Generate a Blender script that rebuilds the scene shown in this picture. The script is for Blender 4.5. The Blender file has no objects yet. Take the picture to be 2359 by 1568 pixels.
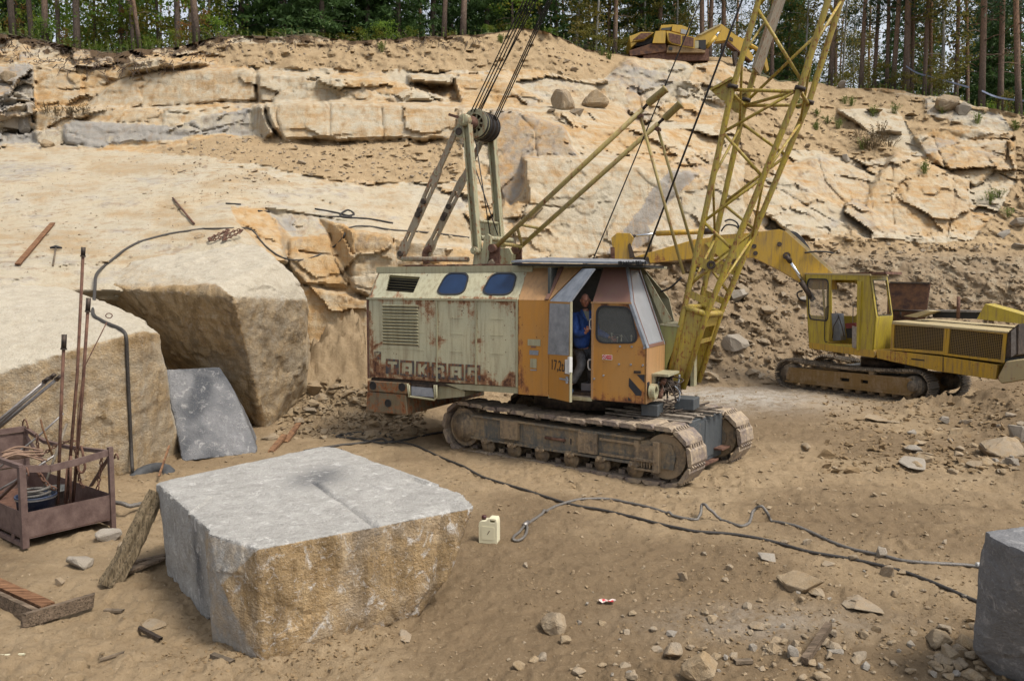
import bpy, bmesh, math, random
import numpy as np
from mathutils import Vector, Matrix
from mathutils.geometry import tessellate_polygon
random.seed(7)
R = math.radians
scn = bpy.context.scene
COL = scn.collection
# ---------------------------------------------------------------- camera model (used to place surveyed points)
S = 2358.0 / 3008.0
FPX, CX, CY, HOR, CAMH = 1806.0, 1179.0, 784.0, 650.0, 3.3
TH = math.atan((CY - HOR) / FPX)
ST, CT = math.sin(TH), math.cos(TH)
CAM = Vector((0, 0, CAMH))
def ray(x, y):
    yc = CY - y
    return Vector((x - CX, FPX * CT + yc * ST, -FPX * ST + yc * CT))
def at(x, y, d):                       # point of the sight line at ground distance d
    r = ray(x, y)
    return CAM + r * (d / r.y)
def gnd(x, y, z=0.0):                  # point of the sight line at height z
    r = ray(x, y)
    return CAM + r * ((z - CAMH) / r.z)
def zc(x0, y0, f):
    return lambda *p: [((x0 + x / f) * S, (y0 + y / f) * S) for x, y in p]
zb = zc(1060, 780, 3.564); zk = zc(1500, 760, 3.564); zt = zc(1280, 1130, 4.5365); zf = zc(1780, 1080, 4.3558)
zs = zc(0, 1080, 2.8); ze = zc(2350, 780, 3.5638); zm = zc(1900, 380, 1.96); zp = zc(1950, 0, 3.1367)
zu = zc(1830, 40, 5.128); za = zc(1140, 300, 3.1357)
z1 = zc(1050, 700, 2.091); z2 = zc(1100, 0, 1.96); z3 = zc(1750, 600, 1.8752); z4 = zc(0, 700, 2.24)
z5 = zc(0, 1300, 1.5727); z6 = zc(1500, 1300, 1.5643); z7 = zc(0, 0, 1.5727); z8 = zc(1750, 0, 1.8752)
class Frame:                           # u along the machine, v across it (away), z up
    def __init__(s, O, F):
        s.O = Vector((O[0], O[1], 0)); s.F = Vector((F[0], F[1], 0)).normalized()
        s.L = Vector((-s.F.y, s.F.x, 0))
        s.n0 = s.O.dot(s.L)
    def w(s, u, v, z): return s.O + s.F * u + s.L * v + Vector((0, 0, z))
    def P(s, x, y, v=0.0):
        r = ray(x, y)
        return CAM + r * ((s.n0 + v - CAM.dot(s.L)) / r.dot(s.L))
    def PP(s, pts, v=0.0): return [s.P(x, y, v) for x, y in pts]
    def uz(s, p): d = p - s.O; return d.dot(s.F), d.z
# ---------------------------------------------------------------- objects
WORG = {}
def tag(o, label=None, cat=None, group=None, kind=None):
    if label: o['label'] = label
    if cat: o['category'] = cat
    if group: o['group'] = group
    if kind: o['kind'] = kind
    return o
def thing(name, label, cat, loc=(0, 0, 0), group=None):
    o = bpy.data.objects.new(name, None); COL.objects.link(o)
    o.location = loc; o.empty_display_size = .1
    WORG[o] = Vector(loc)
    return tag(o, label, cat, group)
def link_mesh(name, me, mat, parent=None, loc=None, shift=True):
    o = bpy.data.objects.new(name, me); COL.objects.link(o)
    if mat: 
        me.materials.clear(); me.materials.append(mat)
    if parent is not None:
        org = WORG[parent]
        if shift: me.transform(Matrix.Translation(-org))
        o.parent = parent; WORG[o] = org
    else:
        if loc is None:
            n = len(me.vertices); a = np.empty(n * 3); me.vertices.foreach_get('co', a); a = a.reshape(-1, 3)
            loc = Vector(((a[:, 0].min() + a[:, 0].max()) / 2, (a[:, 1].min() + a[:, 1].max()) / 2, a[:, 2].min()))
        loc = Vector(loc)
        if shift: me.transform(Matrix.Translation(-loc))
        o.location = loc; WORG[o] = loc
    return o
def copy_tree(o, parent=None):
    c = o.copy(); COL.objects.link(c)
    if parent is not None: c.parent = parent
    for ch in list(o.children): copy_tree(ch, c)
    return c
class MB:
    def __init__(s): s.v = []; s.f = []; s.sm = []
    def add(s, vs, fs, smooth=False):
        b = len(s.v); s.v += [tuple(p) for p in vs]; s.f += [tuple(i + b for i in f) for f in fs]; s.sm += [smooth] * len(fs)
        return s
    def prism(s, pts, vec, holes=()):
        vec = Vector(vec); loops = [[Vector(p) for p in pts]] + [[Vector(p) for p in h] for h in holes]
        tr = tessellate_polygon(loops)
        flat = [p for l in loops for p in l]; n = len(flat)
        vs = flat + [p + vec for p in flat]
        nrm = Vector((0, 0, 0)); L0 = loops[0]
        for i in range(len(L0)): nrm += L0[i].cross(L0[(i + 1) % len(L0)])
        fs = []
        for t in tr:
            a, b, c = (flat[i] for i in t)
            tt = tuple(t) if (b - a).cross(c - a).dot(vec) < 0 else tuple(reversed(t))
            fs.append(tt); fs.append(tuple(i + n for i in reversed(tt)))
        off = 0
        for li, l in enumerate(loops):
            m = len(l); ln = Vector((0, 0, 0))
            for i in range(m): ln += l[i].cross(l[(i + 1) % m])
            flip = (ln.dot(vec) > 0) != (li > 0)
            for i in range(m):
                j = (i + 1) % m
                q = (off + i, off + j, off + j + n, off + i + n)
                fs.append(q if flip else tuple(reversed(q)))
            off += m
        return s.add(vs, fs)
    def hexa(s, a, b):                  # two quads of 4 points
        vs = list(a) + list(b)
        return s.add(vs, [(3, 2, 1, 0), (4, 5, 6, 7), (0, 1, 5, 4), (1, 2, 6, 5), (2, 3, 7, 6), (3, 0, 4, 7)])
    def box(s, c, ax, ay, az):          # half vectors
        c = Vector(c); ax = Vector(ax); ay = Vector(ay); az = Vector(az)
        return s.hexa([c - ax - ay - az, c + ax - ay - az, c + ax + ay - az, c - ax + ay - az],
                      [c - ax - ay + az, c + ax - ay + az, c + ax + ay + az, c - ax + ay + az])
    def fbox(s, fr, u0, u1, v0, v1, za_, zb_):
        return s.hexa([fr.w(u0, v0, za_), fr.w(u1, v0, za_), fr.w(u1, v1, za_), fr.w(u0, v1, za_)],
                      [fr.w(u0, v0, zb_), fr.w(u1, v0, zb_), fr.w(u1, v1, zb_), fr.w(u0, v1, zb_)])
    def bar(s, p, q, w, h=None, up=(0, 0, 1)):
        h = h or w; p = Vector(p); q = Vector(q); d = (q - p); up = Vector(up)
        sx = d.cross(up)
        if sx.length < 1e-5: sx = d.cross(Vector((1, 0, 0)))
        sx = sx.normalized(); sy = sx.cross(d).normalized()
        return s.box((p + q) / 2, d / 2, sx * w / 2, sy * h / 2)
    def tube(s, pts, r, n=8, cap=True, closed=False):
        pts = [Vector(p) for p in pts]; m = len(pts); rr = r if hasattr(r, '__len__') else [r] * m
        vs = []; prev = None
        for i, p in enumerate(pts):
            if closed: t = pts[(i + 1) % m] - pts[i - 1]
            else: t = pts[min(i + 1, m - 1)] - pts[max(i - 1, 0)]
            if t.length < 1e-9: t = Vector((0, 0, 1))
            t.normalize()
            if prev is None:
                a = t.cross(Vector((0, 0, 1)))
                if a.length < .05: a = t.cross(Vector((1, 0, 0)))
            else: a = prev - t * prev.dot(t)
            if a.length < 1e-6: a = t.orthogonal()
            a.normalize(); prev = a.copy(); b = t.cross(a)
            for k in range(n):
                an = 2 * math.pi * k / n
                vs.append(p + (a * math.cos(an) + b * math.sin(an)) * rr[i])
        fs = []
        for i in range(m if closed else m - 1):
            j = (i + 1) % m
            for k in range(n):
                k2 = (k + 1) % n
                fs.append((i * n + k, i * n + k2, j * n + k2, j * n + k))
        s.add(vs, fs, True)
        if cap and not closed:
            b = len(s.v) - len(vs)
            s.f.append(tuple(b + k for k in reversed(range(n)))); s.sm.append(False)
            s.f.append(tuple(b + (m - 1) * n + k for k in range(n))); s.sm.append(False)
        return s
    def cyl(s, p, q, r, n=20): return s.tube([p, q], r, n)
    def ring(s, p, q, r0, r1, n=24):     # hollow disc
        p = Vector(p); q = Vector(q); d = (q - p).normalized(); a = d.orthogonal().normalized(); b = d.cross(a)
        vs = []
        for c, r in ((p, r0), (p, r1), (q, r1), (q, r0)):
            for k in range(n):
                an = 2 * math.pi * k / n; vs.append(c + (a * math.cos(an) + b * math.sin(an)) * r)
        fs = []
        for j in range(4):
            for k in range(n):
                k2 = (k + 1) % n; j2 = (j + 1) % 4
                fs.append((j * n + k, j2 * n + k, j2 * n + k2, j * n + k2))
        return s.add(vs, fs)
    def lathe(s, base, axis, prof, n=20):
        base = Vector(base); d = Vector(axis).normalized(); a = d.orthogonal().normalized(); b = d.cross(a)
        vs = [base + d * h + (a * math.cos(2 * math.pi * k / n) + b * math.sin(2 * math.pi * k / n)) * max(r, 1e-4) for r, h in prof for k in range(n)]
        fs = []
        for i in range(len(prof) - 1):
            for k in range(n):
                k2 = (k + 1) % n
                fs.append((i * n + k, i * n + k2, (i + 1) * n + k2, (i + 1) * n + k))
        return s.add(vs, fs, True)
    def mesh(s, name):
        me = bpy.data.meshes.new(name); me.from_pydata(s.v, [], s.f)
        me.polygons.foreach_set('use_smooth', s.sm); me.update()
        return me
    def build(s, name, mat, parent=None, bevel=0, attr=None, sub=0, loc=None):
        me = s.mesh(name)
        bm = bmesh.new(); bm.from_mesh(me)
        if bevel:
            es = [e for e in bm.edges if len(e.link_faces) == 2 and e.calc_face_angle(0) > .5]
            bmesh.ops.remove_doubles(bm, verts=bm.verts, dist=1e-5)
            es = [e for e in bm.edges if len(e.link_faces) == 2 and e.calc_face_angle(0) > .5]
            try: bmesh.ops.bevel(bm, geom=es, offset=bevel, segments=1, affect='EDGES', clamp_overlap=True)
            except Exception: pass
        if sub:
            for _ in range(7):
                es = [e for e in bm.edges if e.calc_length() > sub]
                if not es: break
                bmesh.ops.subdivide_edges(bm, edges=es, cuts=1)
                if len(bm.verts) > 60000: break
            bmesh.ops.triangulate(bm, faces=[f for f in bm.faces if len(f.verts) > 4])
        bm.to_mesh(me); bm.free()
        if attr:
            n = len(me.vertices); a = np.empty(n * 3); me.vertices.foreach_get('co', a); a = a.reshape(-1, 3)
            for k, fn in attr.items():
                at_ = me.attributes.new(k, 'FLOAT', 'POINT'); at_.data.foreach_set('value', np.clip(fn(a), 0, 1).astype(np.float32))
        return link_mesh(name, me, mat, parent, loc)
def catmull(pts, n=8):
    pts = [Vector(p) for p in pts]; out = []
    q = [pts[0]] + pts + [pts[-1]]
    for i in range(1, len(q) - 2):
        a, b, c, d = q[i - 1:i + 3]
        for k in range(n):
            t = k / n
            out.append(.5 * ((2 * b) + (c - a) * t + (2 * a - 5 * b + 4 * c - d) * t * t + (3 * b - a - 3 * c + d) * t ** 3))
    out.append(pts[-1]); return out
def rrect(x0, y0, x1, y1, r, n=5):     # rounded rectangle in any 2-D units
    o = []
    for cx, cy, a0 in ((x1 - r, y0 + r, -90), (x1 - r, y1 - r, 0), (x0 + r, y1 - r, 90), (x0 + r, y0 + r, 180)):
        for k in range(n + 1):
            a = R(a0 + 90 * k / n); o.append((cx + r * math.cos(a), cy + r * math.sin(a)))
    return o
def rquad(q, f=.25, n=5):              # rounded free quad
    o = []; q = [Vector(p) for p in q]; m = len(q)
    for i in range(m):
        p0, p, p1 = q[i - 1], q[i], q[(i + 1) % m]
        a = p + (p0 - p) * f; b = p + (p1 - p) * f
        for k in range(n + 1):
            t = k / n; o.append(a * (1 - t) ** 2 + p * 2 * t * (1 - t) + b * t * t)
    return o
# ---------------------------------------------------------------- numpy noise
def _h(ix, iy, iz, seed):
    h = (ix.astype(np.int64) * 374761393 + iy.astype(np.int64) * 668265263 + iz.astype(np.int64) * 2147483647 + seed * 974634777) & 0xffffffff
    h = ((h ^ (h >> 13)) * 1274126177) & 0xffffffff
    h = (h ^ (h >> 16)) & 0xffffffff
    h = (h * 2246822519) & 0xffffffff
    return ((h ^ (h >> 15)) & 0xffffff) / float(0xffffff)
def vnoise(p, seed=0):
    i = np.floor(p); f = p - i; f = f * f * f * (f * (f * 6 - 15) + 10); i = i.astype(np.int64)
    x, y, z = i[:, 0], i[:, 1], i[:, 2]; fx, fy, fz = f[:, 0], f[:, 1], f[:, 2]
    r = 0
    for dx in (0, 1):
        for dy in (0, 1):
            for dz in (0, 1):
                w = (fx if dx else 1 - fx) * (fy if dy else 1 - fy) * (fz if dz else 1 - fz)
                r = r + w * _h(x + dx, y + dy, z + dz, seed)
    return r * 2 - 1
def fbm(p, oct=4, seed=0, gain=.5, lac=2.03):
    a = 1; s = 0; t = 0; q = np.array(p, dtype=float)
    for o in range(oct):
        s = s + a * vnoise(q, seed + o * 17); t += a; a *= gain; q = q * lac + 3.7
    return s / t
def cells(p, seed=0):                  # nearest feature point: id hash values, vector from the point, border closeness
    i = np.floor(p).astype(np.int64); best = np.full(len(p), 1e9); sec = np.full(len(p), 1e9)
    bid = np.zeros((len(p), 3), dtype=np.int64); bv = np.zeros_like(p)
    for dx in (-1, 0, 1):
        for dy in (-1, 0, 1):
            for dz in (-1, 0, 1):
                c = i + np.array([dx, dy, dz])
                pt = c + np.stack([_h(c[:, 0], c[:, 1], c[:, 2], seed + k) for k in (1, 2, 3)], 1)
                v = p - pt; d = (v * v).sum(1)
                m = d < best
                sec = np.where(m, best, np.minimum(sec, d)); best = np.where(m, d, best)
                bid[m] = c[m]; bv[m] = v[m]
    return bid, bv, np.sqrt(sec) - np.sqrt(best)
def blocky(p, seed=0, tilt=1.2, off=.6):       # faceted, broken-rock displacement
    bid, bv, e = cells(p, seed)
    o = _h(bid[:, 0], bid[:, 1], bid[:, 2], seed + 11) * 2 - 1
    t = np.stack([_h(bid[:, 0], bid[:, 1], bid[:, 2], seed + 21 + k) * 2 - 1 for k in range(3)], 1)
    return o * off + (bv * t).sum(1) * tilt, e
# ---------------------------------------------------------------- materials
class NT:
    def __init__(s, name):
        s.m = bpy.data.materials.new(name); s.m.use_nodes = True; s.t = s.m.node_tree; s.t.nodes.clear()
        s.out = s.t.nodes.new('ShaderNodeOutputMaterial'); s.bs = s.t.nodes.new('ShaderNodeBsdfPrincipled')
        s.t.links.new(s.bs.outputs[0], s.out.inputs[0])
        s.pos = s.t.nodes.new('ShaderNodeNewGeometry').outputs['Position']
    def set(s, sock, val):
        if hasattr(val, 'is_linked') or hasattr(val, 'links'): s.t.links.new(val, sock)
        elif isinstance(val, (tuple, list)) and len(val) == 3 and sock.type == 'RGBA': sock.default_value = (*val, 1)
        else: sock.default_value = val
    def inp(s, **k):
        mp = dict(color='Base Color', rough='Roughness', metal='Metallic', normal='Normal', alpha='Alpha', trans='Transmission Weight', spec='Specular IOR Level', ior='IOR')
        for a, v in k.items(): s.set(s.bs.inputs[mp[a]], v)
        return s.m
    def vec(s, st=(1, 1, 1), src=None):
        if st == (1, 1, 1): return src or s.pos
        n = s.t.nodes.new('ShaderNodeVectorMath'); n.operation = 'MULTIPLY'; s.t.links.new(src or s.pos, n.inputs[0]); n.inputs[1].default_value = st
        return n.outputs[0]
    def noise(s, scale, det=4, rough=.55, st=(1, 1, 1), dist=0):
        n = s.t.nodes.new('ShaderNodeTexNoise'); s.t.links.new(s.vec(st), n.inputs['Vector'])
        n.inputs['Scale'].default_value = scale; n.inputs['Detail'].default_value = det; n.inputs['Roughness'].default_value = rough; n.inputs['Distortion'].default_value = dist
        return n.outputs['Fac']
    def vor(s, scale, feature='F1', st=(1, 1, 1), out='Distance'):
        n = s.t.nodes.new('ShaderNodeTexVoronoi'); n.feature = feature; s.t.links.new(s.vec(st), n.inputs['Vector']); n.inputs['Scale'].default_value = scale
        return n.outputs[out]
    def ramp(s, fac, stops):
        n = s.t.nodes.new('ShaderNodeValToRGB'); s.t.links.new(fac, n.inputs[0]); e = n.color_ramp.elements
        while len(e) < len(stops): e.new(.5)
        for el, (p, c) in zip(e, stops):
            el.position = p; el.color = (c, c, c, 1) if not isinstance(c, (tuple, list)) else (*c, 1)
        return n.outputs[0]
    def mix(s, f, a, b, mode='MIX'):
        n = s.t.nodes.new('ShaderNodeMix'); n.data_type = 'RGBA'; n.blend_type = mode
        s.set(n.inputs[0], f); s.set(n.inputs[6], a); s.set(n.inputs[7], b); return n.outputs[2]
    def math(s, op, a, b=0.0, clamp=False):
        n = s.t.nodes.new('ShaderNodeMath'); n.operation = op; n.use_clamp = clamp; s.set(n.inputs[0], a); s.set(n.inputs[1], b); return n.outputs[0]
    def attr(s, name):
        n = s.t.nodes.new('ShaderNodeAttribute'); n.attribute_name = name; return n.outputs['Fac']
    def rnd(s):
        return s.t.nodes.new('ShaderNodeObjectInfo').outputs['Random']
    def bump(s, h, st=.4, d=.02, normal=None):
        n = s.t.nodes.new('ShaderNodeBump'); n.inputs['Strength'].default_value = st; n.inputs['Distance'].default_value = d; s.t.links.new(h, n.inputs['Height'])
        if normal is not None: s.t.links.new(normal, n.inputs['Normal'])
        return n.outputs[0]
RUST_D, RUST_M = (.055, .02, .011), (.20, .075, .025)
def paint(name, base, rust=.5, dirt=.35, rough=.5, use_attr=False, dirtcol=(.17, .115, .06), sc=1.0, fade=None):
    k = NT(name)
    big = k.noise(1.3 * sc, 3, .6); mid = k.noise(7 * sc, 5, .65); fine = k.noise(45 * sc, 4, .6)
    streak = k.noise(9 * sc, 4, .6, (1.6, 1.6, .16))
    c = k.mix(k.ramp(big, [(.35, 0), (.7, 1)]), base, fade or tuple(min(1, x * .8 + .03) for x in base))
    c = k.mix(k.math('MULTIPLY', k.ramp(streak, [(.45, 0), (.72, 1)]), dirt), c, dirtcol)
    c = k.mix(k.math('MULTIPLY', k.ramp(fine, [(.5, 0), (.75, 1)]), dirt * .5), c, dirtcol)
    v = k.math('ADD', k.math('MULTIPLY', mid, .62), k.math('ADD', k.math('MULTIPLY', streak, .28), k.math('MULTIPLY', fine, .12)))
    th = .78 - rust * .28
    if use_attr:
        v = k.math('ADD', k.math('ADD', k.math('MULTIPLY', mid, .40), k.math('MULTIPLY', streak, .22)), k.math('ADD', k.math('MULTIPLY', fine, .12), k.math('MULTIPLY', k.attr('rust'), .44)))
        chip = k.noise(19 * sc, 2, .5); v = k.math('ADD', v, k.math('MULTIPLY', k.ramp(chip, [(.70, 0), (.74, 1)]), .3)); th = .66 - rust * .1
    m1 = k.ramp(v, [(th - .035, 0), (th + .05, 1)]); m2 = k.ramp(v, [(th + .03, 0), (th + .13, 1)])
    rc = k.mix(fine, RUST_M, tuple(x * 1.5 for x in RUST_M))
    c = k.mix(k.math('MULTIPLY', m1, .85), c, rc); c = k.mix(m2, c, RUST_D)
    k.inp(color=c, rough=k.math('ADD', k.math('MULTIPLY', m1, .35), rough, True), normal=k.bump(k.math('ADD', k.math('MULTIPLY', fine, .3), k.math('MULTIPLY', m1, -.7)), .35, .01))
    return k.m
def metal(name, a, b, rough=.6, met=.3, sc=8, bs=.3):
    k = NT(name); n = k.noise(sc, 5, .65); n2 = k.noise(sc * 7, 3, .6)
    k.inp(color=k.mix(k.ramp(n, [(.35, 0), (.68, 1)]), a, b), rough=rough, metal=met, normal=k.bump(k.math('ADD', n2, n), bs, .01)); return k.m
def muddy(name, mud, metalc, amt=.5, dark=None):
    k = NT(name); n = k.noise(2.2, 5, .65); n2 = k.noise(14, 5, .7); st = k.noise(10, 4, .6, (1.5, 1.5, .2)); f = k.noise(70, 3, .6)
    v = k.math('ADD', k.math('MULTIPLY', n, .5), k.math('ADD', k.math('MULTIPLY', n2, .25), k.math('MULTIPLY', st, .25)))
    m = k.ramp(v, [(.56 - amt * .2, 0), (.68 - amt * .2, 1)])
    mc = k.mix(n2, tuple(x * .62 for x in mud), tuple(x * 1.25 for x in mud))
    c = k.mix(m, metalc if dark is None else k.mix(st, metalc, dark), mc)
    k.inp(color=c, rough=k.math('ADD', k.math('MULTIPLY', m, .35), .55), normal=k.bump(k.math('ADD', k.math('MULTIPLY', m, .6), k.math('MULTIPLY', k.math('ADD', f, n2), .5)), .7, .02)); return k.m
def granite(name, cols, stain=None, stain_amt=0, dust=None, white=0, sc=1.0, bs=.5, vein=None, rnd=False):
    k = NT(name); big = k.noise(.9 * sc, 4, .6, dist=.4); mid = k.noise(5 * sc, 5, .65); fine = k.noise(60 * sc, 3, .7); sp = k.vor(95 * sc)
    c = k.mix(k.ramp(big, [(.3, 0), (.7, 1)]), cols[0], cols[1])
    c = k.mix(k.math('MULTIPLY', k.ramp(mid, [(.42, 0), (.66, 1)]), .6), c, cols[2])
    if rnd: c = k.mix(k.math('MULTIPLY', k.rnd(), .8), c, k.mix(big, cols[3], cols[1]))
    if stain:
        st = k.noise(2.6 * sc, 5, .65, (1.3, 1.3, .45), .5)
        c = k.mix(k.math('MULTIPLY', k.ramp(st, [(.48 - .1 * stain_amt, 0), (.64, 1)]), stain_amt), c, stain)
    c = k.mix(k.math('MULTIPLY', k.ramp(fine, [(.3, 1), (.5, 0)]), .5), c, tuple(x * .35 for x in cols[0]))
    c = k.mix(k.math('MULTIPLY', k.ramp(fine, [(.58, 0), (.75, 1)]), .5), c, tuple(min(.75, x * 1.7) for x in cols[1]))
    if white:
        w = k.noise(6 * sc, 6, .7, (1, 1, .8), .6); c = k.mix(k.math('MULTIPLY', k.ramp(w, [(.62, 0), (.7, 1)]), white), c, (.66, .63, .58))
    c = k.mix(k.math('MULTIPLY', k.ramp(sp, [(.0, 1), (.22, 0)]), .35), c, (.05, .045, .04))
    h = k.math('ADD', k.math('MULTIPLY', mid, .8), k.math('ADD', k.math('MULTIPLY', fine, .22), k.math('MULTIPLY', k.noise(22 * sc, 4, .6), .4)))
    k.inp(color=c, rough=.9, spec=.25, normal=k.bump(h, bs, .05)); return k.m
def simple(name, col, rough=.5, met=0, var=.15, sc=12, bs=0, alpha=1, trans=0):
    k = NT(name); n = k.noise(sc, 4, .6)
    c = k.mix(n, tuple(x * (1 - var * 1.6) for x in col), tuple(min(1, x * (1 + var)) for x in col))
    k.inp(color=c, rough=rough, metal=met)
    if bs: k.inp(normal=k.bump(n, bs, .01))
    if trans: k.inp(trans=trans)
    if alpha < 1: k.inp(alpha=alpha)
    return k.m
def leafmat(name, a, b, c2=None, amt=.0, tr=.3):
    k = NT(name); n = k.noise(.55, 3, .6); n2 = k.noise(3.3, 3, .7)
    c = k.mix(k.ramp(n2, [(.3, 0), (.7, 1)]), a, b)
    if c2: c = k.mix(k.math('MULTIPLY', k.ramp(n, [(.45, 0), (.6, 1)]), amt), c, c2)
    c = k.mix(k.math('MULTIPLY', k.rnd(), .35), c, tuple(x * .55 for x in a))
    k.inp(color=c, rough=.6, spec=.25)
    t = k.t.nodes.new('ShaderNodeBsdfTranslucent'); mx = k.t.nodes.new('ShaderNodeMixShader'); mx.inputs[0].default_value = tr
    k.t.links.new(c, t.inputs[0]); k.t.links.new(k.bs.outputs[0], mx.inputs[1]); k.t.links.new(t.outputs[0], mx.inputs[2]); k.t.links.new(mx.outputs[0], k.out.inputs[0])
    return k.m
def bark(name, lo, hi, z0, z1, plates=.5):
    k = NT(name); n = k.noise(6, 5, .7, (1, 1, .22)); f = k.noise(26, 4, .7, (1, 1, .35))
    sep = k.t.nodes.new('ShaderNodeSeparateXYZ'); tc = k.t.nodes.new('ShaderNodeTexCoord'); k.t.links.new(tc.outputs['Object'], sep.inputs[0])
    z = k.math('DIVIDE', k.math('SUBTRACT', k.math('ADD', sep.outputs[2], k.math('MULTIPLY', n, 4)), z0), z1 - z0, True)
    c = k.mix(z, lo, hi); c = k.mix(k.ramp(f, [(.35, 1), (.6, 0)]), c, tuple(x * .4 for x in lo)); c = k.mix(k.math('MULTIPLY', k.rnd(), .5), c, tuple(x * .6 for x in lo))
    k.inp(color=c, rough=.95, spec=.1, normal=k.bump(k.math('ADD', n, f), .8, .04)); return k.m
M = {}
CREAM = (.47, .435, .285); ORANGE = (.43, .19, .025); YEL = (.43, .31, .025); YEL2 = (.42, .31, .028)
M['cream'] = paint('cream_paint', CREAM, .04, .5, .5, True, fade=(.40, .39, .27))
M['cream_dull'] = paint('cream_paint_dull', (.34, .32, .20), .5, .5, .55)
M['cream_mast'] = paint('cream_paint_mast', (.36, .345, .21), .74, .75, .55, sc=1.6)
M['cream_strut'] = paint('tan_paint_strut', (.32, .265, .18), .78, .75, .6, sc=1.6)
M['orange'] = paint('orange_paint', ORANGE, .1, .22, .45, True, fade=(.40, .20, .05))
M['orange_fade'] = paint('orange_paint_faded', (.40, .22, .09), .4, .5, .55, fade=(.36, .21, .10))
M['maroon'] = paint('maroon_primer', (.16, .075, .055), .3, .4, .5)
M['boom'] = paint('boom_yellow', YEL2, .80, .7, .5, sc=2.2, fade=(.33, .255, .055))
M['tube_yellow'] = paint('backstop_yellow', (.34, .26, .07), .72, .75, .5, sc=1.5)
M['exc'] = paint('excavator_yellow', (.46, .27, .012), .6, .8, .45, True, sc=1.1)
M['exc_cab'] = paint('excavator_cab_yellow', (.38, .285, .022), .5, .75, .45, sc=1.2, fade=(.42, .33, .04))
M['exc_pale'] = paint('excavator_pale_yellow', (.40, .32, .16), .62, .6, .7, dirtcol=(.30, .24, .17))  # paler yellow for hood, roof, counterweight and boom top plate
M['exc2'] = paint('far_excavator_yellow', (.50, .31, .02), .42, .3, .5)
M['rustplate'] = metal('rust_plate', (.045, .022, .018), (.17, .08, .035), .75, .25, 5)
M['rust'] = metal('rusty_steel', (.07, .032, .022), (.19, .10, .065), .85, .2, 9)
M['rustbasket'] = metal('rusty_purple_steel', (.095, .058, .05), (.17, .115, .098), .75, .25, 7)
M['darksteel'] = metal('dark_steel', (.03, .025, .022), (.10, .07, .05), .6, .5, 12)
M['steel'] = metal('worn_grey_steel', (.22, .20, .19), (.36, .34, .32), .45, .7, 10)
M['cable'] = metal('wire_rope', (.10, .092, .082), (.22, .2, .18), .6, .4, 60)
M['cable_dark'] = metal('dark_rope', (.03, .027, .025), (.09, .08, .07), .65, .3, 50)
M['rope_black'] = metal('greasy_rope', (.012, .011, .011), (.045, .04, .038), .55, .3, 50)
M['chrome'] = simple('chrome_rod', (.62, .64, .66), .15, 1, .05)
M['galv'] = metal('zinc_sheet', (.20, .22, .25), (.33, .35, .39), .45, .35, 6, .15)
M['black'] = simple('black_rubber', (.015, .014, .014), .7)
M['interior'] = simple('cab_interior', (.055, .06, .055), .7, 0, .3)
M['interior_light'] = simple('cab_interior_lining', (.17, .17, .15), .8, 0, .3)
M['blackpaint'] = simple('black_paint', (.02, .02, .025), .6, 0, .4, 30)
M['lettering'] = paint('letter_black_paint', (.03, .03, .034), .95, .4, .6, sc=1.5)
M['blueglass'] = simple('blue_window', (.014, .034, .085), .18, 0, .4, 2.2)
M['glass'] = simple('cab_glass', (.9, .95, .95), .04, 0, 0, 5, 0, 1, 1.0)
M['dirtyglass'] = simple('dirty_glass', (.34, .35, .37), .2, 0, .12, 4, 0, .82)
M['clearglass'] = simple('dusty_glass', (.30, .31, .30), .12, 0, .2, 3, 0, .16)
M['seal'] = simple('window_seal', (.02, .02, .022), .6)
M['plank'] = metal('grey_planks', (.13, .10, .075), (.34, .29, .23), .85, 0, 9)
M['mudtrack'] = muddy('muddy_shoes', (.36, .28, .19), (.13, .10, .085), .6, (.20, .155, .13))
M['mudframe'] = muddy('muddy_track_frame', (.27, .20, .12), (.06, .065, .065), .55, (.16, .145, .115))
M['mudroll'] = muddy('muddy_rollers', (.28, .205, .125), (.10, .08, .06), .8)
M['mudexc'] = muddy('excavator_track_mud', (.30, .235, .16), (.08, .065, .05), .5)
M['mudexcframe'] = muddy('excavator_frame_mud', (.26, .18, .10), (.16, .10, .03), .45, (.20, .11, .03))
M['carbody'] = muddy('undercarriage_box', (.20, .155, .10), (.035, .04, .045), .02, (.085, .095, .10))
M['carbody_olive'] = paint('undercarriage_olive', (.07, .075, .05), .3, .5, .6)
M['ballast'] = paint('counterweight_paint', (.14, .105, .055), .92, .9, .65, dirtcol=(.05, .035, .025))
M['skin'] = simple('skin', (.30, .145, .095), .5, 0, .1, 9)
M['hair'] = simple('short_grey_hair', (.07, .06, .055), .9, 0, .3, 80)
M['bluejacket'] = metal('blue_work_jacket', (.016, .055, .23), (.04, .11, .36), .9, 0, 14, .5)
M['trousers'] = metal('grey_work_trousers', (.032, .034, .038), (.10, .10, .105), .95, 0, 10, .6)
M['tshirt'] = simple('grey_tshirt', (.22, .23, .20), .9)
M['shoe'] = simple('blue_trainer', (.05, .09, .17), .6, 0, .5, 50)
M['white'] = simple('white_paint', (.62, .62, .60), .5)
M['red'] = simple('red_print', (.48, .02, .03), .5)
M['seatred'] = simple('worn_red_seat', (.16, .03, .025), .8)
M['jerry'] = simple('cream_plastic', (.66, .62, .44), .42, 0, .06, 4)
M['jerrycap'] = simple('dark_cap', (.06, .015, .015), .4)
M['bluedrum'] = metal('blue_drum', (.025, .04, .09), (.08, .095, .13), .6, .1, 9)
M['greybucket'] = metal('grey_bucket', (.13, .13, .12), (.24, .24, .23), .7, .1, 12)
M['wood'] = metal('weathered_wood', (.06, .045, .03), (.20, .15, .10), .9, 0, 7, .8)
M['wood_red'] = metal('brown_board', (.10, .045, .022), (.28, .15, .07), .85, 0, 8, .7)
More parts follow.
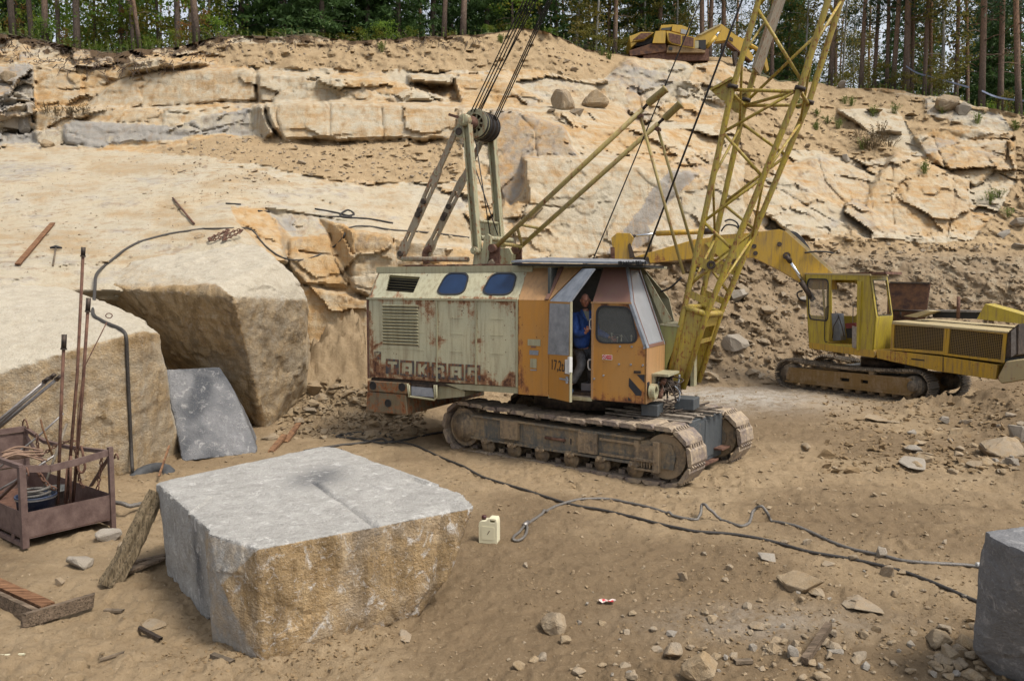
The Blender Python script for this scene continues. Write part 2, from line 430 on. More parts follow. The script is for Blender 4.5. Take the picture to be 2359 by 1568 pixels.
M['wood_grey'] = metal('grey_board', (.16, .135, .105), (.30, .255, .20), .9, 0, 10, .6)
def woodgrain(name, a, b, ax):
    k = NT(name); st = tuple(1.6 if i == ax else 26 for i in range(3))
    n = k.noise(1, 6, .7, st, .3); f = k.noise(3, 4, .7, st); g = k.noise(5, 4, .6)
    c = k.mix(k.ramp(n, [(.35, 0), (.65, 1)]), a, b); c = k.mix(k.ramp(f, [(.36, .9), (.5, 0)]), c, tuple(x * .3 for x in a))
    c = k.mix(k.math('MULTIPLY', k.ramp(g, [(.5, 0), (.75, 1)]), .5), c, tuple(x * .5 for x in a))
    k.inp(color=c, rough=.9, spec=.2, normal=k.bump(k.math('ADD', n, f), .9, .02)); return k.m
M['rotwood'] = woodgrain('rotten_log', (.10, .075, .045), (.26, .20, .125), 2)
M['tyre'] = simple('old_rubber', (.06, .062, .065), .8, 0, .4, 14, .4)
M['greenp'] = simple('green_handle', (.02, .10, .04), .5)
M['straps'] = simple('orange_strap', (.24, .15, .10), .8, 0, .4, 20)
M['tape'] = simple('blue_white_tape', (.34, .38, .52), .4, 0, .5, 3)
M['gran_top'] = granite('granite_grey_top', [(.27, .265, .27), (.36, .355, .355), (.23, .225, .225)], (.34, .30, .23), .18, white=.75)
M['gran_grey'] = granite('granite_dark_grey', [(.15, .15, .155), (.21, .21, .215), (.115, .115, .12)], white=.45)
M['gran_streaked'] = granite('granite_grey_streaked', [(.15, .145, .14), (.21, .20, .19), (.10, .10, .10)], (.05, .052, .06), .8, white=.6)  # grey granite with near-black streaks, not assigned to any object
M['gran_cream'] = granite('granite_cream', [(.36, .29, .18), (.44, .37, .25), (.30, .22, .12)], (.34, .20, .07), .45, white=.35)
M['gran_ochre'] = granite('granite_ochre', [(.30, .20, .095), (.36, .27, .15), (.24, .145, .06)], (.26, .125, .03), .8, white=.6)
M['gran_pale'] = granite('granite_pale', [(.42, .36, .26), (.48, .43, .33), (.36, .28, .18)], (.36, .24, .11), .3, white=.2)
M['stone'] = granite('rubble_stone', [(.285, .21, .125), (.32, .255, .175), (.22, .16, .092), (.24, .22, .195)], (.30, .19, .08), .4, sc=2.2, rnd=True)
M['stone_grey'] = granite('grey_rubble', [(.25, .225, .195), (.31, .285, .25), (.21, .185, .15), (.30, .23, .145)], sc=2.2, rnd=True)
M['dirtlump'] = granite('dirt_clods', [(.20, .135, .07), (.25, .175, .095), (.15, .10, .05), (.27, .19, .11)], sc=1.5, rnd=True)
# ---------------------------------------------------------------- the quarry wall (one sheet of rock, rubble and soil)
RIDGE = [(-420, 70), (0, 76), (60, 84), (110, 96), (190, 112), (270, 122), (330, 112), (400, 110), (470, 92), (510, 84), (560, 86), (700, 82), (830, 95), (950, 86), (1050, 82), (1110, 78), (1180, 68), (1230, 66), (1280, 82), (1330, 108),
         (1400, 122), (1450, 128), (1600, 126), (1680, 132), (1705, 152), (1740, 172), (1790, 188), (1850, 188), (1950, 202), (2040, 205), (2100, 215), (2160, 224), (2220, 236), (2290, 252), (2358, 268), (2780, 330)]
COLS = [(-420, [(70, 38), (200, 36), (340, 32), (480, 22), (640, 15), (1120, 13.4)]),
        (0, [(76, 40), (150, 38), (250, 35.5), (330, 34), (345, 32.5), (500, 22), (625, 16.4), (640, 15.9), (668, 15.45), (900, 15.0), (1120, 14)]),
        (300, [(112, 39.5), (160, 37), (240, 36), (252, 34.8), (335, 33.6), (350, 32.4), (480, 22.8), (600, 18.0), (640, 17.1), (668, 16.6), (720, 17.6), (1000, 18.5), (1120, 17)]),
        (520, [(84, 39.5), (150, 37.4), (235, 36), (250, 34.6), (310, 33.3), (350, 31.2), (480, 22.6), (560, 19.0), (650, 17.6), (700, 19), (1000, 19), (1120, 17)]),
        (660, [(84, 39.5), (165, 37), (238, 35.4), (318, 33), (335, 32.2), (480, 23.6), (505, 23), (520, 22.9), (700, 21.8), (900, 21.2), (1120, 17)]),
        (850, [(94, 39.5), (165, 37.4), (232, 36), (242, 33.5), (320, 32.8), (335, 32.2), (430, 27.6), (520, 23.4), (540, 22.6), (640, 22.3), (840, 21.8), (960, 20), (1120, 17)]),
        (1100, [(78, 40.5), (170, 38), (236, 36), (248, 33), (330, 32), (480, 27.2), (590, 25.2), (700, 24.2), (870, 23.4), (1120, 18)]),
        (1300, [(92, 42), (170, 39), (240, 37), (258, 34), (360, 31), (370, 28.4), (580, 26.4), (870, 24.2), (1120, 18)]),
        (1500, [(128, 45.0), (140, 43.4), (200, 40), (280, 38), (300, 34), (400, 31), (580, 27.6), (750, 26.3), (880, 25.2), (1120, 19)]),
        (1700, [(140, 45.5), (158, 43.6), (200, 41), (290, 37), (420, 33), (560, 29.6), (700, 27.6), (860, 25.6), (1120, 19)]),
        (1900, [(195, 45), (280, 40.5), (400, 36), (480, 33.2), (560, 31), (700, 28.8), (850, 26.2), (1120, 20)]),
        (2100, [(215, 43), (300, 39), (420, 35.5), (540, 32.4), (590, 31), (610, 29.6), (720, 28.8), (840, 27), (1120, 20)]),
        (2358, [(268, 39), (330, 37), (480, 34.4), (590, 31.6), (620, 30), (720, 28.6), (830, 27.4), (1120, 21)]),
        (2780, [(330, 34), (500, 31), (700, 27), (800, 26), (1120, 20)])]
# facet: outline with distances, rock tone (ochre, grey), roughness of its surface
FAC = [
    ([(-60, 150, 36.4), (78, 150, 36.6), (80, 250, 35.4), (85, 330, 34.2), (-60, 330, 34)], .2, .5, .5),
    ([(78, 148, 37.2), (150, 140, 37.3), (275, 188, 37), (200, 246, 36.2), (78, 250, 36)], .55, .05, .13),
    ([(196, 245, 35.6), (262, 190, 36.0), (350, 163, 36.2), (480, 158, 36.2), (586, 160, 36.0), (592, 230, 35.2), (500, 236, 35.2), (320, 247, 35.4)], .35, .1, .05),
    ([(280, 142, 35.8), (440, 130, 36.1), (486, 150, 35.9), (350, 160, 35.4), (288, 168, 35.3)], .35, .05, .08),
    ([(150, 292, 33.8), (176, 278, 34), (300, 286, 33.8), (440, 290, 33.8), (468, 306, 33.5), (400, 322, 33.2), (220, 336, 33.1), (148, 332, 33.2)], .1, .8, .10),
    ([(380, 300, 33.6), (470, 268, 34), (585, 246, 34.4), (585, 312, 33.4), (470, 312, 33)], .1, .6, .22),
    ([(582, 240, 34.6), (606, 238, 32.4), (630, 312, 31.9), (606, 320, 32.1), (580, 300, 34.2)], .3, .35, .08),
    ([(612, 240, 32.5), (800, 232, 32.6), (1050, 248, 32.6), (1062, 326, 31.6), (1000, 320, 31.6), (660, 322, 31.6), (632, 302, 31.8)], .4, .04, .05),
    ([(594, 168, 35.2), (720, 170, 35.2), (800, 190, 35.0), (846, 216, 34.8), (842, 234, 34.6), (600, 236, 34.6)], .3, .06, .12),
    ([(700, 182, 35), (850, 178, 35.2), (940, 196, 35), (1040, 232, 34.8), (850, 234, 34.4)], .35, .05, .3),
    ([(1042, 172, 36.2), (1160, 178, 36.2), (1252, 230, 35.6), (1240, 246, 35), (1062, 244, 34.8), (1046, 205, 35)], .5, .03, .16),
    ([(940, 176, 35.6), (1040, 172, 35.6), (1042, 196, 35.0), (1000, 192, 35), (946, 188, 35)], .3, .1, .1),
    ([(1060, 250, 33), (1140, 250, 33), (1160, 330, 32), (1200, 420, 30.6), (1120, 520, 28.5), (1070, 420, 30)], .35, .15, .2),
    ([(1132, 254, 32.0), (1180, 250, 31.8), (1296, 290, 31), (1330, 362, 30), (1240, 360, 29.8), (1180, 480, 28.6), (1140, 420, 30)], .7, .5, .07),
    ([(1206, 366, 27.4), (1330, 366, 27.8), (1460, 378, 28.6), (1545, 384, 29), (1500, 450, 28), (1400, 590, 26.2), (1190, 590, 25.8), (1180, 540, 26.2), (1216, 470, 26.8)], .28, .03, .06),
    ([(1540, 392, 28.6), (1612, 396, 29.6), (1588, 450, 29), (1490, 560, 27.6), (1440, 590, 27.0), (1395, 590, 26.2), (1500, 440, 28.0)], .6, .75, .05),
    ([(1492, 520, 27.6), (1600, 412, 29.2), (1690, 392, 29.4), (1730, 500, 28.3), (1660, 600, 27.2), (1500, 600, 26.8)], .22, .03, .07),
    ([(1370, 196, 39), (1450, 134, 40.5), (1570, 142, 40.8), (1600, 160, 40.6), (1560, 200, 39.4), (1500, 290, 37.4), (1480, 292, 37.2), (1405, 226, 37.6)], .4, .3, .2),
    ([(1560, 200, 39.4), (1600, 150, 40.6), (1660, 140, 41), (1705, 190, 40.4), (1680, 262, 38.6), (1560, 280, 38.0)], .35, .2, .3),
    ([(1790, 392, 34), (1890, 356, 35.4), (2000, 400, 35), (2012, 482, 33.4), (1940, 462, 33), (1830, 434, 33)], .5, .3, .10),
    ([(1720, 420, 32.5), (1800, 400, 33.4), (1940, 480, 32.6), (1960, 540, 31.8), (1860, 560, 31), (1740, 520, 31)], .3, .05, .25),
    ([(2060, 352, 35), (2150, 380, 34.6), (2232, 420, 33.6), (2235, 535, 31.8), (2140, 548, 31.6), (2050, 520, 32), (1990, 470, 33)], .52, .04, .13),
    ([(2100, 310, 37), (2200, 290, 37), (2332, 306, 36.4), (2316, 372, 35), (2246, 432, 33.6), (2180, 390, 34.6), (2120, 345, 36)], .45, .05, .22),
    ([(1930, 252, 39.4), (2062, 250, 39.6), (2126, 350, 37), (2080, 352, 36.6), (1990, 300, 38)], .2, .03, .06),
    ([(2130, 228, 41), (2300, 262, 39), (2335, 300, 38), (2300, 306, 37.8), (2130, 262, 39.6)], .2, .35, .12),
    ([(1896, 592, 30.4), (2000, 584, 30.3), (2100, 590, 30.2), (2250, 584, 29.9), (2420, 596, 29.6), (2420, 700, 28.7), (1900, 690, 28.9)], .1, .35, .24, .62),
    ([(530, 478, 22.6), (612, 478, 23.4), (640, 522, 22.6), (664, 604, 21.2), (640, 606, 20.8), (568, 540, 21.4)], .6, .1, .08),
    ([(612, 480, 23.8), (760, 503, 23.8), (806, 512, 23.6), (742, 560, 23.0), (666, 542, 22.9)], .1, .45, .10),
    ([(666, 548, 22.7), (770, 540, 22.8), (806, 610, 22.2), (802, 656, 21.9), (700, 656, 21.7), (668, 610, 21.9)], .6, .22, .04),
    ([(730, 503, 23.8), (800, 518, 22.2), (814, 530, 21.8), (812, 660, 21.7), (790, 606, 22.7)], .62, .12, .08),
    ([(814, 526, 22.0), (905, 540, 21.8), (912, 690, 21.2), (860, 690, 21.2), (812, 662, 21.4)], .4, .1, .12),
    ([(905, 545, 22.6), (1110, 580, 23.4), (1120, 640, 23), (912, 690, 22.2)], .55, .02, .15),
    ([(690, 656, 21.7), (860, 690, 21.3), (852, 845, 20.9), (715, 868, 20.9)], .55, .04, .06),
]
def inpoly(px, py, poly):
    r = np.zeros(px.shape, bool); n = len(poly)
    for i in range(n):
        x0, y0 = poly[i][:2]; x1, y1 = poly[i - 1][:2]
        c = ((y0 > py) != (y1 > py)) & (px < (x1 - x0) * (py - y0) / ((y1 - y0) or 1e-9) + x0)
        r ^= c
    return r
NXW, NYW = 880, 262
gx = np.linspace(-420, 2780, NXW)
ridge = np.interp(gx, [a for a, b in RIDGE], [b for a, b in RIDGE]) + 5 * fbm(np.stack([gx / 34, gx * 0, gx * 0], 1), 4, 3)
tt = np.linspace(0, 1, NYW)
GX = np.repeat(gx[:, None], NYW, 1); GY = ridge[:, None] + (1110 - ridge[:, None]) * tt[None, :]
# base surface: 1/d interpolated between the columns
cx = [c[0] for c in COLS]
colinv = np.stack([np.interp(GY.ravel(), [p[0] for p in c[1]], [1 / p[1] for p in c[1]]).reshape(GY.shape) for c in COLS])
ii = np.clip(np.searchsorted(cx, gx) - 1, 0, len(cx) - 2)
w = np.clip((gx - np.array(cx)[ii]) / (np.array(cx)[ii + 1] - np.array(cx)[ii]), 0, 1)
inv = colinv[ii, np.arange(NXW)] * (1 - w[:, None]) + colinv[ii + 1, np.arange(NXW)] * w[:, None]
# warped lookup makes facet edges ragged
q = np.stack([GX.ravel() / 46, GY.ravel() / 34, GX.ravel() * 0], 1)
wx = GX + (8 * fbm(q, 4, 5)).reshape(GX.shape); wy = GY + (6 * fbm(q + 31, 4, 9)).reshape(GX.shape)
ochre = np.full(GX.shape, .38); grey = np.full(GX.shape, .1); rough = np.full(GX.shape, .17); soil = np.zeros(GX.shape); hum = np.zeros(GX.shape); facm = np.zeros(GX.shape, bool)
for fi_, (poly, oc, gr, ro, *so_) in enumerate(FAC):
    m = inpoly(wx, wy, poly)
    A = np.array([[p[0], p[1], 1] for p in poly], float); b = np.array([1 / p[2] for p in poly])
    s_, *_ = np.linalg.lstsq(A, b, rcond=None)
    pl = s_[0] * GX + s_[1] * GY + s_[2]
    pl = np.clip(pl, b.min() * .985, b.max() * 1.015)
    xm = np.mean([p[0] for p in poly]); pl = pl + (inv[m].mean() - pl[m].mean()) * (.75 if xm > 1700 else .25)
    inv[m] = pl[m]; soil[m] = so_[0] if so_ else 0; ochre[m] = oc; grey[m] = gr; rough[m] = ro; facm |= m
SLAB = [(-420, 345), (0, 342), (250, 345), (420, 360), (560, 385), (700, 425), (880, 430), (1060, 455), (1100, 585), (900, 545), (815, 525), (610, 478), (530, 478), (600, 570), (640, 600), (535, 690), (0, 690), (-420, 690)]
SOILS = [([(330, 100), (480, 105), (840, 90), (1180, 60), (1290, 70), (1460, 118), (1440, 180), (1330, 185), (1230, 160), (1000, 165), (850, 165), (720, 160), (500, 150), (500, 128)], .85),
         ([(330, 350), (500, 316), (650, 312), (1050, 326), (1110, 360), (1060, 420), (900, 420), (760, 415), (600, 380), (480, 362)], .8),
         ([(1250, 230), (1380, 200), (1500, 290), (1540, 395), (1480, 385), (1330, 360), (1300, 285)], .35),
         ([(1450, 110), (1720, 120), (1720, 150), (1450, 150)], .9),
         ([(1700, 150), (1850, 185), (2358, 260), (2800, 300), (2800, 640), (1900, 600), (1720, 650), (1560, 640), (1600, 560), (1700, 420), (1640, 300), (1700, 220)], .8),
         ([(1380, 590), (1500, 585), (1900, 590), (2800, 700), (2800, 1120), (600, 1120), (690, 960), (850, 840), (1150, 700)], .75),
         ([(1400, 580), (1620, 420), (1640, 400), (1560, 520), (1520, 600)], .5)]
for poly, val in SOILS:
    m = inpoly(wx, wy, poly) & ~facm; soil[m] = np.maximum(soil[m], val); rough[m] = .22
RZ = [(1780, 345), (1880, 345), (2000, 372), (2105, 355), (2150, 320), (2218, 292), (2338, 305), (2345, 420), (2245, 552), (2140, 562), (1990, 548), (1900, 505), (1780, 420)]
m = inpoly(wx, wy, RZ) & ~facm; soil[m] = .2; rough[m] = .30; ochre[m] = .42; grey[m] = .12
RZ2 = [(1150, 245), (1540, 290), (1700, 300), (1720, 420), (1560, 400), (1330, 365), (1150, 330)]
m = inpoly(wx, wy, RZ2) & ~facm; soil[m] = np.minimum(soil[m], .25); rough[m] = .27
m = inpoly(wx, wy, [(680, 520), (1130, 560), (1150, 900), (690, 900)]) & ~facm; rough[m] = .07; ochre[m] = .55; soil[m] = np.minimum(soil[m], .2)
sl = inpoly(wx, wy, SLAB) & ~facm
rough[sl] = .035; ochre[sl] = .12; grey[sl] = .06; slf = fbm(np.stack([GX.ravel() / 130, GY.ravel() / 26, GX.ravel() * 0], 1), 5, 88).reshape(GX.shape); soil[sl] = np.clip(.22 + .75 * slf[sl], 0, .5); grey[sl] = np.clip(.22 - .7 * slf[sl], 0, .45); ochre[sl] = .10
rs = np.interp(GX.ravel(), [-420, 0, 300, 480, 900, 1000, 1300, 2780], [26, 30, 26, 22, 14, 6, 4, 3]).reshape(GX.shape)
hn = fbm(np.stack([GX.ravel() / 18, GY.ravel() / 12, GX.ravel() * 0], 1), 4, 77).reshape(GX.shape)
hum = np.clip(1.15 - (GY - ridge[:, None]) / rs + hn * 1.3, 0, 1); hum[GX > 1450] *= .25
rough[GX < 85] = np.maximum(rough[GX < 85], .3) * (1 - .8 * (GY[GX < 85] > 340))
hl = np.clip((GX < 480) * (1 - (GY - ridge[:, None]) / 50), 0, 1); rough = np.maximum(rough, hl * .55)
for _ in range(1):
    inv[1:-1] = (inv[:-2] + 2 * inv[1:-1] + inv[2:]) / 4; inv[:, 1:-1] = (inv[:, :-2] + 2 * inv[:, 1:-1] + inv[:, 2:]) / 4
D = 1 / inv
def unproj(X, Y, Dp):
    xc = X - CX; yc = CY - Y; ry = FPX * CT + yc * ST; rz = -FPX * ST + yc * CT; t = Dp / ry
    return np.stack([xc * t, Dp, CAMH + rz * t], -1)
P0 = unproj(GX, GY, D).reshape(-1, 3)
WP = P0 + .34 * np.stack([fbm(P0 * .5, 4, 601), fbm(P0 * .5, 4, 602), fbm(P0 * .7, 4, 603)], 1)
WP = WP + .09 * np.stack([fbm(P0 * 2.2, 3, 604), fbm(P0 * 2.2, 3, 605), fbm(P0 * 2.6, 3, 606)], 1)
b1, e1 = blocky(WP * np.array([.34, .34, .62]), 4, 1.9, .30); b2, e2 = blocky(WP * np.array([.9, .9, 1.7]), 40, 1.5, .35); b3, e3 = blocky(P0 * np.array([3.2, 3.2, 4.6]), 90)
for sc_c, sd, am in ((np.array([.34, .34, .62]), 4, .55), (np.array([.9, .9, 1.7]), 40, .4)):   # every broken block has its own tone
    cid, _, _ = cells(WP * sc_c, sd); h0 = _h(cid[:, 0], cid[:, 1], cid[:, 2], sd + 51); h1 = _h(cid[:, 0], cid[:, 1], cid[:, 2], sd + 52)
    wgt = np.clip(rough.ravel() * 5, .15, 1) * np.clip(1 - soil.ravel() * 1.3, 0, 1)
    ochre = ochre + (am * (h0 - .5) * wgt).reshape(GX.shape); grey = grey + (am * np.clip(h1 - .55, 0, 1) * 1.5 * wgt).reshape(GX.shape)
f1 = fbm(P0 * .35, 4, 2); f2 = fbm(P0 * 2.6, 4, 12); f3 = fbm(P0 * 8, 3, 33); fs = fbm(P0 * .9, 5, 14, .58)
r_ = rough.ravel(); so = np.clip(soil.ravel() * 1.25, 0, 1)
cm1 = np.clip(fbm(P0 * .45, 3, 71) * 3 + .5, 0, 1); cm2 = np.clip(fbm(P0 * 1.1, 3, 72) * 3 + .3, 0, 1)
rk = 1 - so
disp = r_ * rk * (1.7 * b1 + .6 * b2 + .12 * b3) + .25 * f1 * np.clip(r_ * 4, .15, 1) + (.10 * so + .045 * rk) * f2 * np.clip(r_ * 4, .25, 1) + .035 * f3
CRK = [[(80, 160), (180, 168), (275, 190)], [(90, 205), (160, 208), (262, 196)], [(200, 246), (330, 247), (480, 238), (590, 233)], [(196, 245), (230, 215), (262, 190), (350, 163), (480, 158), (586, 160)], [(270, 188), (330, 186), (300, 160)], [(350, 255), (430, 262), (520, 250), (585, 246)], [(160, 275), (230, 282), (340, 284)], [(440, 290), (470, 305), (560, 280)],
       [(590, 160), (592, 235), (605, 320)], [(640, 235), (636, 270), (650, 318)], [(605, 236), (840, 234), (1050, 248), (1180, 262)], [(720, 170), (790, 192), (846, 218)], [(850, 180), (940, 196), (1040, 234)], [(1045, 172), (1046, 205), (1062, 248)], [(1062, 205), (1150, 215), (1240, 232)], [(1062, 248), (1068, 326)], [(880, 250), (884, 318)], [(760, 240), (758, 318)],
       [(1180, 250), (1230, 300), (1236, 360)], [(1206, 366), (1330, 366), (1460, 378), (1545, 384)], [(1216, 470), (1310, 480), (1410, 450)], [(1330, 282), (1360, 310), (1420, 330), (1460, 350)], [(1300, 330), (1400, 352), (1500, 372)], [(1400, 226), (1480, 292), (1560, 280)], [(1450, 134), (1470, 200), (1480, 290)], [(1560, 200), (1640, 228), (1690, 190)], [(1190, 590), (1180, 520), (1216, 468)],
       [(1720, 420), (1800, 440), (1900, 500), (1990, 545)], [(1880, 356), (1900, 420), (1940, 462)], [(1990, 380), (2010, 480)], [(2060, 352), (2050, 440), (2060, 520)], [(2100, 360), (2140, 380), (2230, 420), (2246, 432)], [(2190, 390), (2200, 460), (2180, 545)], [(2150, 320), (2180, 390)], [(2260, 340), (2316, 372), (2330, 320)], [(2290, 265), (2332, 300)], [(1930, 252), (1990, 300), (2080, 352)],
       [(530, 478), (612, 480), (680, 490), (806, 512)], [(700, 656), (805, 655), (905, 680)], [(0, 372), (120, 378), (260, 372), (380, 384)], [(0, 440), (90, 436), (200, 446)], [(180, 480), (330, 470), (420, 486)], [(560, 400), (700, 440), (860, 470), (980, 500)], [(620, 430), (760, 470)], [(850, 690), (852, 840)], [(905, 545), (910, 690)], [(760, 540), (770, 600), (800, 655)], [(690, 580), (780, 590)]]
cxy = np.stack([wx.ravel() * .35 + GX.ravel() * .65, wy.ravel() * .35 + GY.ravel() * .65], 1); cd_ = np.full(len(P0), 99.0)
for ln in CRK:
    for (x0, y0), (x1, y1) in zip(ln[:-1], ln[1:]):
        v = np.array([x1 - x0, y1 - y0], float); t = np.clip(((cxy - (x0, y0)) @ v) / (v @ v), 0, 1); cd_ = np.minimum(cd_, np.hypot(cxy[:, 0] - x0 - t * v[0], cxy[:, 1] - y0 - t * v[1]))
line = np.exp(-(cd_ / 2.3) ** 2) * np.clip(.65 + .9 * fbm(P0 * .8, 3, 74), 0, 1)
rockcrack = np.exp(-(e1 / .035) ** 2) * .20 * np.clip(r_ * 5 - .3, 0, 1) * cm1 + np.exp(-(e2 / .04) ** 2) * .05 * np.clip(r_ * 3, 0, 1) * cm2
stones = np.clip(b3 - .25, 0, 1) * np.clip(fbm(P0 * .8, 3, 73) * 2.5 + .6, 0, 1)
disp = disp + .20 * line + rockcrack * (1 - .95 * so) + so * (.55 * fs + .12 * f2 - .30 * stones + r_ * .35 * np.clip(-b1 - .35, 0, 1) * -1.6)
root = hum.ravel() * .5 * fbm(P0 * np.array([3, 3, 1.2]), 3, 60)
Dd = D.ravel() + disp + root
Dd = Dd.reshape(GX.shape)
P3 = unproj(GX, GY, Dd)
def surf(x, y, lift=0.0):              # the wall point seen at a surveyed position
    fx = np.interp(x, gx, np.arange(NXW)); i = int(min(NXW - 2, fx)); a = fx - i
    yt = ridge[i] * (1 - a) + ridge[i + 1] * a; fy = min(NYW - 1.001, max(0, (y - yt) / (1110 - yt) * (NYW - 1))); j = int(fy); b = fy - j
    p = (P3[i, j] * (1 - a) + P3[i + 1, j] * a) * (1 - b) + (P3[i, j + 1] * (1 - a) + P3[i + 1, j + 1] * a) * b
    p = Vector(p); d = (CAM - p).normalized()
    return p + d * lift
def sheet(name, Pg, mat, attrs=None, flip=False, smooth=True):
    nx, ny = Pg.shape[:2]; idx = np.arange(nx * ny).reshape(nx, ny)
    f = np.stack([idx[:-1, :-1], idx[:-1, 1:], idx[1:, 1:], idx[1:, :-1]], -1).reshape(-1, 4)
    if flip: f = f[:, ::-1]
    me = bpy.data.meshes.new(name); me.vertices.add(nx * ny); me.vertices.foreach_set('co', Pg.reshape(-1).astype(np.float32))
    me.loops.add(f.size); me.loops.foreach_set('vertex_index', f.ravel().astype(np.int32))
    me.polygons.add(len(f)); me.polygons.foreach_set('loop_start', np.arange(0, f.size, 4, dtype=np.int32)); me.polygons.foreach_set('loop_total', np.full(len(f), 4, np.int32))
    me.polygons.foreach_set('use_smooth', np.full(len(f), smooth)); me.update(calc_edges=True); me.validate()
    for k, a in (attrs or {}).items():
        at_ = me.attributes.new(k, 'FLOAT', 'POINT'); at_.data.foreach_set('value', np.clip(a, 0, 1).ravel().astype(np.float32))
    return link_mesh(name, me, mat, None, (0, 0, 0))
def wallmat():
    k = NT('quarry_rock'); big = k.noise(.35, 4, .6, dist=.5); mid = k.noise(2.2, 6, .68); fine = k.noise(18, 5, .7); vf = k.noise(70, 3, .7)
    streak = k.noise(2.4, 5, .65, (1.4, 1.4, .16), .3); bed = k.noise(1.6, 5, .65, (.35, .35, 3.2), .4)
    pale = k.mix(k.ramp(mid, [(.35, 0), (.7, 1)]), (.40, .345, .25), (.49, .435, .34))
    pale = k.mix(k.math('MULTIPLY', k.ramp(big, [(.45, 0), (.65, 1)]), .5), pale, (.47, .375, .245))
    och = k.mix(k.ramp(mid, [(.35, 0), (.65, 1)]), (.40, .23, .09), (.46, .33, .18))
    v = k.math('ADD', k.attr('ochre'), k.math('MULTIPLY', k.math('SUBTRACT', k.math('ADD', streak, bed), 1.0), 1.3))
    c = k.mix(k.ramp(v, [(.16, 0), (.74, 1)]), pale, och)
    gr = k.mix(mid, (.21, .20, .185), (.36, .34, .31))
    gv = k.math('ADD', k.attr('grey'), k.math('MULTIPLY', k.math('SUBTRACT', k.math('ADD', streak, mid), 1.0), 1.0))
    c = k.mix(k.ramp(gv, [(.35, 0), (.75, .9)]), c, gr)
    c = k.mix(k.math('MULTIPLY', k.ramp(streak, [(.54, 0), (.70, 1)]), .55), c, (.25, .165, .09)); c = k.mix(k.math('MULTIPLY', k.ramp(bed, [(.58, 0), (.72, 1)]), .4), c, (.30, .21, .12))
    sl = k.mix(k.ramp(mid, [(.35, 0), (.68, 1)]), (.30, .21, .115), (.40, .295, .175)); sl = k.mix(k.math('MULTIPLY', k.ramp(fine, [(.55, 0), (.7, 1)]), .6), sl, (.47, .395, .285))
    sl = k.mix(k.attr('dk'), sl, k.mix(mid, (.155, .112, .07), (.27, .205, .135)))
    sv = k.math('ADD', k.attr('soil'), k.math('MULTIPLY', k.math('SUBTRACT', k.math('ADD', mid, k.math('MULTIPLY', fine, .6)), .8), 1.2))
    c = k.mix(k.ramp(sv, [(.3, 0), (.62, 1)]), c, sl)
    c = k.mix(k.ramp(k.math('ADD', k.attr('hum'), k.math('MULTIPLY', k.math('SUBTRACT', fine, .5), .8)), [(.35, 0), (.7, 1)]), c, k.mix(mid, (.045, .03, .018), (.14, .09, .05)))
    c = k.mix(k.math('MULTIPLY', k.ramp(vf, [(.3, 1), (.48, 0)]), .35), c, (.14, .10, .06))
    c = k.mix(k.math('MULTIPLY', k.ramp(fine, [(.3, 1), (.42, 0)]), .4), c, (.22, .15, .08))
    h = k.math('ADD', k.math('MULTIPLY', mid, .7), k.math('ADD', k.math('MULTIPLY', fine, .45), k.math('MULTIPLY', vf, .12)))
    k.inp(color=c, rough=.95, spec=.15, normal=k.bump(h, .75, .12)); return k.m
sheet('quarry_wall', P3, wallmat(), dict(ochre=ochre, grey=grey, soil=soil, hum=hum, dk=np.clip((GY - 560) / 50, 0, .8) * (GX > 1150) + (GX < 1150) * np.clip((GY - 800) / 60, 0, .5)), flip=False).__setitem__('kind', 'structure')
bpy.data.objects['quarry_wall'].data.set_sharp_from_angle(angle=R(55))
# ---------------------------------------------------------------- quarry floor
MOUNDS = [(13.5, 16.0, 2.6, .75), (12.6, 14.2, 1.6, .5), (11.8, 19.6, 1.3, .35), (14.5, 18.5, 2.2, .7), (10.6, 20.2, .9, .22), (15, 12.5, 1.8, .5), (7.6, 6.6, 1.2, .10), (1.3, 5.8, .9, .06), (-6.2, 21.0, 2.2, .9), (-4.6, 20.4, 1.7, .95), (-3.9, 21.4, 1.5, 1.2), (-3.2, 19.8, 1.2, .4)]
def ground_z(p):
    p = np.atleast_2d(np.asarray(p, float))[:, :2]; x, y = p[:, 0], p[:, 1]; p3 = np.stack([x, y, x * 0], 1)
    z = .05 * fbm(p3 * .5, 3, 201) + .03 * fbm(p3 * 1.7, 4, 202) + .030 * fbm(p3 * 6, 4, 203) + .018 * fbm(p3 * 17, 3, 205)
    b, e = blocky(p3 * np.array([5.5, 5.5, 1]), 301); pm = np.clip(fbm(p3 * .6, 3, 207) * 2.2 + .25, 0, 1); z = z + .034 * b * pm + .012 * np.maximum(cells(p3 * np.array([14, 14, 1]), 311)[2] - .35, 0) * pm
    # curved wheel ruts sweeping past the crane to the right
    for k_, (r0, a) in enumerate(((0, .035), (1.9, .035), (3.0, .028), (4.6, .03), (.9, .02))):
        c = y - (10.9 + r0 - .020 * (x - 2) ** 2 * np.where(x > 2, .6, .2)); m = np.clip((x - 1.5) / 2.0, 0, 1) * np.clip((15 - x) / 3, 0, 1)
        z = z + m * .014 * np.exp(-(c / .26) ** 2) * np.sin(x * 19 + k_) - 1.7 * m * a * np.exp(-(c / .20) ** 2) + m * a * .7 * (np.exp(-((c - .36) / .16) ** 2) + np.exp(-((c + .36) / .16) ** 2))
    for mx, my, r, h in MOUNDS:
        q = ((x - mx) ** 2 + (y - my) ** 2) / r ** 2; g = np.exp(-q * 1.3); z = z + h * g * (1 + .5 * fbm(p3 * 1.9, 4, 401)) + .12 * g * fbm(p3 * 5, 4, 402) + .09 * g * blocky(p3 * np.array([3.4, 3.4, 1]), 411)[0]
    return z
na, nd = 620, 430
an = np.linspace(-.80, .80, na); dd = np.concatenate([np.geomspace(3.2, 30, nd), np.array([40, 60, 120, 300, 600])])
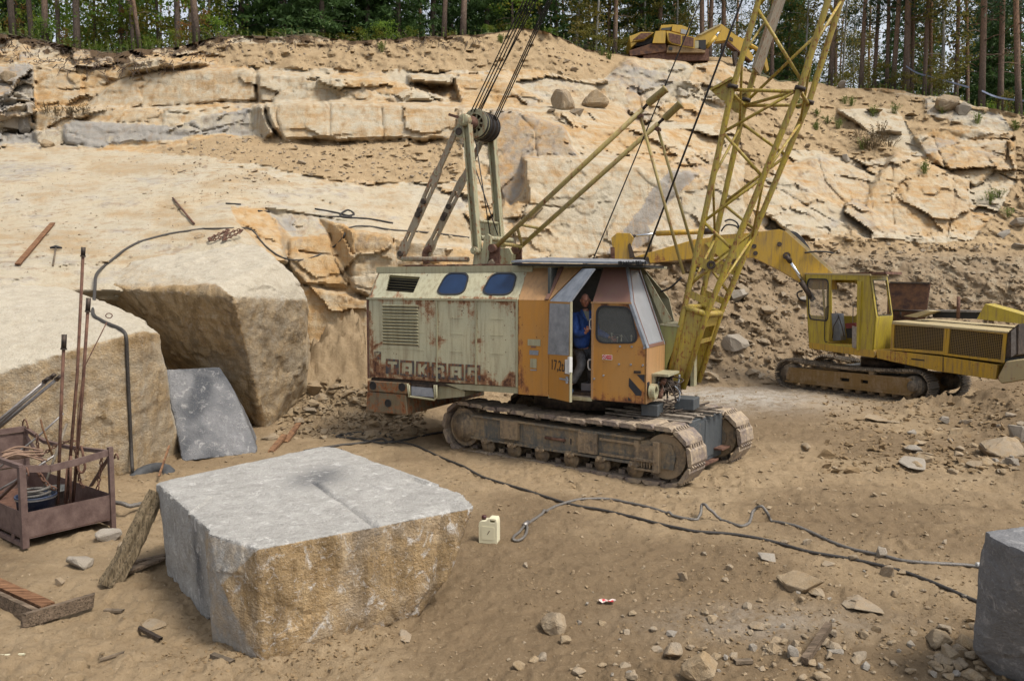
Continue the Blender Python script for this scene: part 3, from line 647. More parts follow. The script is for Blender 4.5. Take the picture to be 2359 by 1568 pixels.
AX, DD_ = np.meshgrid(np.tan(an), dd, indexing='ij'); GXY = np.stack([AX * DD_, DD_], -1)
gz = ground_z(GXY.reshape(-1, 2)).reshape(AX.shape); gz[:, nd:] = -.2
gp = np.concatenate([GXY, gz[..., None]], -1)
pp = np.concatenate([GXY.reshape(-1, 2), np.zeros((GXY.shape[0] * GXY.shape[1], 1))], 1)
damp = np.clip(.5 + .9 * fbm(pp * .45, 4, 501), 0, 1).reshape(AX.shape)
dx_, dy_ = GXY[..., 0], GXY[..., 1]
dust = np.clip(np.exp(-(((dx_ - 6.5) / 2.6) ** 2 + ((dy_ - 22.5) / 2.2) ** 2)) + .4 * np.exp(-(((dx_ - 2.5) / 1.0) ** 2 + ((dy_ - 7.4) / .35) ** 2)), 0, 1)
damp = np.clip(damp + .5 * np.exp(-(((dx_ - 5.2) / 2.2) ** 2 + ((dy_ - 10.5) / 1.3) ** 2)) + .35 * np.exp(-(((dx_ - 3.6) / 2.0) ** 2 + ((dy_ - 5.8) / 1.1) ** 2)), 0, 1)
def gndmat():
    k = NT('quarry_floor_dirt'); big = k.noise(.5, 4, .6); mid = k.noise(2.6, 6, .68, dist=.3); fine = k.noise(17, 6, .72); vf = k.noise(75, 4, .75); spk = k.vor(26)
    dry = k.mix(k.ramp(mid, [(.32, 0), (.7, 1)]), (.218, .157, .091), (.325, .245, .152))
    dry = k.mix(k.math('MULTIPLY', k.ramp(big, [(.42, 0), (.62, 1)]), .5), dry, (.285, .205, .12))
    wet = k.mix(mid, (.125, .086, .049), (.205, .146, .086))
    trk = k.noise(1.3, 5, .65, (.35, 1.6, 1), .6)
    v = k.math('ADD', k.math('MULTIPLY', k.attr('damp'), .42), k.math('ADD', k.math('MULTIPLY', mid, .35), k.math('MULTIPLY', trk, .3)))
    c = k.mix(k.ramp(v, [(.43, 0), (.64, .9)]), dry, wet)
    c = k.mix(k.math('MULTIPLY', k.attr('dust'), k.ramp(k.math('ADD', mid, k.math('MULTIPLY', fine, .4)), [(.5, 0), (.75, .8)])), c, (.42, .40, .36))
    c = k.mix(k.math('MULTIPLY', k.ramp(fine, [(.3, 1), (.46, 0)]), .55), c, (.13, .08, .042))
    c = k.mix(k.math('MULTIPLY', k.ramp(fine, [(.58, 0), (.74, 1)]), .5), c, (.42, .32, .205))
    c = k.mix(k.math('MULTIPLY', k.ramp(vf, [(.6, 0), (.72, 1)]), .5), c, (.44, .37, .27))
    c = k.mix(k.math('MULTIPLY', k.ramp(vf, [(.28, 1), (.42, 0)]), .5), c, (.11, .07, .04))
    h = k.math('ADD', k.math('MULTIPLY', mid, .6), k.math('ADD', k.math('MULTIPLY', fine, .5), k.math('MULTIPLY', vf, .2)))
    k.inp(color=c, rough=.95, spec=.15, normal=k.bump(h, .9, .06)); return k.m
g_ = sheet('ground', gp, gndmat(), dict(damp=damp, dust=dust)); g_['kind'] = 'structure'
LD0, LD1 = math.log(3.2), math.log(30)
def gz1(x, y):                         # floor height from the built grid
    t = math.atan2(x, y); i = (t + .80) / 1.6 * (na - 1); j = (math.log(max(y, 3.21)) - LD0) / (LD1 - LD0) * (nd - 1)
    i = min(max(i, 0), na - 1.001); j = min(max(j, 0), nd - 1.001); i0, j0 = int(i), int(j); a, b = i - i0, j - j0
    return float((gz[i0, j0] * (1 - a) + gz[i0 + 1, j0] * a) * (1 - b) + (gz[i0, j0 + 1] * (1 - a) + gz[i0 + 1, j0 + 1] * a) * b)
def G(x, y, lift=0.0):                 # floor point seen at a surveyed position
    p = gnd(x, y, 0)
    for _ in range(4): p = gnd(x, y, gz1(p.x, p.y))
    if abs(gz1(p.x, p.y) - p.z) > .015:          # steep mound: walk along the sight line instead
        r = ray(x, y); d = 4.0
        while d < 34:
            q = CAM + r * (d / r.y)
            if q.z < gz1(q.x, q.y): break
            d += .06
        p = CAM + r * (d / r.y); p.z = gz1(p.x, p.y)
    p.z += lift; return p
# ---------------------------------------------------------------- forest floor behind the ridge
nb = 40; back = np.concatenate([[0], np.geomspace(.4, 140, nb - 1)])
top = P3[:, 0]; FF = np.zeros((NXW // 4 + 1, nb, 3))
for i, k_ in enumerate(range(0, NXW, 4)):
    t = top[k_]; sc_ = (t[1] + back) / t[1]
    FF[i, :, 0] = t[0] * sc_; FF[i, :, 1] = t[1] + back; FF[i, :, 2] = t[2] + back * .035 + .12 * np.minimum(back, 2)
FF = FF[:len(range(0, NXW, 4))]
z_ = FF.reshape(-1, 3); n_ = fbm(np.stack([z_[:, 0], z_[:, 1], z_[:, 0] * 0], 1) * .6, 4, 700).reshape(FF.shape[:2]); FF[:, 1:, 2] += .3 * n_[:, 1:]
k = NT('forest_floor'); n = k.noise(1.2, 5, .7); n2 = k.noise(9, 5, .7)
k.inp(color=k.mix(k.ramp(n, [(.35, 0), (.65, 1)]), k.mix(n2, (.03, .022, .012), (.13, .085, .045)), k.mix(n2, (.02, .035, .01), (.07, .085, .025))), rough=.95, normal=k.bump(n2, .8, .05))
sheet('forest_floor', FF, k.m, flip=True).__setitem__('kind', 'structure')
def plateau(x, back_):                 # point on the forest floor, `back_` metres behind the ridge in direction x
    i = int(np.clip(np.interp(x, gx, np.arange(NXW)) // 4, 0, FF.shape[0] - 1)); f = FF[i]
    return Vector((np.interp(back_, back, f[:, 0]), np.interp(back_, back, f[:, 1]), np.interp(back_, back, f[:, 2])))
# ================================================================ CRAWLER CRANE
CB = Frame((2.254, 13.1), (.886, -.464))          # upper works: u=0 front, v=0 near side
CT_ = Frame((2.44, 12.56), (.792, -.611))          # crawler: u=0 front wheel, v=0 outer side of the near track
crane = thing('crawler_crane', 'large rusty crawler crane with cream engine house, orange cab and yellow lattice boom', 'crane', (1.2, 14.9, 0))
W = 3.0; ZK, ZR, INS = 2.975, 3.56, .4
B = CB
def rustfn(lines, pts=(), band=None, base=0):     # rust gathers along seams, edges and dents (u, z in metres)
    def fn(a):
        aw = a if True else a
        d = aw - np.array(CB.O); u = d @ np.array(CB.F); z = aw[:, 2]; r = np.full(len(a), base, float)
        for (u0, z0, u1, z1_), wd_, st_ in lines:
            vx, vz = u1 - u0, z1_ - z0; l2 = vx * vx + vz * vz + 1e-9
            t = np.clip(((u - u0) * vx + (z - z0) * vz) / l2, 0, 1); dist = np.hypot(u - u0 - t * vx, z - z0 - t * vz)
            r = np.maximum(r, st_ * np.exp(-(dist / wd_) ** 2))
        for (u0, z0, rr, st_) in pts:
            r = np.maximum(r, st_ * np.exp(-(((u - u0) / rr) ** 2 + ((z - z0) / rr) ** 2)))
        if band: r = np.maximum(r, band[2] * np.clip((band[0] - z - band[1] * (u + 5.8) + .06 * np.sin(u * 7) + .05 * np.sin(u * 17 + 1)) / .12, 0, 1))
        return r
    return fn
def uzp(x, y, v=0): return CB.uz(CB.P(x, y, v))
# --- engine house side panels
seams = [(-5.82, 1.38, -5.82, 3.0, .07, .9), (-4.17, 1.38, -4.17, 2.98, .07, .75), (-3.3, 1.38, -3.3, 2.98, .07, .75), (-2.44, 1.38, -2.44, 2.98, .06, .7), (-5.8, 2.25, -2.5, 2.25, .045, .62), (-5.8, 2.97, -2.5, 2.97, .04, .75), (-5.8, 1.40, -2.5, 1.40, .05, .5)]
seaml = [((a, b, c, d), e * .55, f) for a, b, c, d, e, f in seams]
pnt = [(-4.17, 2.2, .10, .9), (-3.3, 2.2, .09, .9), (-4.12, 2.05, .07, .8), (-3.95, 2.5, .04, .9), (-2.75, 2.45, .04, .8), (-2.6, 1.55, .07, .6), (-5.6, 2.35, .1, .7), (-4.85, 1.95, .05, .7)]
rf = rustfn(seaml, pnt, (1.62, -.02, .8))
def side_panel(u0, u1, holes=()):
    zbot = lambda u: 1.39
    pts = [B.w(u0 + .012, 0, zbot(u0)), B.w(u1 - .012, 0, zbot(u1)), B.w(u1 - .012, 0, ZK), B.w(u0 + .012, 0, ZK)]
    m = MB().prism(pts, B.L * .03)
    # stiffening creases
    for zz in (2.62, 2.32, 1.98):
        m.fbox(B, u0 + .3, u1 - .3, -.008, .0, zz, zz + .012)
    return m.build('side_panel', M['cream'], crane, attr={'rust': rf}, sub=.07)
pan0 = side_panel(-5.82, -4.17); side_panel(-4.17, -3.3); side_panel(-3.3, -2.42)
# louvres on the rear panel
lv = MB()
for i in range(13):
    z = 2.86 - i * .062
    lv.hexa([B.w(-5.45, 0, z), B.w(-4.6, 0, z), B.w(-4.6, -.035, z - .012), B.w(-5.45, -.035, z - .012)], [B.w(-5.45, 0, z - .045), B.w(-4.6, 0, z - .045), B.w(-4.6, -.03, z - .022), B.w(-5.45, -.03, z - .022)])
lv.build('louvre', M['cream'], pan0, attr={'rust': rf})
sh = MB()
for i in range(13):
    z = 2.86 - i * .062 - .046
    sh.fbox(B, -5.45, -4.6, -.004, 0, z - .012, z)
sh.build('louvre_slot', M['black'], pan0)
# seam strips
for u in (-4.17, -3.3, -2.44):
    MB().fbox(B, u - .02, u + .02, -.02, .01, 1.39, ZK).build('seam_strip', M['cream_dull'], crane)
MB().fbox(B, -5.84, -5.80, -.02, .03, 1.36, ZK + .01).build('corner_strip', M['rust'], crane)
MB().fbox(B, -5.84, -2.42, -.028, .02, ZK - .02, ZK + .018).build('knee_strip', M['cream_dull'], crane)
# sloped upper side with two windows and a vent
def slope(u, t, off=0.0):                          # t=0 knee, 1 roof edge
    nrm = (B.L * -(ZR - ZK) + Vector((0, 0, 1)) * INS).normalized()
    return B.w(u, INS * t, ZK + (ZR - ZK) * t) + nrm * off
nsl = (B.L * (ZR - ZK) - Vector((0, 0, 1)) * INS).normalized()
def slope_px(x, y):                                # surveyed position on the slope -> (u,t)
    r = ray(x, y); n = nsl; p0 = B.w(0, 0, ZK); t = (p0 - CAM).dot(n) / r.dot(n); p = CAM + r * t
    d = p - B.O; return d.dot(B.F), (p.z - ZK) / (ZR - ZK)
def slope_quad(pts, f=.25): return [slope_px(*p) for p in rq2(pts, f)]
def rq2(pts, f): return [(p[0], p[1]) for p in rquad([(a, b, 0) for a, b in pts], f)]
win1 = zb((905, 82), (1135, 88), (1075, 300), (785, 300)); win2 = zb((1380, 85), (1635, 88), (1575, 305), (1262, 300)); vent = zb((300, 98), (620, 120), (550, 285), (265, 265))
def on_slope(ut, off=0): return [slope(u, t, off) for u, t in ut]
wq1 = slope_quad(win1, .33); wq2 = slope_quad(win2, .33); vq = [slope_px(*p) for p in vent]
rf2 = rustfn([((-5.82, 3.0, -5.82, 3.6), .09, .9), ((-5.8, 3.0, -2.4, 3.0), .06, .8), ((-5.8, 3.55, -2.4, 3.55), .05, .85), ((-2.44, 3, -2.44, 3.6), .06, .7), ((-3.28, 3.0, -3.1, 3.55), .1, .7), ((-4.5, 3.1, -4.35, 3.5), .06, .55)], [(-5.05, 3.08, .25, .75), (-4.7, 3.5, .2, .7), (-4.0, 3.08, .12, .7), (-3.0, 3.08, .12, .6)])
up = MB().prism(on_slope([(-5.82, 0), (-2.42, 0), (-2.42, 1), (-5.82, 1)]), nsl * .03, [on_slope(wq1), on_slope(wq2), on_slope(vq)]).build('upper_side_panel', M['cream'], crane, attr={'rust': rf2}, sub=.09)
for wq in (wq1, wq2):
    cu = sum(a for a, b in wq) / len(wq); ct = sum(b for a, b in wq) / len(wq)
    big = [(cu + (a - cu) * 1.07, ct + (b - ct) * 1.10) for a, b in wq]
    win = MB().prism(on_slope(wq, .004), nsl * .03).build('window', M['blueglass'], crane)
    MB().prism(on_slope(big, .014), nsl * .02, [on_slope([(cu + (a - cu) * .97, ct + (b - ct) * .96) for a, b in wq], .014)]).build('window_seal', M['seal'], win)
MB().prism(on_slope(vq, -.06), nsl * .02).build('vent_backing', M['black'], crane)
for i in range(6):
    a = i / 6; (u0, t0), (u1, t1), (u2, t2), (u3, t3) = vq
    l = lambda s: ((u0 + (u3 - u0) * s, t0 + (t3 - t0) * s), (u1 + (u2 - u1) * s, t1 + (t2 - t1) * s))
    A_, B_ = l(a + (.02 if i else .09)); C_, D_ = l(a + .10)
    MB().hexa([slope(*A_, -.04), slope(*B_, -.04), slope(*D_, .012), slope(*C_, .012)], [slope(*A_, -.05), slope(*B_, -.05), slope(*D_, .0), slope(*C_, .0)]).build('vent_slat', M['cream_dull'], crane)
# rear wall, far side, roof, floor
MB().prism([B.w(-5.82, 0, 1.38), B.w(-5.82, 0, ZK), B.w(-5.82, INS, ZR), B.w(-5.82, W - INS, ZR), B.w(-5.82, W, ZK), B.w(-5.82, W, 1.38)], B.F * .03).build('rear_wall', M['cream_dull'], crane)
MB().prism([B.w(-5.82, W, 1.38), B.w(-.1, W, 1.38), B.w(-.5, W, ZK), B.w(-5.82, W, ZK)], B.L * -.03).prism([B.w(-5.82, W, ZK), B.w(-.5, W, ZK), B.w(-.9, W - INS, ZR), B.w(-5.82, W - INS, ZR)], B.L * -.03).build('far_side_wall', M['cream_dull'], crane)
rr = MB().fbox(B, -5.86, -.45, INS - .04, W - INS + .04, ZR, ZR + .05)
rr.fbox(B, -5.86, -2.3, INS - .06, INS - .03, ZR - .07, ZR + .04)
rr.build('roof', M['cream_dull'], crane)
rb = MB(); rnd = random.Random(3)
for i in range(24):
    u = rnd.uniform(-5.4, -2.6); rb.fbox(B, u, u + rnd.uniform(.1, .6), INS + .02 + rnd.uniform(0, .3), INS + .4 + rnd.uniform(0, .4), ZR + .052 + i * .0006, ZR + .06 + rnd.uniform(.01, .035))
rb.build('roof_clutter', M['rust'], crane)
MB().fbox(B, -5.8, -.02, .05, W - .05, 1.30, 1.37).build('floor_frame', M['darksteel'], crane)
MB().prism(B.PP(zb((885, 1238), (1055, 1300), (1645, 1340), (1645, 1275), (1120, 1245)), .02), B.L * .04).build('skirt', M['cream_dull'], crane)
# counterweight: two cast slabs with a step frame beside them
m = MB().prism(B.PP(zb((65, 1205), (490, 1233), (482, 1347), (65, 1312)), -.06), B.L * (W + .1)); cw = m.build('counterweight', M['ballast'], crane, bevel=.012)
m = MB().prism(B.PP(zb((60, 1320), (470, 1352), (487, 1562), (55, 1528)), -.05), B.L * (W + .08)); m.build('counterweight_slab', M['ballast'], cw, bevel=.012)
for p, r in ((zb((128, 1255))[0], .065), (zb((432, 1272))[0], .065), (zb((285, 1440))[0], .06)):
    c = B.P(*p, -.06); MB().cyl(c - B.L * .004, c + B.L * .02, r, 18).ring(c - B.L * .012, c, r, r + .018).build('bolt_hole', M['black'], cw)
fr = B.PP(zb((488, 1235), (505, 1370), (770, 1405), (795, 1380), (790, 1250)), -.04)
st = MB().tube(fr[:5], .022, 8); st.tube(B.PP(zb((770, 1250), (775, 1400)), -.04), .02).tube(B.PP(zb((505, 1250), (512, 1370)), -.04), .02)
stp = st.build('step_frame', M['cream_dull'], crane)
MB().prism(B.PP(zb((528, 1265), (745, 1285), (768, 1378), (530, 1360)), -.03), B.L * .02).build('step_plate', M['galv'], stp)
MB().prism(B.PP(zb((530, 1235), (740, 1250), (745, 1282), (528, 1262)), .0), B.L * .03).build('lamp_bar', M['darksteel'], stp)
MB().prism(B.PP(zb((815, 1245), (1060, 1300), (1090, 1320), (1085, 1370), (800, 1400)), .12), B.L * (W - .3)).build('belly_plate', M['cream_dull'], crane)
# lettering: six dark boxes with the letters cut out, and the arrow mark
def qmap(q, pts):                                  # unit square -> surveyed quad
    (x0, y0), (x1, y1), (x2, y2), (x3, y3) = q
    return [((x0 * (1 - a) + x1 * a) * (1 - b) + (x3 * (1 - a) + x2 * a) * b, (y0 * (1 - a) + y1 * a) * (1 - b) + (y3 * (1 - a) + y2 * a) * b) for a, b in pts]
GL = {'T': [[(.12, .14), (.88, .14), (.88, .34), (.62, .34), (.62, .9), (.38, .9), (.38, .34), (.12, .34)]],
      'A': [[(.12, .14), (.88, .14), (.88, .88), (.62, .88), (.62, .7), (.38, .7), (.38, .88), (.12, .88)]],
      'K': [[(.12, .14), (.38, .14), (.38, .4), (.6, .14), (.88, .14), (.62, .5), (.88, .88), (.6, .88), (.38, .62), (.38, .88), (.12, .88)]],
      'R': [[(.12, .14), (.78, .14), (.88, .26), (.88, .46), (.78, .56), (.88, .66), (.88, .88), (.62, .88), (.62, .66), (.38, .66), (.38, .88), (.12, .88)]],
      'F': [[(.12, .14), (.88, .14), (.88, .34), (.38, .34), (.38, .48), (.8, .48), (.8, .66), (.38, .66), (.38, .88), (.12, .88)]]}
IS = {'A': [(.40, .40), (.40, .54), (.60, .54), (.60, .40)], 'R': [(.40, .30), (.40, .44), (.60, .44), (.60, .30)]}
boxes = [('T', [(262, 975), (395, 985), (393, 1143), (260, 1132)]), ('A', [(412, 988), (556, 998), (554, 1162), (408, 1150)]), ('K', [(578, 1002), (716, 1010), (714, 1172), (576, 1163)]),
         ('R', [(742, 1012), (893, 1024), (892, 1190), (740, 1176)]), ('A', [(916, 1026), (1074, 1034), (1074, 1204), (914, 1192)]), ('F', [(1095, 1036), (1250, 1044), (1250, 1212), (1093, 1204)])]
for ch, q in boxes:
    q = zb(*q); outer = B.PP(qmap(q, [(0, 0), (1, 0), (1, 1), (0, 1)]), -.016)
    m = MB().prism(outer, B.L * .008, [B.PP(qmap(q, g), -.016) for g in GL[ch]])
    if ch in IS: m.prism(B.PP(qmap(q, IS[ch]), -.016), B.L * .008)
    m.build('letter', M['lettering'], crane)
MB().prism(B.PP(zb((140, 903), (208, 905), (208, 985), (150, 985)), -.014), B.L * .006, [B.PP(zb((148, 910), (200, 912), (150, 975)), -.014)]).build('arrow_mark', M['lettering'], crane)
# --- orange bay beside the house and the cab shell
rfo = rustfn([((-2.42, 1.27, -2.42, 2.97), .07, .8), ((-1.82, 1.27, -1.82, 2.97), .05, .6), ((-2.4, 1.28, -1.8, 1.28), .06, .65), ((0, 1.25, 0, 2.2), .08, .6), ((-.95, 1.45, 0, 1.38), .06, .6), ((-.95, 1.28, 0, 1.27), .07, .85), ((-.98, 1.27, -.98, 2.9), .05, .45)], [(-.1, 1.4, .22, .8), (-.2, 2.45, .2, .95), (-.12, 2.15, .15, .8), (-.75, 2.95, .15, .9), (-.35, 2.93, .3, .9), (-.05, 2.72, .3, .8), (-1.95, 2.85, .1, .7)])
op = MB().prism([B.w(-2.41, -.012, 1.265), B.w(-1.80, -.012, 1.265), B.w(-1.80, -.012, ZK), B.w(-2.41, -.012, ZK)], B.L * .04).build('bay_panel', M['orange'], crane, attr={'rust': rfo}, sub=.07)
MB().prism([slope(-2.41, 0, .01), slope(-1.80, 0, .01), slope(-1.35, 1, .01), slope(-2.41, 1, .01)], nsl * .03).build('bay_upper_panel', M['orange_fade'], crane)
sx = slope_px(*zk((480, 160))[0]); MB().hexa([slope(-1.87, .0, .02), slope(-1.80, .0, .02), slope(-1.68, 1, .02), slope(-1.75, 1, .02)], [slope(-1.87, 0, .045), slope(-1.80, 0, .045), slope(-1.68, 1, .045), slope(-1.75, 1, .045)]).build('drip_strip', M['maroon'], crane)
for q, mm in (([(178, 842), (312, 845), (310, 915), (178, 908)], 'cream_dull'), ([(196, 957), (290, 962), (288, 1010), (196, 1004)], 'galv'), ([(205, 1045), (272, 1050), (270, 1145), (203, 1140)], 'cream_dull'), ([(206, 1158), (270, 1160), (270, 1172), (206, 1170)], 'galv'), ([(213, 915), (262, 918), (262, 932), (213, 930)], 'maroon')):
    MB().prism(B.PP(zk(*q), -.022), B.L * .010).build('plate', M[mm], crane)
# door jamb, sill, interior
MB().fbox(B, -1.80, -.98, -.02, .35, 1.235, 1.29).build('sill', M['cream_dull'], crane)
fl = MB()
for i in range(7): fl.fbox(B, -1.78, -.40, .02 + i * .16, .17 + i * .16, 1.292 + .004 * (i % 2), 1.312 + .004 * (i % 2))
fl.build('cab_floor', M['plank'], crane)
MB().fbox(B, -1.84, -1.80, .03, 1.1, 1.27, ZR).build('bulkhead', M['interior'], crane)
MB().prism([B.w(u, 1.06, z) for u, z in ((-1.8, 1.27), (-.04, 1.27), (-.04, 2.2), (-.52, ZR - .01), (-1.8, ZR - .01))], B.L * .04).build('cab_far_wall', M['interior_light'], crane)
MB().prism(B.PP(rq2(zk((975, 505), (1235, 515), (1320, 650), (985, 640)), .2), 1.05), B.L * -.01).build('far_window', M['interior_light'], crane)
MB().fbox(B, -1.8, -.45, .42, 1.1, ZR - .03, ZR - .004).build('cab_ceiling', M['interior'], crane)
# front side panel with the rounded window
wl = rq2(zk((905, 495), (1250, 508), (1335, 880), (897, 880)), .24)
pz = [uzp(*p) for p in wl]
outp = [B.w(-.97, 0, 1.265), B.w(0, 0, 1.252), B.w(0, 0, 2.2), B.w(-.285, 0, 2.955), B.w(-.97, 0, 2.955)]
wpl = [B.w(u, 0, z) for u, z in pz]
cp = MB().prism(outp, B.L * .035, [wpl]).build('cab_side_panel', M['orange'], crane, attr={'rust': rfo}, sub=.06)
cu = sum(a for a, b in pz) / len(pz); cz = sum(b for a, b in pz) / len(pz)
sc_ = lambda s, v=0: [B.w(cu + (u - cu) * s, v, cz + (z - cz) * s) for u, z in pz]
cw_ = MB().prism(sc_(1.0, .012), B.L * .006).build('cab_window', M['clearglass'], crane)
MB().prism(sc_(1.045, -.012), B.L * .024, [sc_(.96, -.012)]).build('window_seal', M['seal'], cw_)
MB().prism([B.w(-.97, -.004, 2.958), B.w(-.285, -.004, 2.958), B.w(-.49, INS, ZR), B.w(-.93, INS, ZR)], nsl * .03).build('cab_upper_panel', M['maroon'], crane)
MB().fbox(B, -1.0, -.27, -.02, .0, 2.935, 2.965).build('cab_rail', M['orange_fade'], crane)
MB().fbox(B, -.99, -.95, -.008, .05, 1.27, 2.95).build('door_jamb', M['orange_fade'], crane)
# cab front: lower panel, pillar, screen
fw = 1.04
MB().fbox(B, -.03, .006, .0, fw, 1.255, 2.2).build('cab_front_panel', M['orange_fade'], crane)
K0, K1, K2 = B.w(.012, -.006, 2.2), B.w(-.272, -.006, 2.955), B.w(-.48, INS - .01, ZR)
nf = (B.F * .936 + Vector((0, 0, 1)) * .35).normalized()
bk = lambda p, s: p + B.L * s
m = MB()
for a, b_ in ((K0, K1), (K1, K2)):
    m.hexa([a, bk(a, .13), bk(b_, .13), b_], [a - nf * .05, bk(a, .13) - nf * .05, bk(b_, .13) - nf * .05, b_ - nf * .05])
m.hexa([K0, bk(K0, fw), bk(K0, fw) + Vector((0, 0, .07)) - B.F * .026, K0 + Vector((0, 0, .07)) - B.F * .026], [p - nf * .05 for p in (K0, bk(K0, fw), bk(K0, fw) + Vector((0, 0, .07)) - B.F * .026, K0 + Vector((0, 0, .07)) - B.F * .026)])
R0 = B.w(.012, fw, 2.2); R2 = B.w(-.48, fw, ZR)
m.hexa([R0, bk(R0, -.06), bk(R2, -.06), R2], [p - nf * .05 for p in (R0, bk(R0, -.06), bk(R2, -.06), R2)])
wsf = m.build('windscreen_frame', M['galv'], crane)
s0 = [bk(K0, .13), bk(K1, .13), bk(K2, .1), R2 - B.L * .06, R0 - B.L * .06]
ws = MB().prism([p - nf * .012 for p in s0], nf * -.008).build('windscreen', M['dirtyglass'], crane)
sl2 = [bk(K0, .125), bk(K1, .125), bk(K2, .095), R2 - B.L * .055, R0 - B.L * .055]
cen = sum(sl2, Vector()) / 5
MB().prism([p + nf * .004 for p in sl2], nf * -.012, [[cen + (p - cen) * .93 + nf * .004 for p in sl2]]).build('windscreen_seal', M['maroon'], ws)
# hazard stripes, sign, small fittings
hz = zk((1232, 1208), (1425, 1212), (1395, 1500), (1230, 1480))
MB().prism(B.PP(zk((1320, 1214), (1402, 1213), (1400, 1300)), -.006), B.L * .004).prism(B.PP(zk((1240, 1245), (1372, 1392), (1368, 1437), (1312, 1432), (1236, 1335)), -.006), B.L * .004).prism(B.PP(zk((1230, 1448), (1268, 1490), (1230, 1482)), -.006), B.L * .004).build('hazard_stripe', M['blackpaint'], crane)
MB().fbox(B, .008, .012, .03, .16, 1.5, 1.62).build('hazard_stripe', M['blackpaint'], crane)
sg = MB().prism(B.PP(zk((960, 1004), (1064, 1010), (1062, 1061), (958, 1054)), -.008), B.L * .005).build('warning_sign', M['white'], crane)
MB().prism(B.PP(zk((1004, 1012), (1060, 1015), (1058, 1030), (1004, 1027)), -.011), B.L * .003).prism(B.PP(zk((1004, 1033), (1058, 1036), (1057, 1054), (1004, 1050)), -.011), B.L * .003).build('red_print', M['red'], sg)
c = B.P(*zk((982, 1030))[0], -.011); MB().ring(c, c + B.L * .003, .028, .038, 20).box(c, (B.F - Vector((0, 0, 1))) * .018, B.L * .002, (B.F + Vector((0, 0, 1))) * .004).build('ban_symbol', M['red'], sg)
MB().prism(B.PP(zk((1290, 1172), (1362, 1176), (1360, 1202), (1288, 1198)), -.02), B.L * .02).build('marker_lamp', M['darksteel'], crane)
for p in ((1145, 918), (1268, 922), (1398, 935), (1134, 1104), (1258, 1108), (1384, 1115), (972, 1222), (875, 1256)):
    c = B.P(*zk(p)[0], -.008); MB().cyl(c - B.L * .01, c + B.L * .01, .017, 8).build('screw', M['galv'], crane)
# the door, standing open
O1 = B.w(-1.79, -.02, 0); dv = (B.F * .56 - B.L * .36); dl = dv.normalized(); dn = Vector((-dl.y, dl.x, 0))   # inward normal
def D(a, z, o=0.0): return O1 + dl * a + Vector((0, 0, z)) + dn * o
DW = dv.length
door = MB().prism([D(0, 1.25), D(DW, 1.25), D(DW, 2.97), D(0, 2.97)], dn * .045, ).build('cab_door', M['orange'], crane)
MB().prism([D(-.03, 2.02, -.008), D(DW - .03, 2.05, -.008), D(DW - .005, 2.93, -.008), D(.03, 2.93, -.008)], dn * .006).build('tin_patch', M['galv'], door)
ud = (dn * .42 + Vector((0, 0, .58)))
tp = [D(.02, 2.965, -.006), D(DW, 2.965, -.006), D(DW - .0, 2.965) + ud * .98 + dl * .12, D(.42, 2.965) + ud * .98 + dl * .0]
MB().prism(tp, dn * .03 - Vector((0, 0, .01))).build('door_top_panel', M['galv'], door)
MB().box(D(DW, 2.11, .02), dl * .008, dn * .024, Vector((0, 0, .86))).build('door_edge', M['cream_dull'], door)
MB().box(D(DW - .04, 1.86, -.02), dl * .05, dn * .02, Vector((0, 0, .12))).box(D(DW + .02, 1.9, -.01), dl * .03, dn * .03, Vector((0, 0, .13))).build('door_lock', M['white'], door)
MB().box(D(DW - .15, 1.63, -.02), dl * .13, dn * .012, Vector((0, 0, .014))).box(D(DW - .05, 1.63, -.025), dl * .02, dn * .016, Vector((0, 0, .06))).build('door_latch', M['galv'], door)
def text_mesh(txt, size, org, ex, ey, ez, thick=.002):
    cu_ = bpy.data.curves.new('txt', 'FONT'); cu_.body = txt; cu_.size = size; cu_.extrude = thick
    o = bpy.data.objects.new('txt', cu_); COL.objects.link(o); dg = bpy.context.evaluated_depsgraph_get()
    me = bpy.data.meshes.new_from_object(o.evaluated_get(dg)); bpy.data.objects.remove(o)
    mt = Matrix((ex, ey, ez)).transposed().to_4x4(); mt.translation = org; me.transform(mt); return me
link_mesh('chalk_number', text_mesh('17,2t/', .26, D(.06, 1.76, -.004), dl * .78, Vector((0, 0, 1)), -dn), M['blackpaint'], door)
link_mesh('chalk_number', text_mesh('5t', .15, D(.50, 1.72, -.004), dl * .78, Vector((0, 0, 1)), -dn), M['blackpaint'], door)
# grab handles inside the doorway, controls, seat
MB().tube(B.PP(zk((850, 632), (835, 634), (828, 650), (826, 690), (832, 735), (850, 740)), .06), .013).build('grab_handle', M['white'], crane)
MB().tube(B.PP(zk((848, 1055), (820, 1058), (811, 1075), (812, 1135), (822, 1158), (845, 1162)), .07), .014).build('grab_handle', M['white'], crane)
ct = MB().fbox(B, -.62, -.12, .5, 1.0, 1.3, 2.12)
ct.build('control_console', M['interior'], crane)
for p, h in (((1060, 790), .35), ((1118, 830), .2), ((1160, 815), .2), ((1265, 815), .12)):
    t = B.P(*zk(p)[0], .55); MB().tube([t - Vector((0, 0, h)), t], .012).lathe(t - Vector((0, 0, .02)), (0, 0, 1), [(.0, 0), (.016, .005), (.02, .03), (.01, .045), (0, .05)], 10).build('lever', M['jerry'], crane)
MB().tube(B.PP(zk((1070, 800), (1180, 800), (1230, 880)), .62), .02).build('console_rail', M['interior_light'], crane)
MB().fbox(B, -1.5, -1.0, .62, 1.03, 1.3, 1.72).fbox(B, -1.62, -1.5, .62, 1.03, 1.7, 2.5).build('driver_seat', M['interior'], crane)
MB().fbox(B, -1.3, -.95, .3, 1.0, 1.315, 1.5).build('footwell_box', M['galv'], crane)
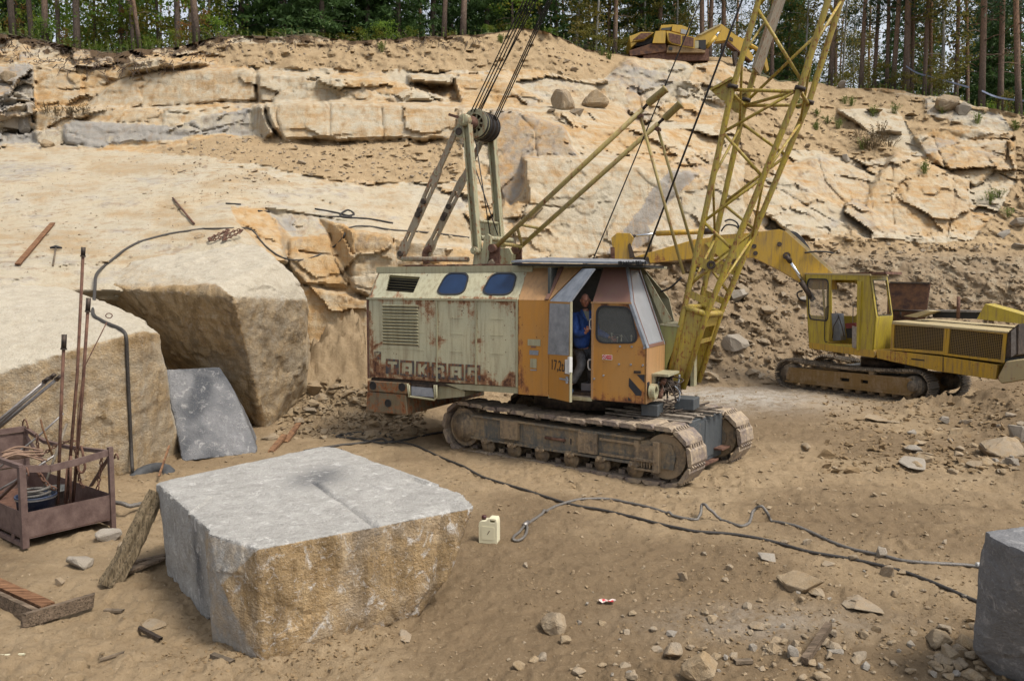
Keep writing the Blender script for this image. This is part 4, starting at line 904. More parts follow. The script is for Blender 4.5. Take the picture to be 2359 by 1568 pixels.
# loose tin and tarpaulin cover over the cab roof
rt = [B.w(u, v, z) for u, v, z in ((-2.62, .12, 3.66), (-.08, -.02, 3.60), (-.02, .08, 3.60), (-.5, 1.3, 3.68), (-2.6, 1.6, 3.76))]
MB().prism(rt, Vector((0, 0, .035))).build('roof_cover', M['galv'], crane)
MB().prism([p - Vector((0, 0, .05)) + B.L * .02 for p in (rt[0], rt[1], rt[1] + B.L * 1.2, rt[0] + B.L * 1.2)], Vector((0, 0, .04))).build('roof_cover_underside', M['black'], crane)
fg = MB(); rnd = random.Random(5)
for i in range(26):
    u = -.5 + i * .02; p = B.w(u, -.03 + .02 * rnd.random(), 3.62); fg.box(p, B.F * .006, B.L * .01, Vector((0, 0, .018 + .02 * rnd.random())))
fg.build('tarp_fringe', M['black'], crane)
# cream guard plate and olive box between cab and boom
q = zk((1385, 165), (1420, 170), (1690, 640), (1660, 668), (1595, 680)); MB().prism(B.PP(q, 1.12), B.L * .03).build('guard_plate', M['cream_mast'], crane)
q = zk((1565, 690), (1750, 712), (1700, 960), (1640, 1100), (1600, 1290), (1570, 1290)); mbx = MB().prism(B.PP(q, 1.06), B.L * .9).build('winch_box', paint('olive_paint', (.24, .24, .07), .5, .5, .6), crane)
MB().prism(B.PP(zk((1560, 680), (1765, 700), (1762, 716), (1562, 696)), 1.04), B.L * .95).build('winch_box_lid', M['cream_dull'], mbx)
# headlamp and the tangle of hoses at the boom foot
c = B.w(.04, .13, 1.46); hl = MB().ring(c, c + B.F * .1, .085, .13, 22).build('headlamp', M['cream_mast'], crane); MB().cyl(c - B.F * .02, c + B.F * .03, .088, 20).build('lens', M['interior'], hl)
MB().fbox(B, .0, .30, .28, .95, 1.70, 1.74).fbox(B, .0, .05, .3, .95, 1.28, 1.70).build('hose_bracket', M['cream_dull'], crane)
rnd = random.Random(11); hs = MB()
for i in range(16):
    p0 = B.w(.1 + rnd.uniform(-.05, .1), .35 + rnd.uniform(0, .5), 1.68); p1 = B.w(.22 + rnd.uniform(-.1, .25), .3 + rnd.uniform(0, .7), 1.3 + rnd.uniform(-.05, .2)); md = (p0 + p1) / 2 + Vector((rnd.uniform(-.15, .25), -.12 * rnd.random(), rnd.uniform(-.25, .15)))
    hs.tube(catmull([p0, md, p1], 6), .013, 6)
hs.build('hose_tangle', M['darksteel'], crane)
hs = MB()
for i in range(7):
    p0 = B.w(.05 + rnd.uniform(0, .2), .35 + rnd.uniform(0, .45), 1.35 + rnd.uniform(0, .3)); hs.cyl(p0, p0 + Vector((rnd.uniform(-.1, .15), rnd.uniform(-.1, .1), rnd.uniform(-.12, .12))), .045, 10)
hs.build('hose_coupling', M['rust'], crane)
MB().tube(catmull(B.PP(zf((690, 175), (645, 240), (640, 330), (665, 395)), .45), 6), .018).build('grey_hose', M['galv'], crane)
MB().tube(catmull(B.PP(zf((940, 90), (925, 200), (890, 250)), .8), 6), .018).build('grey_hose', M['galv'], crane)
MB().tube(catmull(B.PP(zf((870, 230), (940, 300), (930, 420), (900, 400)), .7), 6), .015).build('grey_hose', M['galv'], crane)
MB().bar(B.P(*zf((860, 80))[0], .95), B.P(*zf((795, 290))[0], .7), .05, .03).build('lever_bar', paint('tan_bar', (.28, .17, .07), .6, .4), crane)
# slewing ring
ctr = B.w(-1.65, 1.42, 0)
MB().cyl(ctr + Vector((0, 0, .98)), ctr + Vector((0, 0, 1.28)), 1.02, 40).build('slewing_ring', M['darksteel'], crane)
MB().fbox(B, -.18, .12, .3, .62, 1.0, 1.2).build('ring_block', M['carbody'], crane, bevel=.01); MB().fbox(B, .28, .62, .75, 1.15, 1.08, 1.28).build('ring_block', M['carbody'], crane, bevel=.01)
# ---------------------------------------------------------------- crawler tracks
GA, TW, WR, WB = 2.07, .60, .46, 4.33
T = CT_
def tpath(n):                                       # stadium path, returns (u,z,angle)
    per = 2 * WB + 2 * math.pi * WR; out = []
    for i in range(n):
        s = per * i / n
        if s < WB: out.append((-s, 2 * WR, math.pi))
        elif s < WB + math.pi * WR: a = (s - WB) / WR; out.append((-WB - WR * math.sin(a), WR + WR * math.cos(a), math.pi + a))
        elif s < 2 * WB + math.pi * WR: out.append((-WB + (s - WB - math.pi * WR), 0, 0))
        else: a = (s - 2 * WB - math.pi * WR) / WR; out.append((WR * math.sin(a), WR - WR * math.cos(a), a))
    return out
def shoe_mesh(pitch, width, th):
    m = MB(); h = pitch / 2 * .93
    # curved pad: chamfered section, extruded across
    sec = [(-h, -.1), (-h * .7, -th), (h * .62, -th * 1.05), (h * .95, -th * .2), (h, th * .5), (h * .5, th * .6), (-h * .5, th * .6), (-h, th * .55)]
    sec = [(a, (b if abs(b) < .09 else -th * .2)) for a, b in sec]
    for y0, y1 in ((-width / 2, -width * .34), (-width * .335, width * .335), (width * .34, width / 2)):
        m.prism([Vector((a, y0, b)) for a, b in sec], Vector((0, y1 - y0, 0)))
    for i in range(6):
        y = -width * .36 + i * width * .144
        m.box((h * 1.05, y, -th * .1), (pitch * .10, 0, 0), (0, width * .036, 0), (0, 0, th * .62))
    for y in (-width * .12, width * .12): m.box((0, y, th * 1.3), (pitch * .18, 0, 0), (0, width * .035, 0), (0, 0, th * .9))
    return m.mesh('track_shoe')
NS = 35; sm_ = shoe_mesh((2 * WB + 2 * math.pi * WR) / NS, TW, .045); sm_.materials.append(M['mudtrack'])
def build_track(name):
    root = bpy.data.objects.new(name, None); COL.objects.link(root); root.parent = crane; WORG[root] = Vector(crane.location)
    org = WORG[crane]
    for i, (u, z, a) in enumerate(tpath(NS)):
        sag = 0
        if z > 2 * WR - .001: sag = -.05 * math.sin(math.pi * min(1, max(0, -u / WB))) ** 2 + .012 * math.sin(i * 2.1)
        if z < .001: sag = .012 + .008 * math.sin(i * 1.7)
        o = bpy.data.objects.new('track_shoe', sm_); COL.objects.link(o); o.parent = root
        ex = T.F * math.cos(a) + Vector((0, 0, 1)) * math.sin(a); ez = -T.F * math.sin(a) + Vector((0, 0, 1)) * math.cos(a)
        mt = Matrix((ex, T.L, ez)).transposed().to_4x4(); mt.translation = T.w(u, TW / 2, z + sag) - org
        o.matrix_local = mt
    return root
def frame_part(par):
    m = MB()
    V0, V1 = .07, .50
    m.prism([T.w(-4.15, V0, .30), T.w(.16, V0, .26), T.w(.2, V0, .50), T.w(.12, V0, .68), T.w(-1.6, V0, .70), T.w(-4.15, V0, .74)], T.L * (V1 - V0))
    m.fbox(T, -4.1, -.4, V0 - .05, V1 + .03, .70, .735).fbox(T, -4.1, -.4, V0 - .06, V0 + .02, .275, .315)
    fr_ = m.build('track_frame', M['mudframe'], par)
    d = MB()
    MB().fbox(T, -3.35, -2.95, V0 - .09, V0, .38, .72).build('frame_bracket', M['mudroll'], fr_); MB().fbox(T, -1.62, -1.25, V0 - .08, V0, .34, .70).build('frame_bracket', M['mudroll'], fr_)
    for (a, b) in ((.34, .38), (.60, .64)): d.fbox(T, -1.2, -.45, V0 - .05, V0, a, b)
    d.fbox(T, -.16, -.06, V0 - .10, V0, .20, .70).fbox(T, -.52, -.44, V0 - .07, V0, .25, .68).fbox(T, -.44, -.16, V0 - .05, V0, .30, .62)
    for i in range(5): d.fbox(T, -.44 + i * .05, -.415 + i * .05, V0 - .07, V0, .25, .36)
    d.fbox(T, -.5, -.1, V0 - .11, V0, .36, .40).fbox(T, -.5, -.1, V0 - .09, V0, .20, .235)
    d.build('frame_bracket', M['mudroll'], fr_)
    c = T.w(-2.35, V0 - .03, .50); MB().cyl(c, c + T.F * .42, .028, 8).build('grab_bar', M['rust'], fr_)
    st = MB().fbox(T, -1.98, -1.955, V0 - .004, V0, .44, .52).fbox(T, -1.83, -1.805, V0 - .004, V0, .44, .54).build('painted_mark', M['blackpaint'], fr_)
    for i in range(6):
        u = -3.75 + i * .64; c = T.w(u, .06, .16)
        rl = MB().lathe(c, T.L, [(0, 0), (.07, 0), (.075, .03), (.15, .035), (.155, .09), (.12, .10), (.12, .38), (.155, .39), (.155, .44), (0, .45)], 20).build('track_roller', M['mudroll'], par)
        MB().box(c + Vector((0, 0, .11)) - T.L * .02, T.F * .05, T.L * .05, Vector((0, 0, .05))).cyl(c + Vector((-.02, 0, .11)) - T.L * .10, c + Vector((-.02, 0, .11)), .035, 10).cyl(c + T.F * .09 + Vector((0, 0, .11)) - T.L * .09, c + T.F * .09 + Vector((0, 0, .11)), .03, 10).build('roller_bolt', M['mudroll'], rl)
    for u, nm in ((0, 'idler_wheel'), (-WB, 'drive_sprocket')):
        c = T.w(u, .10, WR)
        w_ = MB().ring(c, c + T.L * .40, .20, .37, 30).lathe(c + T.L * .03, T.L, [(0, 0), (.34, 0), (.34, .3), (0, .3)], 24)
        for k_ in range(5):
            a = k_ * 2 * math.pi / 5 + .3; dd_ = T.F * math.cos(a) + Vector((0, 0, 1)) * math.sin(a); w_.bar(c + T.L * .2 + dd_ * .08, c + T.L * .2 + dd_ * .31, .16, .07, up=T.L)
        w_.lathe(c, T.L, [(0, 0), (.13, 0), (.15, .05), (.15, .4), (0, .4)], 20)
        if nm == 'drive_sprocket':
            w_.lathe(c - T.L * .10, T.L, [(0, 0), (.20, .0), (.21, .04), (.28, .05), (.28, .12), (0, .12)], 22)
            for k_ in range(12):
                a = k_ * math.pi / 6; dd_ = T.F * math.cos(a) + Vector((0, 0, 1)) * math.sin(a); w_.bar(c + T.L * .2 + dd_ * .36, c + T.L * .2 + dd_ * .47, .07, .06, up=T.L)
        w_.build(nm, M['mudroll'], par)
near = build_track('crawler_track'); frame_part(near)
far = copy_tree(near, crane); far.location = T.L * GA
# car body between the tracks
cb = MB().fbox(T, -3.4, -.42, TW - .02, GA + .02, .38, .84).build('undercarriage', M['carbody_olive'], crane)
MB().fbox(T, -.95, .12, TW + .12, GA + .06, .16, .95).build('undercarriage_box', M['carbody'], crane, bevel=.01)
pq = zf((1110, 735), (1290, 685), (1290, 985), (1120, 1035)); d = MB().prism([T.w(.125, TW + .16, .24), T.w(.125, TW + .72, .24), T.w(.125, TW + .72, .90), T.w(.125, TW + .16, .84)], T.F * .02).prism([T.w(.125, TW + .75, .24), T.w(.125, GA + .03, .24), T.w(.125, GA + .03, .93), T.w(.125, TW + .75, .90)], T.F * .016)
d.build('cover_plate', M['carbody'], crane)
MB().fbox(T, .08, .20, TW + .1, GA - .25, .12, .16).fbox(T, -.1, .3, GA - .35, GA + .05, .32, .35).build('tow_plate', M['rust'], crane)
pl = MB(); rnd = random.Random(21)
for i in range(15):
    v = TW + .05 + i * .10; u0 = -1.25 + rnd.uniform(-.3, .3); z = .965 + (i % 3) * .024
    a = T.w(u0, v + rnd.uniform(-.05, .05), z); b = T.w(.16 + rnd.uniform(-.12, .12), v + rnd.uniform(-.1, .1), z + rnd.uniform(0, .02)); pl.bar(a, b, .10, .022)
pl.build('plank_deck', M['plank'], crane)
pl = MB()
for i in range(9):
    a = T.w(-.7 + rnd.uniform(-.2, .5), TW + rnd.uniform(.1, .5), 1.05 + rnd.uniform(0, .03)); b = a + T.L * rnd.uniform(.7, 1.1) + T.F * rnd.uniform(-.3, .5) + Vector((0, 0, rnd.uniform(-.02, .05))); pl.tube([a, b], .013, 6)
pl.build('loose_rod', M['darksteel'], crane)
# ---------------------------------------------------------------- gantry (A-frame), ropes
v1, v2 = .85, 1.85
def legs(pts, v, name, mat, w_=.11, d_=.07):
    P_ = B.PP(pts, v); m = MB()
    for a, b_ in zip(P_[:-1], P_[1:]): m.bar(a, b_, w_, d_, up=B.L)
    return m.build(name, mat, crane)
def hbeam(p, q_, v, fl=.125, dp=.15):
    p = B.P(*p, v); q_ = B.P(*q_, v); m = MB(); d = (q_ - p).normalized(); s = d.cross(B.L).normalized()
    m.box((p + q_) / 2, (q_ - p) / 2, s * fl / 2, B.L * .010)
    for k_ in (-1, 1): m.box((p + q_) / 2 + s * fl / 2 * k_, (q_ - p) / 2, s * .010, B.L * dp / 2)
    return m
gA = za((728, 190))[0]; gB = za((820, 1370))[0]; gC = za((955, 300))[0]; gD = za((1035, 1310))[0]
for a_, b_, v in ((gA, gB, v1), (gC, gD, v2)):
    lg = hbeam(a_, b_, v).build('gantry_leg', M['cream_mast'], crane)
    c = B.P(*b_, v); MB().cyl(c - B.L * .14, c + B.L * .14, .075, 12).cyl(c - B.L * .17, c - B.L * .13, .05, 6).build('leg_pin', M['cream_mast'], lg)
# foot brackets
MB().prism(B.PP(za((780, 1500), (790, 1400), (860, 1380), (890, 1230), (915, 1215), (940, 1235), (940, 1340), (910, 1500)), v1 + .02), B.L * .08).build('foot_bracket', M['cream_mast'], crane)
MB().prism(B.PP(za((1000, 1350), (1110, 1345), (1140, 1400), (1120, 1500), (1005, 1500)), v2 - .2), B.L * .3).build('foot_bracket', M['cream_mast'], crane)
MB().prism(B.PP(za((835, 1095), (1010, 1125), (1030, 1330), (1000, 1350), (835, 1240)), v2 - .1), B.L * .06).build('gantry_web', M['cream_mast'], crane)
MB().tube([B.P(*za((835, 1095))[0], v1 + .1), B.P(*za((1020, 1120))[0], v2)], .035).tube([B.P(*za((850, 1250))[0], v1 + .1), B.P(*za((1140, 1275))[0], v2)], .055).build('gantry_crossbar', M['cream_mast'], crane)
# slotted back struts
def strut(p, q_, v, pins, slots):
    p = B.P(*p, v); q_ = B.P(*q_, v); ax = (q_ - p); L_ = ax.length; ax.normalize(); s = ax.cross(B.L).normalized()
    prof = [(0, .05), (.03, .11), (.10, .115), (.15, .085), (.30, .085), (.62, .095), (.66, .085), (.70, .055), (.95, .055), (.98, .045), (1, .0)]
    pts = [p + ax * (L_ * a) + s * h for a, h in prof] + [p + ax * (L_ * a) - s * h for a, h in reversed(prof[:-1])]
    hol = []
    for a0, a1 in slots: hol.append([p + ax * (L_ * a0) + s * .025, p + ax * (L_ * a1) + s * .025, p + ax * (L_ * a1) - s * .025, p + ax * (L_ * a0) - s * .025])
    o = MB().prism(pts, B.L * .05, hol).build('back_strut', M['cream_strut'], crane)
    for a in pins:
        c = p + ax * (L_ * a); MB().cyl(c - B.L * .05, c + B.L * .09, .058, 12).build('strut_pin', M['darksteel'], o)
    for a in (.655, .955):
        c = p + ax * (L_ * a); MB().ring(c - B.L * .01, c, .028, .045, 14).build('strut_eye', M['cream_mast'], o)
strut(za((95, 1450))[0], za((640, 215))[0], v1, (.045, .38, .445, .405 - .06), ((.14, .21), (.47, .575)))
strut(za((340, 1420))[0], za((870, 330))[0], v2, (.36, .43, .33), ((.14, .22), (.46, .56)))
MB().prism(B.PP(za((640, 200), (690, 215), (690, 320), (640, 325), (608, 290)), v1 - .03), B.L * .1).build('head_bracket', M['cream_mast'], crane)
c = B.P(*za((648, 272))[0], v1 - .05); MB().cyl(c, c + B.L * .03, .075, 14).build('head_bolt', M['darksteel'], crane)
MB().tube([B.P(*za((130, 1445))[0], v1), B.P(*za((740, 1450))[0], v1)], .05).build('tie_rod', M['cream_strut'], crane)
MB().tube(catmull(B.PP(za((355, 1490), (345, 1400), (365, 1360), (400, 1350)), v2), 6), .08).build('exhaust_pipe', M['rust'], crane)
# sheave block at the gantry head
hd = B.P(*za((700, 165))[0], v1 - .08); hd2 = hd + B.L * 1.25
axle = MB().cyl(hd, hd2, .085, 16).build('head_axle', M['rust'], crane)
MB().lathe(hd - B.L * .05, B.L, [(0, 0), (.10, 0), (.12, .02), (.12, .2), (0, .2)], 18).box(hd - B.L * .055, Vector((0, 0, .07)), B.F * .02, B.L * .008).build('axle_cap', M['cream_mast'], axle)
MB().cyl(hd + B.L * .1, hd + B.L * .34, .125, 16).build('axle_sleeve', M['rust'], axle)
MB().bar(hd + Vector((0, 0, .02)) + B.L * .05, hd + Vector((0, 0, .14)) - B.F * .36 + B.L * .05, .1, .05).build('rope_arm', M['rust'], axle)
for i in range(4):
    c = hd + B.L * (.46 + i * .15); R_ = .255
    m = MB().ring(c - B.L * .055, c + B.L * .055, .19, R_, 32)
    m.ring(c - B.L * .06, c - B.L * .045, R_ - .015, R_ + .035, 32).ring(c + B.L * .045, c + B.L * .06, R_ - .015, R_ + .035, 32).ring(c - B.L * .05, c + B.L * .05, .07, .10, 20)
    for k_ in range(9):
        a = 2 * math.pi * k_ / 9; dd_ = B.F * math.cos(a) + Vector((0, 0, 1)) * math.sin(a); m.bar(c + dd_ * .09, c + dd_ * .20, .028, .05, up=B.L)
    sv = m.build('sheave', M['cream_mast'] if i == 0 else M['darksteel'], crane)
    MB().ring(c - B.L * .04, c + B.L * .04, R_ - .005, R_ + .025, 32).build('rope_wrap', M['rope_black'], sv)
# ---------------------------------------------------------------- boom
vn, vf = 1.10, 2.20; EL = .29; ZT = 15.5
def bpt(kind, z):                                   # chord position (u) at height z
    if kind == 'r': return np.interp(z, [1.45, 2.81, 6.6, ZT], [.05, .327, 1.10, 1.10 + (ZT - 6.6) * EL])
    return np.interp(z, [1.40, 2.70, 6.45, ZT], [.33, .713, 2.185, 2.185 + (ZT - 6.45) * EL])
def bw(kind, v, z): return B.w(float(bpt(kind, z)), v, z)
for kind, v, z0 in (('r', vn, 1.45), ('r', vf, 1.45), ('f', vn, 1.40), ('f', vf, 1.40)):
    zz = [z0, 2.75, 6.5, 11, ZT]; ch = MB().tube([bw(kind, v, z) for z in zz], .053, 12).build('boom_chord', M['boom'], crane)
# lacing: each tube a part of its own
def lace(a, b_, r=.027): MB().tube([a, b_], r, 8).build('boom_brace', M['boom'], crane)
nodes_n = [('f', 6.45), ('r', 5.85), ('f', 5.05), ('r', 4.35), ('f', 3.85), ('r', 3.25)]
nodes_f = [('r', 6.2), ('f', 5.55), ('r', 4.75), ('f', 4.25), ('r', 3.6), ('f', 3.1)]
for nn, v in ((nodes_n, vn), (nodes_f, vf)):
    for (k0, z0), (k1, z1_) in zip(nn[:-1], nn[1:]): lace(bw(k0, v, z0), bw(k1, v, z1_))
z = 6.55; flip = 0
while z < ZT - 1.6:
    z2_ = z + 1.3
    for v, o in ((vn, 0), (vf, 1)):
        a, b_ = ('f', 'r') if (flip + o) % 2 == 0 else ('r', 'f')
        lace(bw(a, v, z), bw(b_, v, z2_))
    flip += 1; z = z2_
for kind in 'rf':                                    # front and rear faces
    z = 3.1; fl_ = 0
    while z < ZT - 1.2:
        va, vb_ = (vn, vf) if fl_ % 2 == 0 else (vf, vn)
        lace(bw(kind, va, z), bw(kind, vb_, z + 1.0), .023); z += 1.0; fl_ += 1
# joint frame with flanges and ears
for kind, v in (('r', vn), ('r', vf), ('f', vn), ('f', vf)):
    zj = 6.6 if kind == 'r' else 6.45; p = bw(kind, v, zj); d = (bw(kind, v, zj + .3) - bw(kind, v, zj - .3)).normalized()
    MB().cyl(p - d * .03, p + d * .03, .09, 16).build('boom_flange', M['darksteel'], crane)
lace(bw('r', vn, 6.55), bw('f', vn, 6.4), .03); lace(bw('r', vf, 6.5), bw('f', vf, 6.4), .03); lace(bw('r', vn, 6.5), bw('r', vf, 6.5), .03); lace(bw('f', vn, 6.42), bw('f', vf, 6.42), .03); lace(bw('r', vf, 6.5), bw('f', vn, 6.42), .03)
for v in (vn, vf):
    p = bw('r', v, 6.62); MB().hexa([p + B.w(-.38, -.05, -.02) - B.O, p + B.w(-.36, -.05, -.05) - B.O, p + B.w(.0, -.05, .1) - B.O, p + B.w(-.02, -.05, .14) - B.O], [p + B.w(-.38, .25, -.02) - B.O, p + B.w(-.36, .25, -.05) - B.O, p + B.w(.0, .25, .1) - B.O, p + B.w(-.02, .25, .14) - B.O]).prism([p + B.F * a + Vector((0, 0, b_)) for a, b_ in ((-.40, -.02), (-.05, .12), (-.02, -.28), (-.2, -.22))], B.L * .02).build('rope_guide', M['boom'], crane)
# grey jib plate that rests inside the upper boom
a = bw('r', (vn + vf) / 2 + .1, 7.0); b_ = bw('r', (vn + vf) / 2 + .1, 9.8); MB().bar(a + B.F * .12, b_ + B.F * .2, .05, .34, up=B.L).bar(a + B.F * .12 + B.L * .25, b_ + B.F * .2 + B.L * .25, .05, .30, up=B.L).build('stowed_beam', M['cream_strut'], crane)
# plated boom foot
for v in (vn, vf):
    pts = [bw('r', v, z) for z in (1.5, 2.1, 2.82)] + [bw('f', v, z) for z in (2.68, 2.1, 1.45)]
    MB().prism(pts, B.L * (.02 if v == vn else -.02)).build('foot_plate', M['boom'], crane)
    for dz, w_ in ((3.62, .085), (3.05, .06)):
        a = bw('r', v, dz + .06); b_ = bw('f', v, dz - .12); MB().bar(a, b_, w_ * 2, .03, up=B.L).build('gusset_plate', M['boom'], crane)
    c = (bw('r', v, 1.44) + bw('f', v, 1.42)) / 2; MB().cyl(c - B.L * .12, c + B.L * .12, .11, 16).build('foot_pin', M['darksteel'], crane)
p = bw('r', vn, 3.66) * .45 + bw('f', vn, 3.55) * .55; MB().ring(p - B.L * .06, p - B.L * .015, .035, .075, 16).build('gusset_eye', M['darksteel'], crane)
MB().tube([bw('r', vn, 2.86), bw('f', vn, 2.74)], .055).tube([bw('f', vn, 2.74), bw('f', vf, 2.72)], .055).tube([bw('r', vn, 2.86), bw('r', vf, 2.84)], .05).tube([bw('r', vf, 2.86), bw('f', vf, 2.74)], .05).build('foot_collar', M['boom'], crane)
MB().prism([bw('r', vn, 1.7), bw('r', vn, 2.8), bw('r', vf, 2.8), bw('r', vf, 1.7)], B.F * .015).build('foot_web', M['boom'], crane)
MB().prism([bw('f', vn, 2.2) , bw('f', vn, 2.66), bw('f', vf, 2.66), bw('f', vf, 2.2)], B.F * -.015, [[bw('f', vn, 2.28) + B.L * .12, bw('f', vn, 2.5) + B.L * .12, bw('f', vf, 2.5) - B.L * .12, bw('f', vf, 2.28) - B.L * .12]]).build('foot_web', M['boom'], crane)
MB().fbox(B, .25, .32, 1.9, 2.1, 1.35, 2.0).build('cream_plate', M['cream_mast'], crane)
# boom tip (above the picture) with sheaves
tip = B.w(float(bpt('r', ZT)) + .6, (vn + vf) / 2, ZT + .7)
m = MB()
for kind, v in (('r', vn), ('r', vf), ('f', vn), ('f', vf)): m.tube([bw(kind, v, ZT), tip + B.L * (.2 if v == vf else -.2)], .06)
m.cyl(tip - B.L * .4, tip + B.L * .4, .3, 24); m.build('boom_tip', M['boom'], crane)
# backstop tubes with their props
def pv(f, v): return B.P(f[0], f[1], v)
b1a, b1b = z2((690, 1430))[0], z2((1545, 630))[0]; b2a, b2b = z2((818, 1442))[0], z2((1635, 712))[0]
bs1 = MB().tube([pv(b1a, .9), pv(b1b, .9)], .047, 12).build('backstop_tube', M['tube_yellow'], crane); bs2 = MB().tube([pv(b2a, 1.85), pv(b2b, 1.85)], .047, 12).build('backstop_tube', M['tube_yellow'], crane)
for bs, p, q_, t0, t1, v in ((bs1, b1b, z2((1580, 592))[0], z2((1572, 600))[0], z2((1680, 512))[0], .9), (bs2, b2b, z2((1672, 678))[0], z2((1668, 686))[0], z2((1762, 598))[0], 1.85)):
    MB().tube([pv(p, v), pv(q_, v)], .03).build('backstop_rod', M['darksteel'], bs); a, b_ = pv(t0, v), pv(t1, v); dd_ = (b_ - a).normalized()
    MB().lathe(a, dd_, [(0, 0), (.055, 0), (.068, .02), (.068, (b_ - a).length - .03), (.075, (b_ - a).length - .02), (.075, (b_ - a).length), (0, (b_ - a).length)], 16).build('backstop_buffer', M['tube_yellow'], bs)
for a, b_, v in ((z2((1530, 668))[0], z3((485, 385))[0], .95), (z2((1632, 745))[0], z2((1850, 1490))[0], 1.9)):
    pp_ = MB().tube([pv(a, v), pv(b_, v)], .027, 10).build('backstop_prop', M['tube_yellow'], crane); c = pv(a, v); MB().cyl(c - B.L * .08, c + B.L * .08, .045, 10).build('prop_pin', M['rust'], pp_)
MB().tube([pv(z2((845, 1295))[0], .9), pv(z2((945, 1315))[0], 1.85)], .03).tube([pv(z2((822, 1312))[0], .9), pv(z2((850, 1410))[0], 1.85)], .032).tube([pv(z2((735, 1405))[0], .9), pv(z2((850, 1420))[0], 1.85)], .035).build('backstop_crossbar', M['tube_yellow'], crane)
for f, v in ((b1a, .9), (b2a, 1.85)): c = pv(f, v); MB().cyl(c - B.L * .12, c + B.L * .12, .08, 12).prism([c + B.F * a + Vector((0, 0, h)) for a, h in ((-.1, .08), (.1, .08), (.12, -.35), (-.12, -.35))], B.L * .04).build('backstop_foot', M['rust'], crane)
# ropes to the boom tip
def ext(p, q_, d): p, q_ = Vector(p), Vector(q_); return q_ + (q_ - p).normalized() * d
for i, (xa, xb, v) in enumerate([(555, 862, 1.1), (573, 880, 1.15), (592, 898, 1.2), (610, 916, 1.25), (600, 935, 1.3)]):
    a = B.P(*z2((xa, 645))[0], v); b_ = B.P(*z2((xb, 0))[0], v); MB().tube([a, ext(a, b_, 6.5)], .012, 6).build('pendant_rope', M['rope_black'], crane)
for i, (xa, xb, v) in enumerate([(678, 1000, 1.5), (688, 1010, 1.55), (700, 1022, 1.6)]):
    a = B.P(*z2((xa, 700))[0], v); b_ = B.P(*z2((xb, 0))[0], v); MB().tube([a, ext(a, b_, 6.5)], .012, 6).build('pendant_rope', M['rope_black'], crane)
a = B.P(*z2((1250, 1515))[0], 1.4); b_ = B.P(*z2((1870, 20))[0], 1.4); MB().tube([a, ext(a, b_, 3.5)], .012, 6).build('hoist_rope', M['rope_black'], crane)
a = B.P(*z2((1545, 1515))[0], 1.7); b_ = B.P(*z2((1955, 430))[0], 1.7); MB().tube([a, ext(a, b_, 4.5)], .019, 6).build('hoist_rope', M['rope_black'], crane)
for p, q_ in (((805, 350), (940, 1220)), ((800, 600), (1010, 1225))): MB().tube([B.P(*za(p)[0], 1.2), B.P(*za(q_)[0], 1.3)], .012, 6).build('winch_rope', M['rope_black'], crane)
MB().tube(catmull([B.P(*p, 2.3) for p in zk((1570, 345), (1640, 320), (1700, 280), (1790, 195))], 5), .02).build('black_hose', M['cable_dark'], crane)
# ================================================================ GRANITE BLOCKS
def blockmat(name, grey0, grey1, och0, och1, white=.5, sc=1.0):
    k = NT(name); big = k.noise(1.1 * sc, 5, .62, dist=.5); mid = k.noise(5.5 * sc, 6, .7); fine = k.noise(42 * sc, 4, .72); sp = k.vor(120 * sc); st = k.noise(3.2, 5, .65, (1.4, 1.4, .3), .4)
    g = k.mix(k.ramp(mid, [(.32, 0), (.68, 1)]), grey0, grey1)
    o = k.mix(k.ramp(mid, [(.34, 0), (.66, 1)]), och0, och1); o = k.mix(k.math('MULTIPLY', k.ramp(st, [(.44, 0), (.60, 1)]), .8), o, tuple(x * .55 for x in och0)); o = k.mix(k.math('MULTIPLY', k.ramp(big, [(.5, 0), (.66, 1)]), .3), o, g)
    v = k.math('ADD', k.attr('ochre'), k.math('MULTIPLY', k.math('SUBTRACT', mid, .5), .8))
    c = k.mix(k.ramp(v, [(.3, 0), (.6, 1)]), g, o)
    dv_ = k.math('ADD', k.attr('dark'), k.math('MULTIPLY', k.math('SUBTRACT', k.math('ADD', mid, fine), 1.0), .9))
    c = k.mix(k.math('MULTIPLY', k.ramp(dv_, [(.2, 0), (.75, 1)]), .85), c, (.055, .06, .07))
    if white:
        w_ = k.noise(7 * sc, 6, .75, (1, 1, .9), .8); c = k.mix(k.math('MULTIPLY', k.ramp(w_, [(.55, 0), (.66, 1)]), white), c, (.60, .58, .55))
    c = k.mix(k.math('MULTIPLY', k.ramp(fine, [(.3, 1), (.48, 0)]), .32), c, tuple(x * .4 for x in grey0)); c = k.mix(k.math('MULTIPLY', k.ramp(fine, [(.56, 0), (.72, 1)]), .34), c, (.56, .53, .49))
    c = k.mix(k.math('MULTIPLY', k.ramp(sp, [(0, 1), (.2, 0)]), .28), c, (.06, .055, .05))
    h = k.math('ADD', k.math('MULTIPLY', mid, .7), k.math('ADD', k.math('MULTIPLY', fine, .35), k.math('MULTIPLY', k.noise(16 * sc, 5, .65), .5)))
    k.inp(color=c, rough=.9, spec=.25, normal=k.bump(h, .8, .075)); return k.m
M['block_grey'] = blockmat('block_granite', (.285, .272, .25), (.42, .405, .375), (.27, .175, .08), (.43, .31, .17), .7)
M['block_pale'] = blockmat('pale_granite', (.38, .33, .25), (.48, .43, .34), (.34, .225, .105), (.42, .31, .18), .2, .9)
M['block_dark'] = blockmat('dark_granite', (.15, .15, .155), (.225, .225, .23), (.25, .17, .08), (.3, .22, .12), .35)
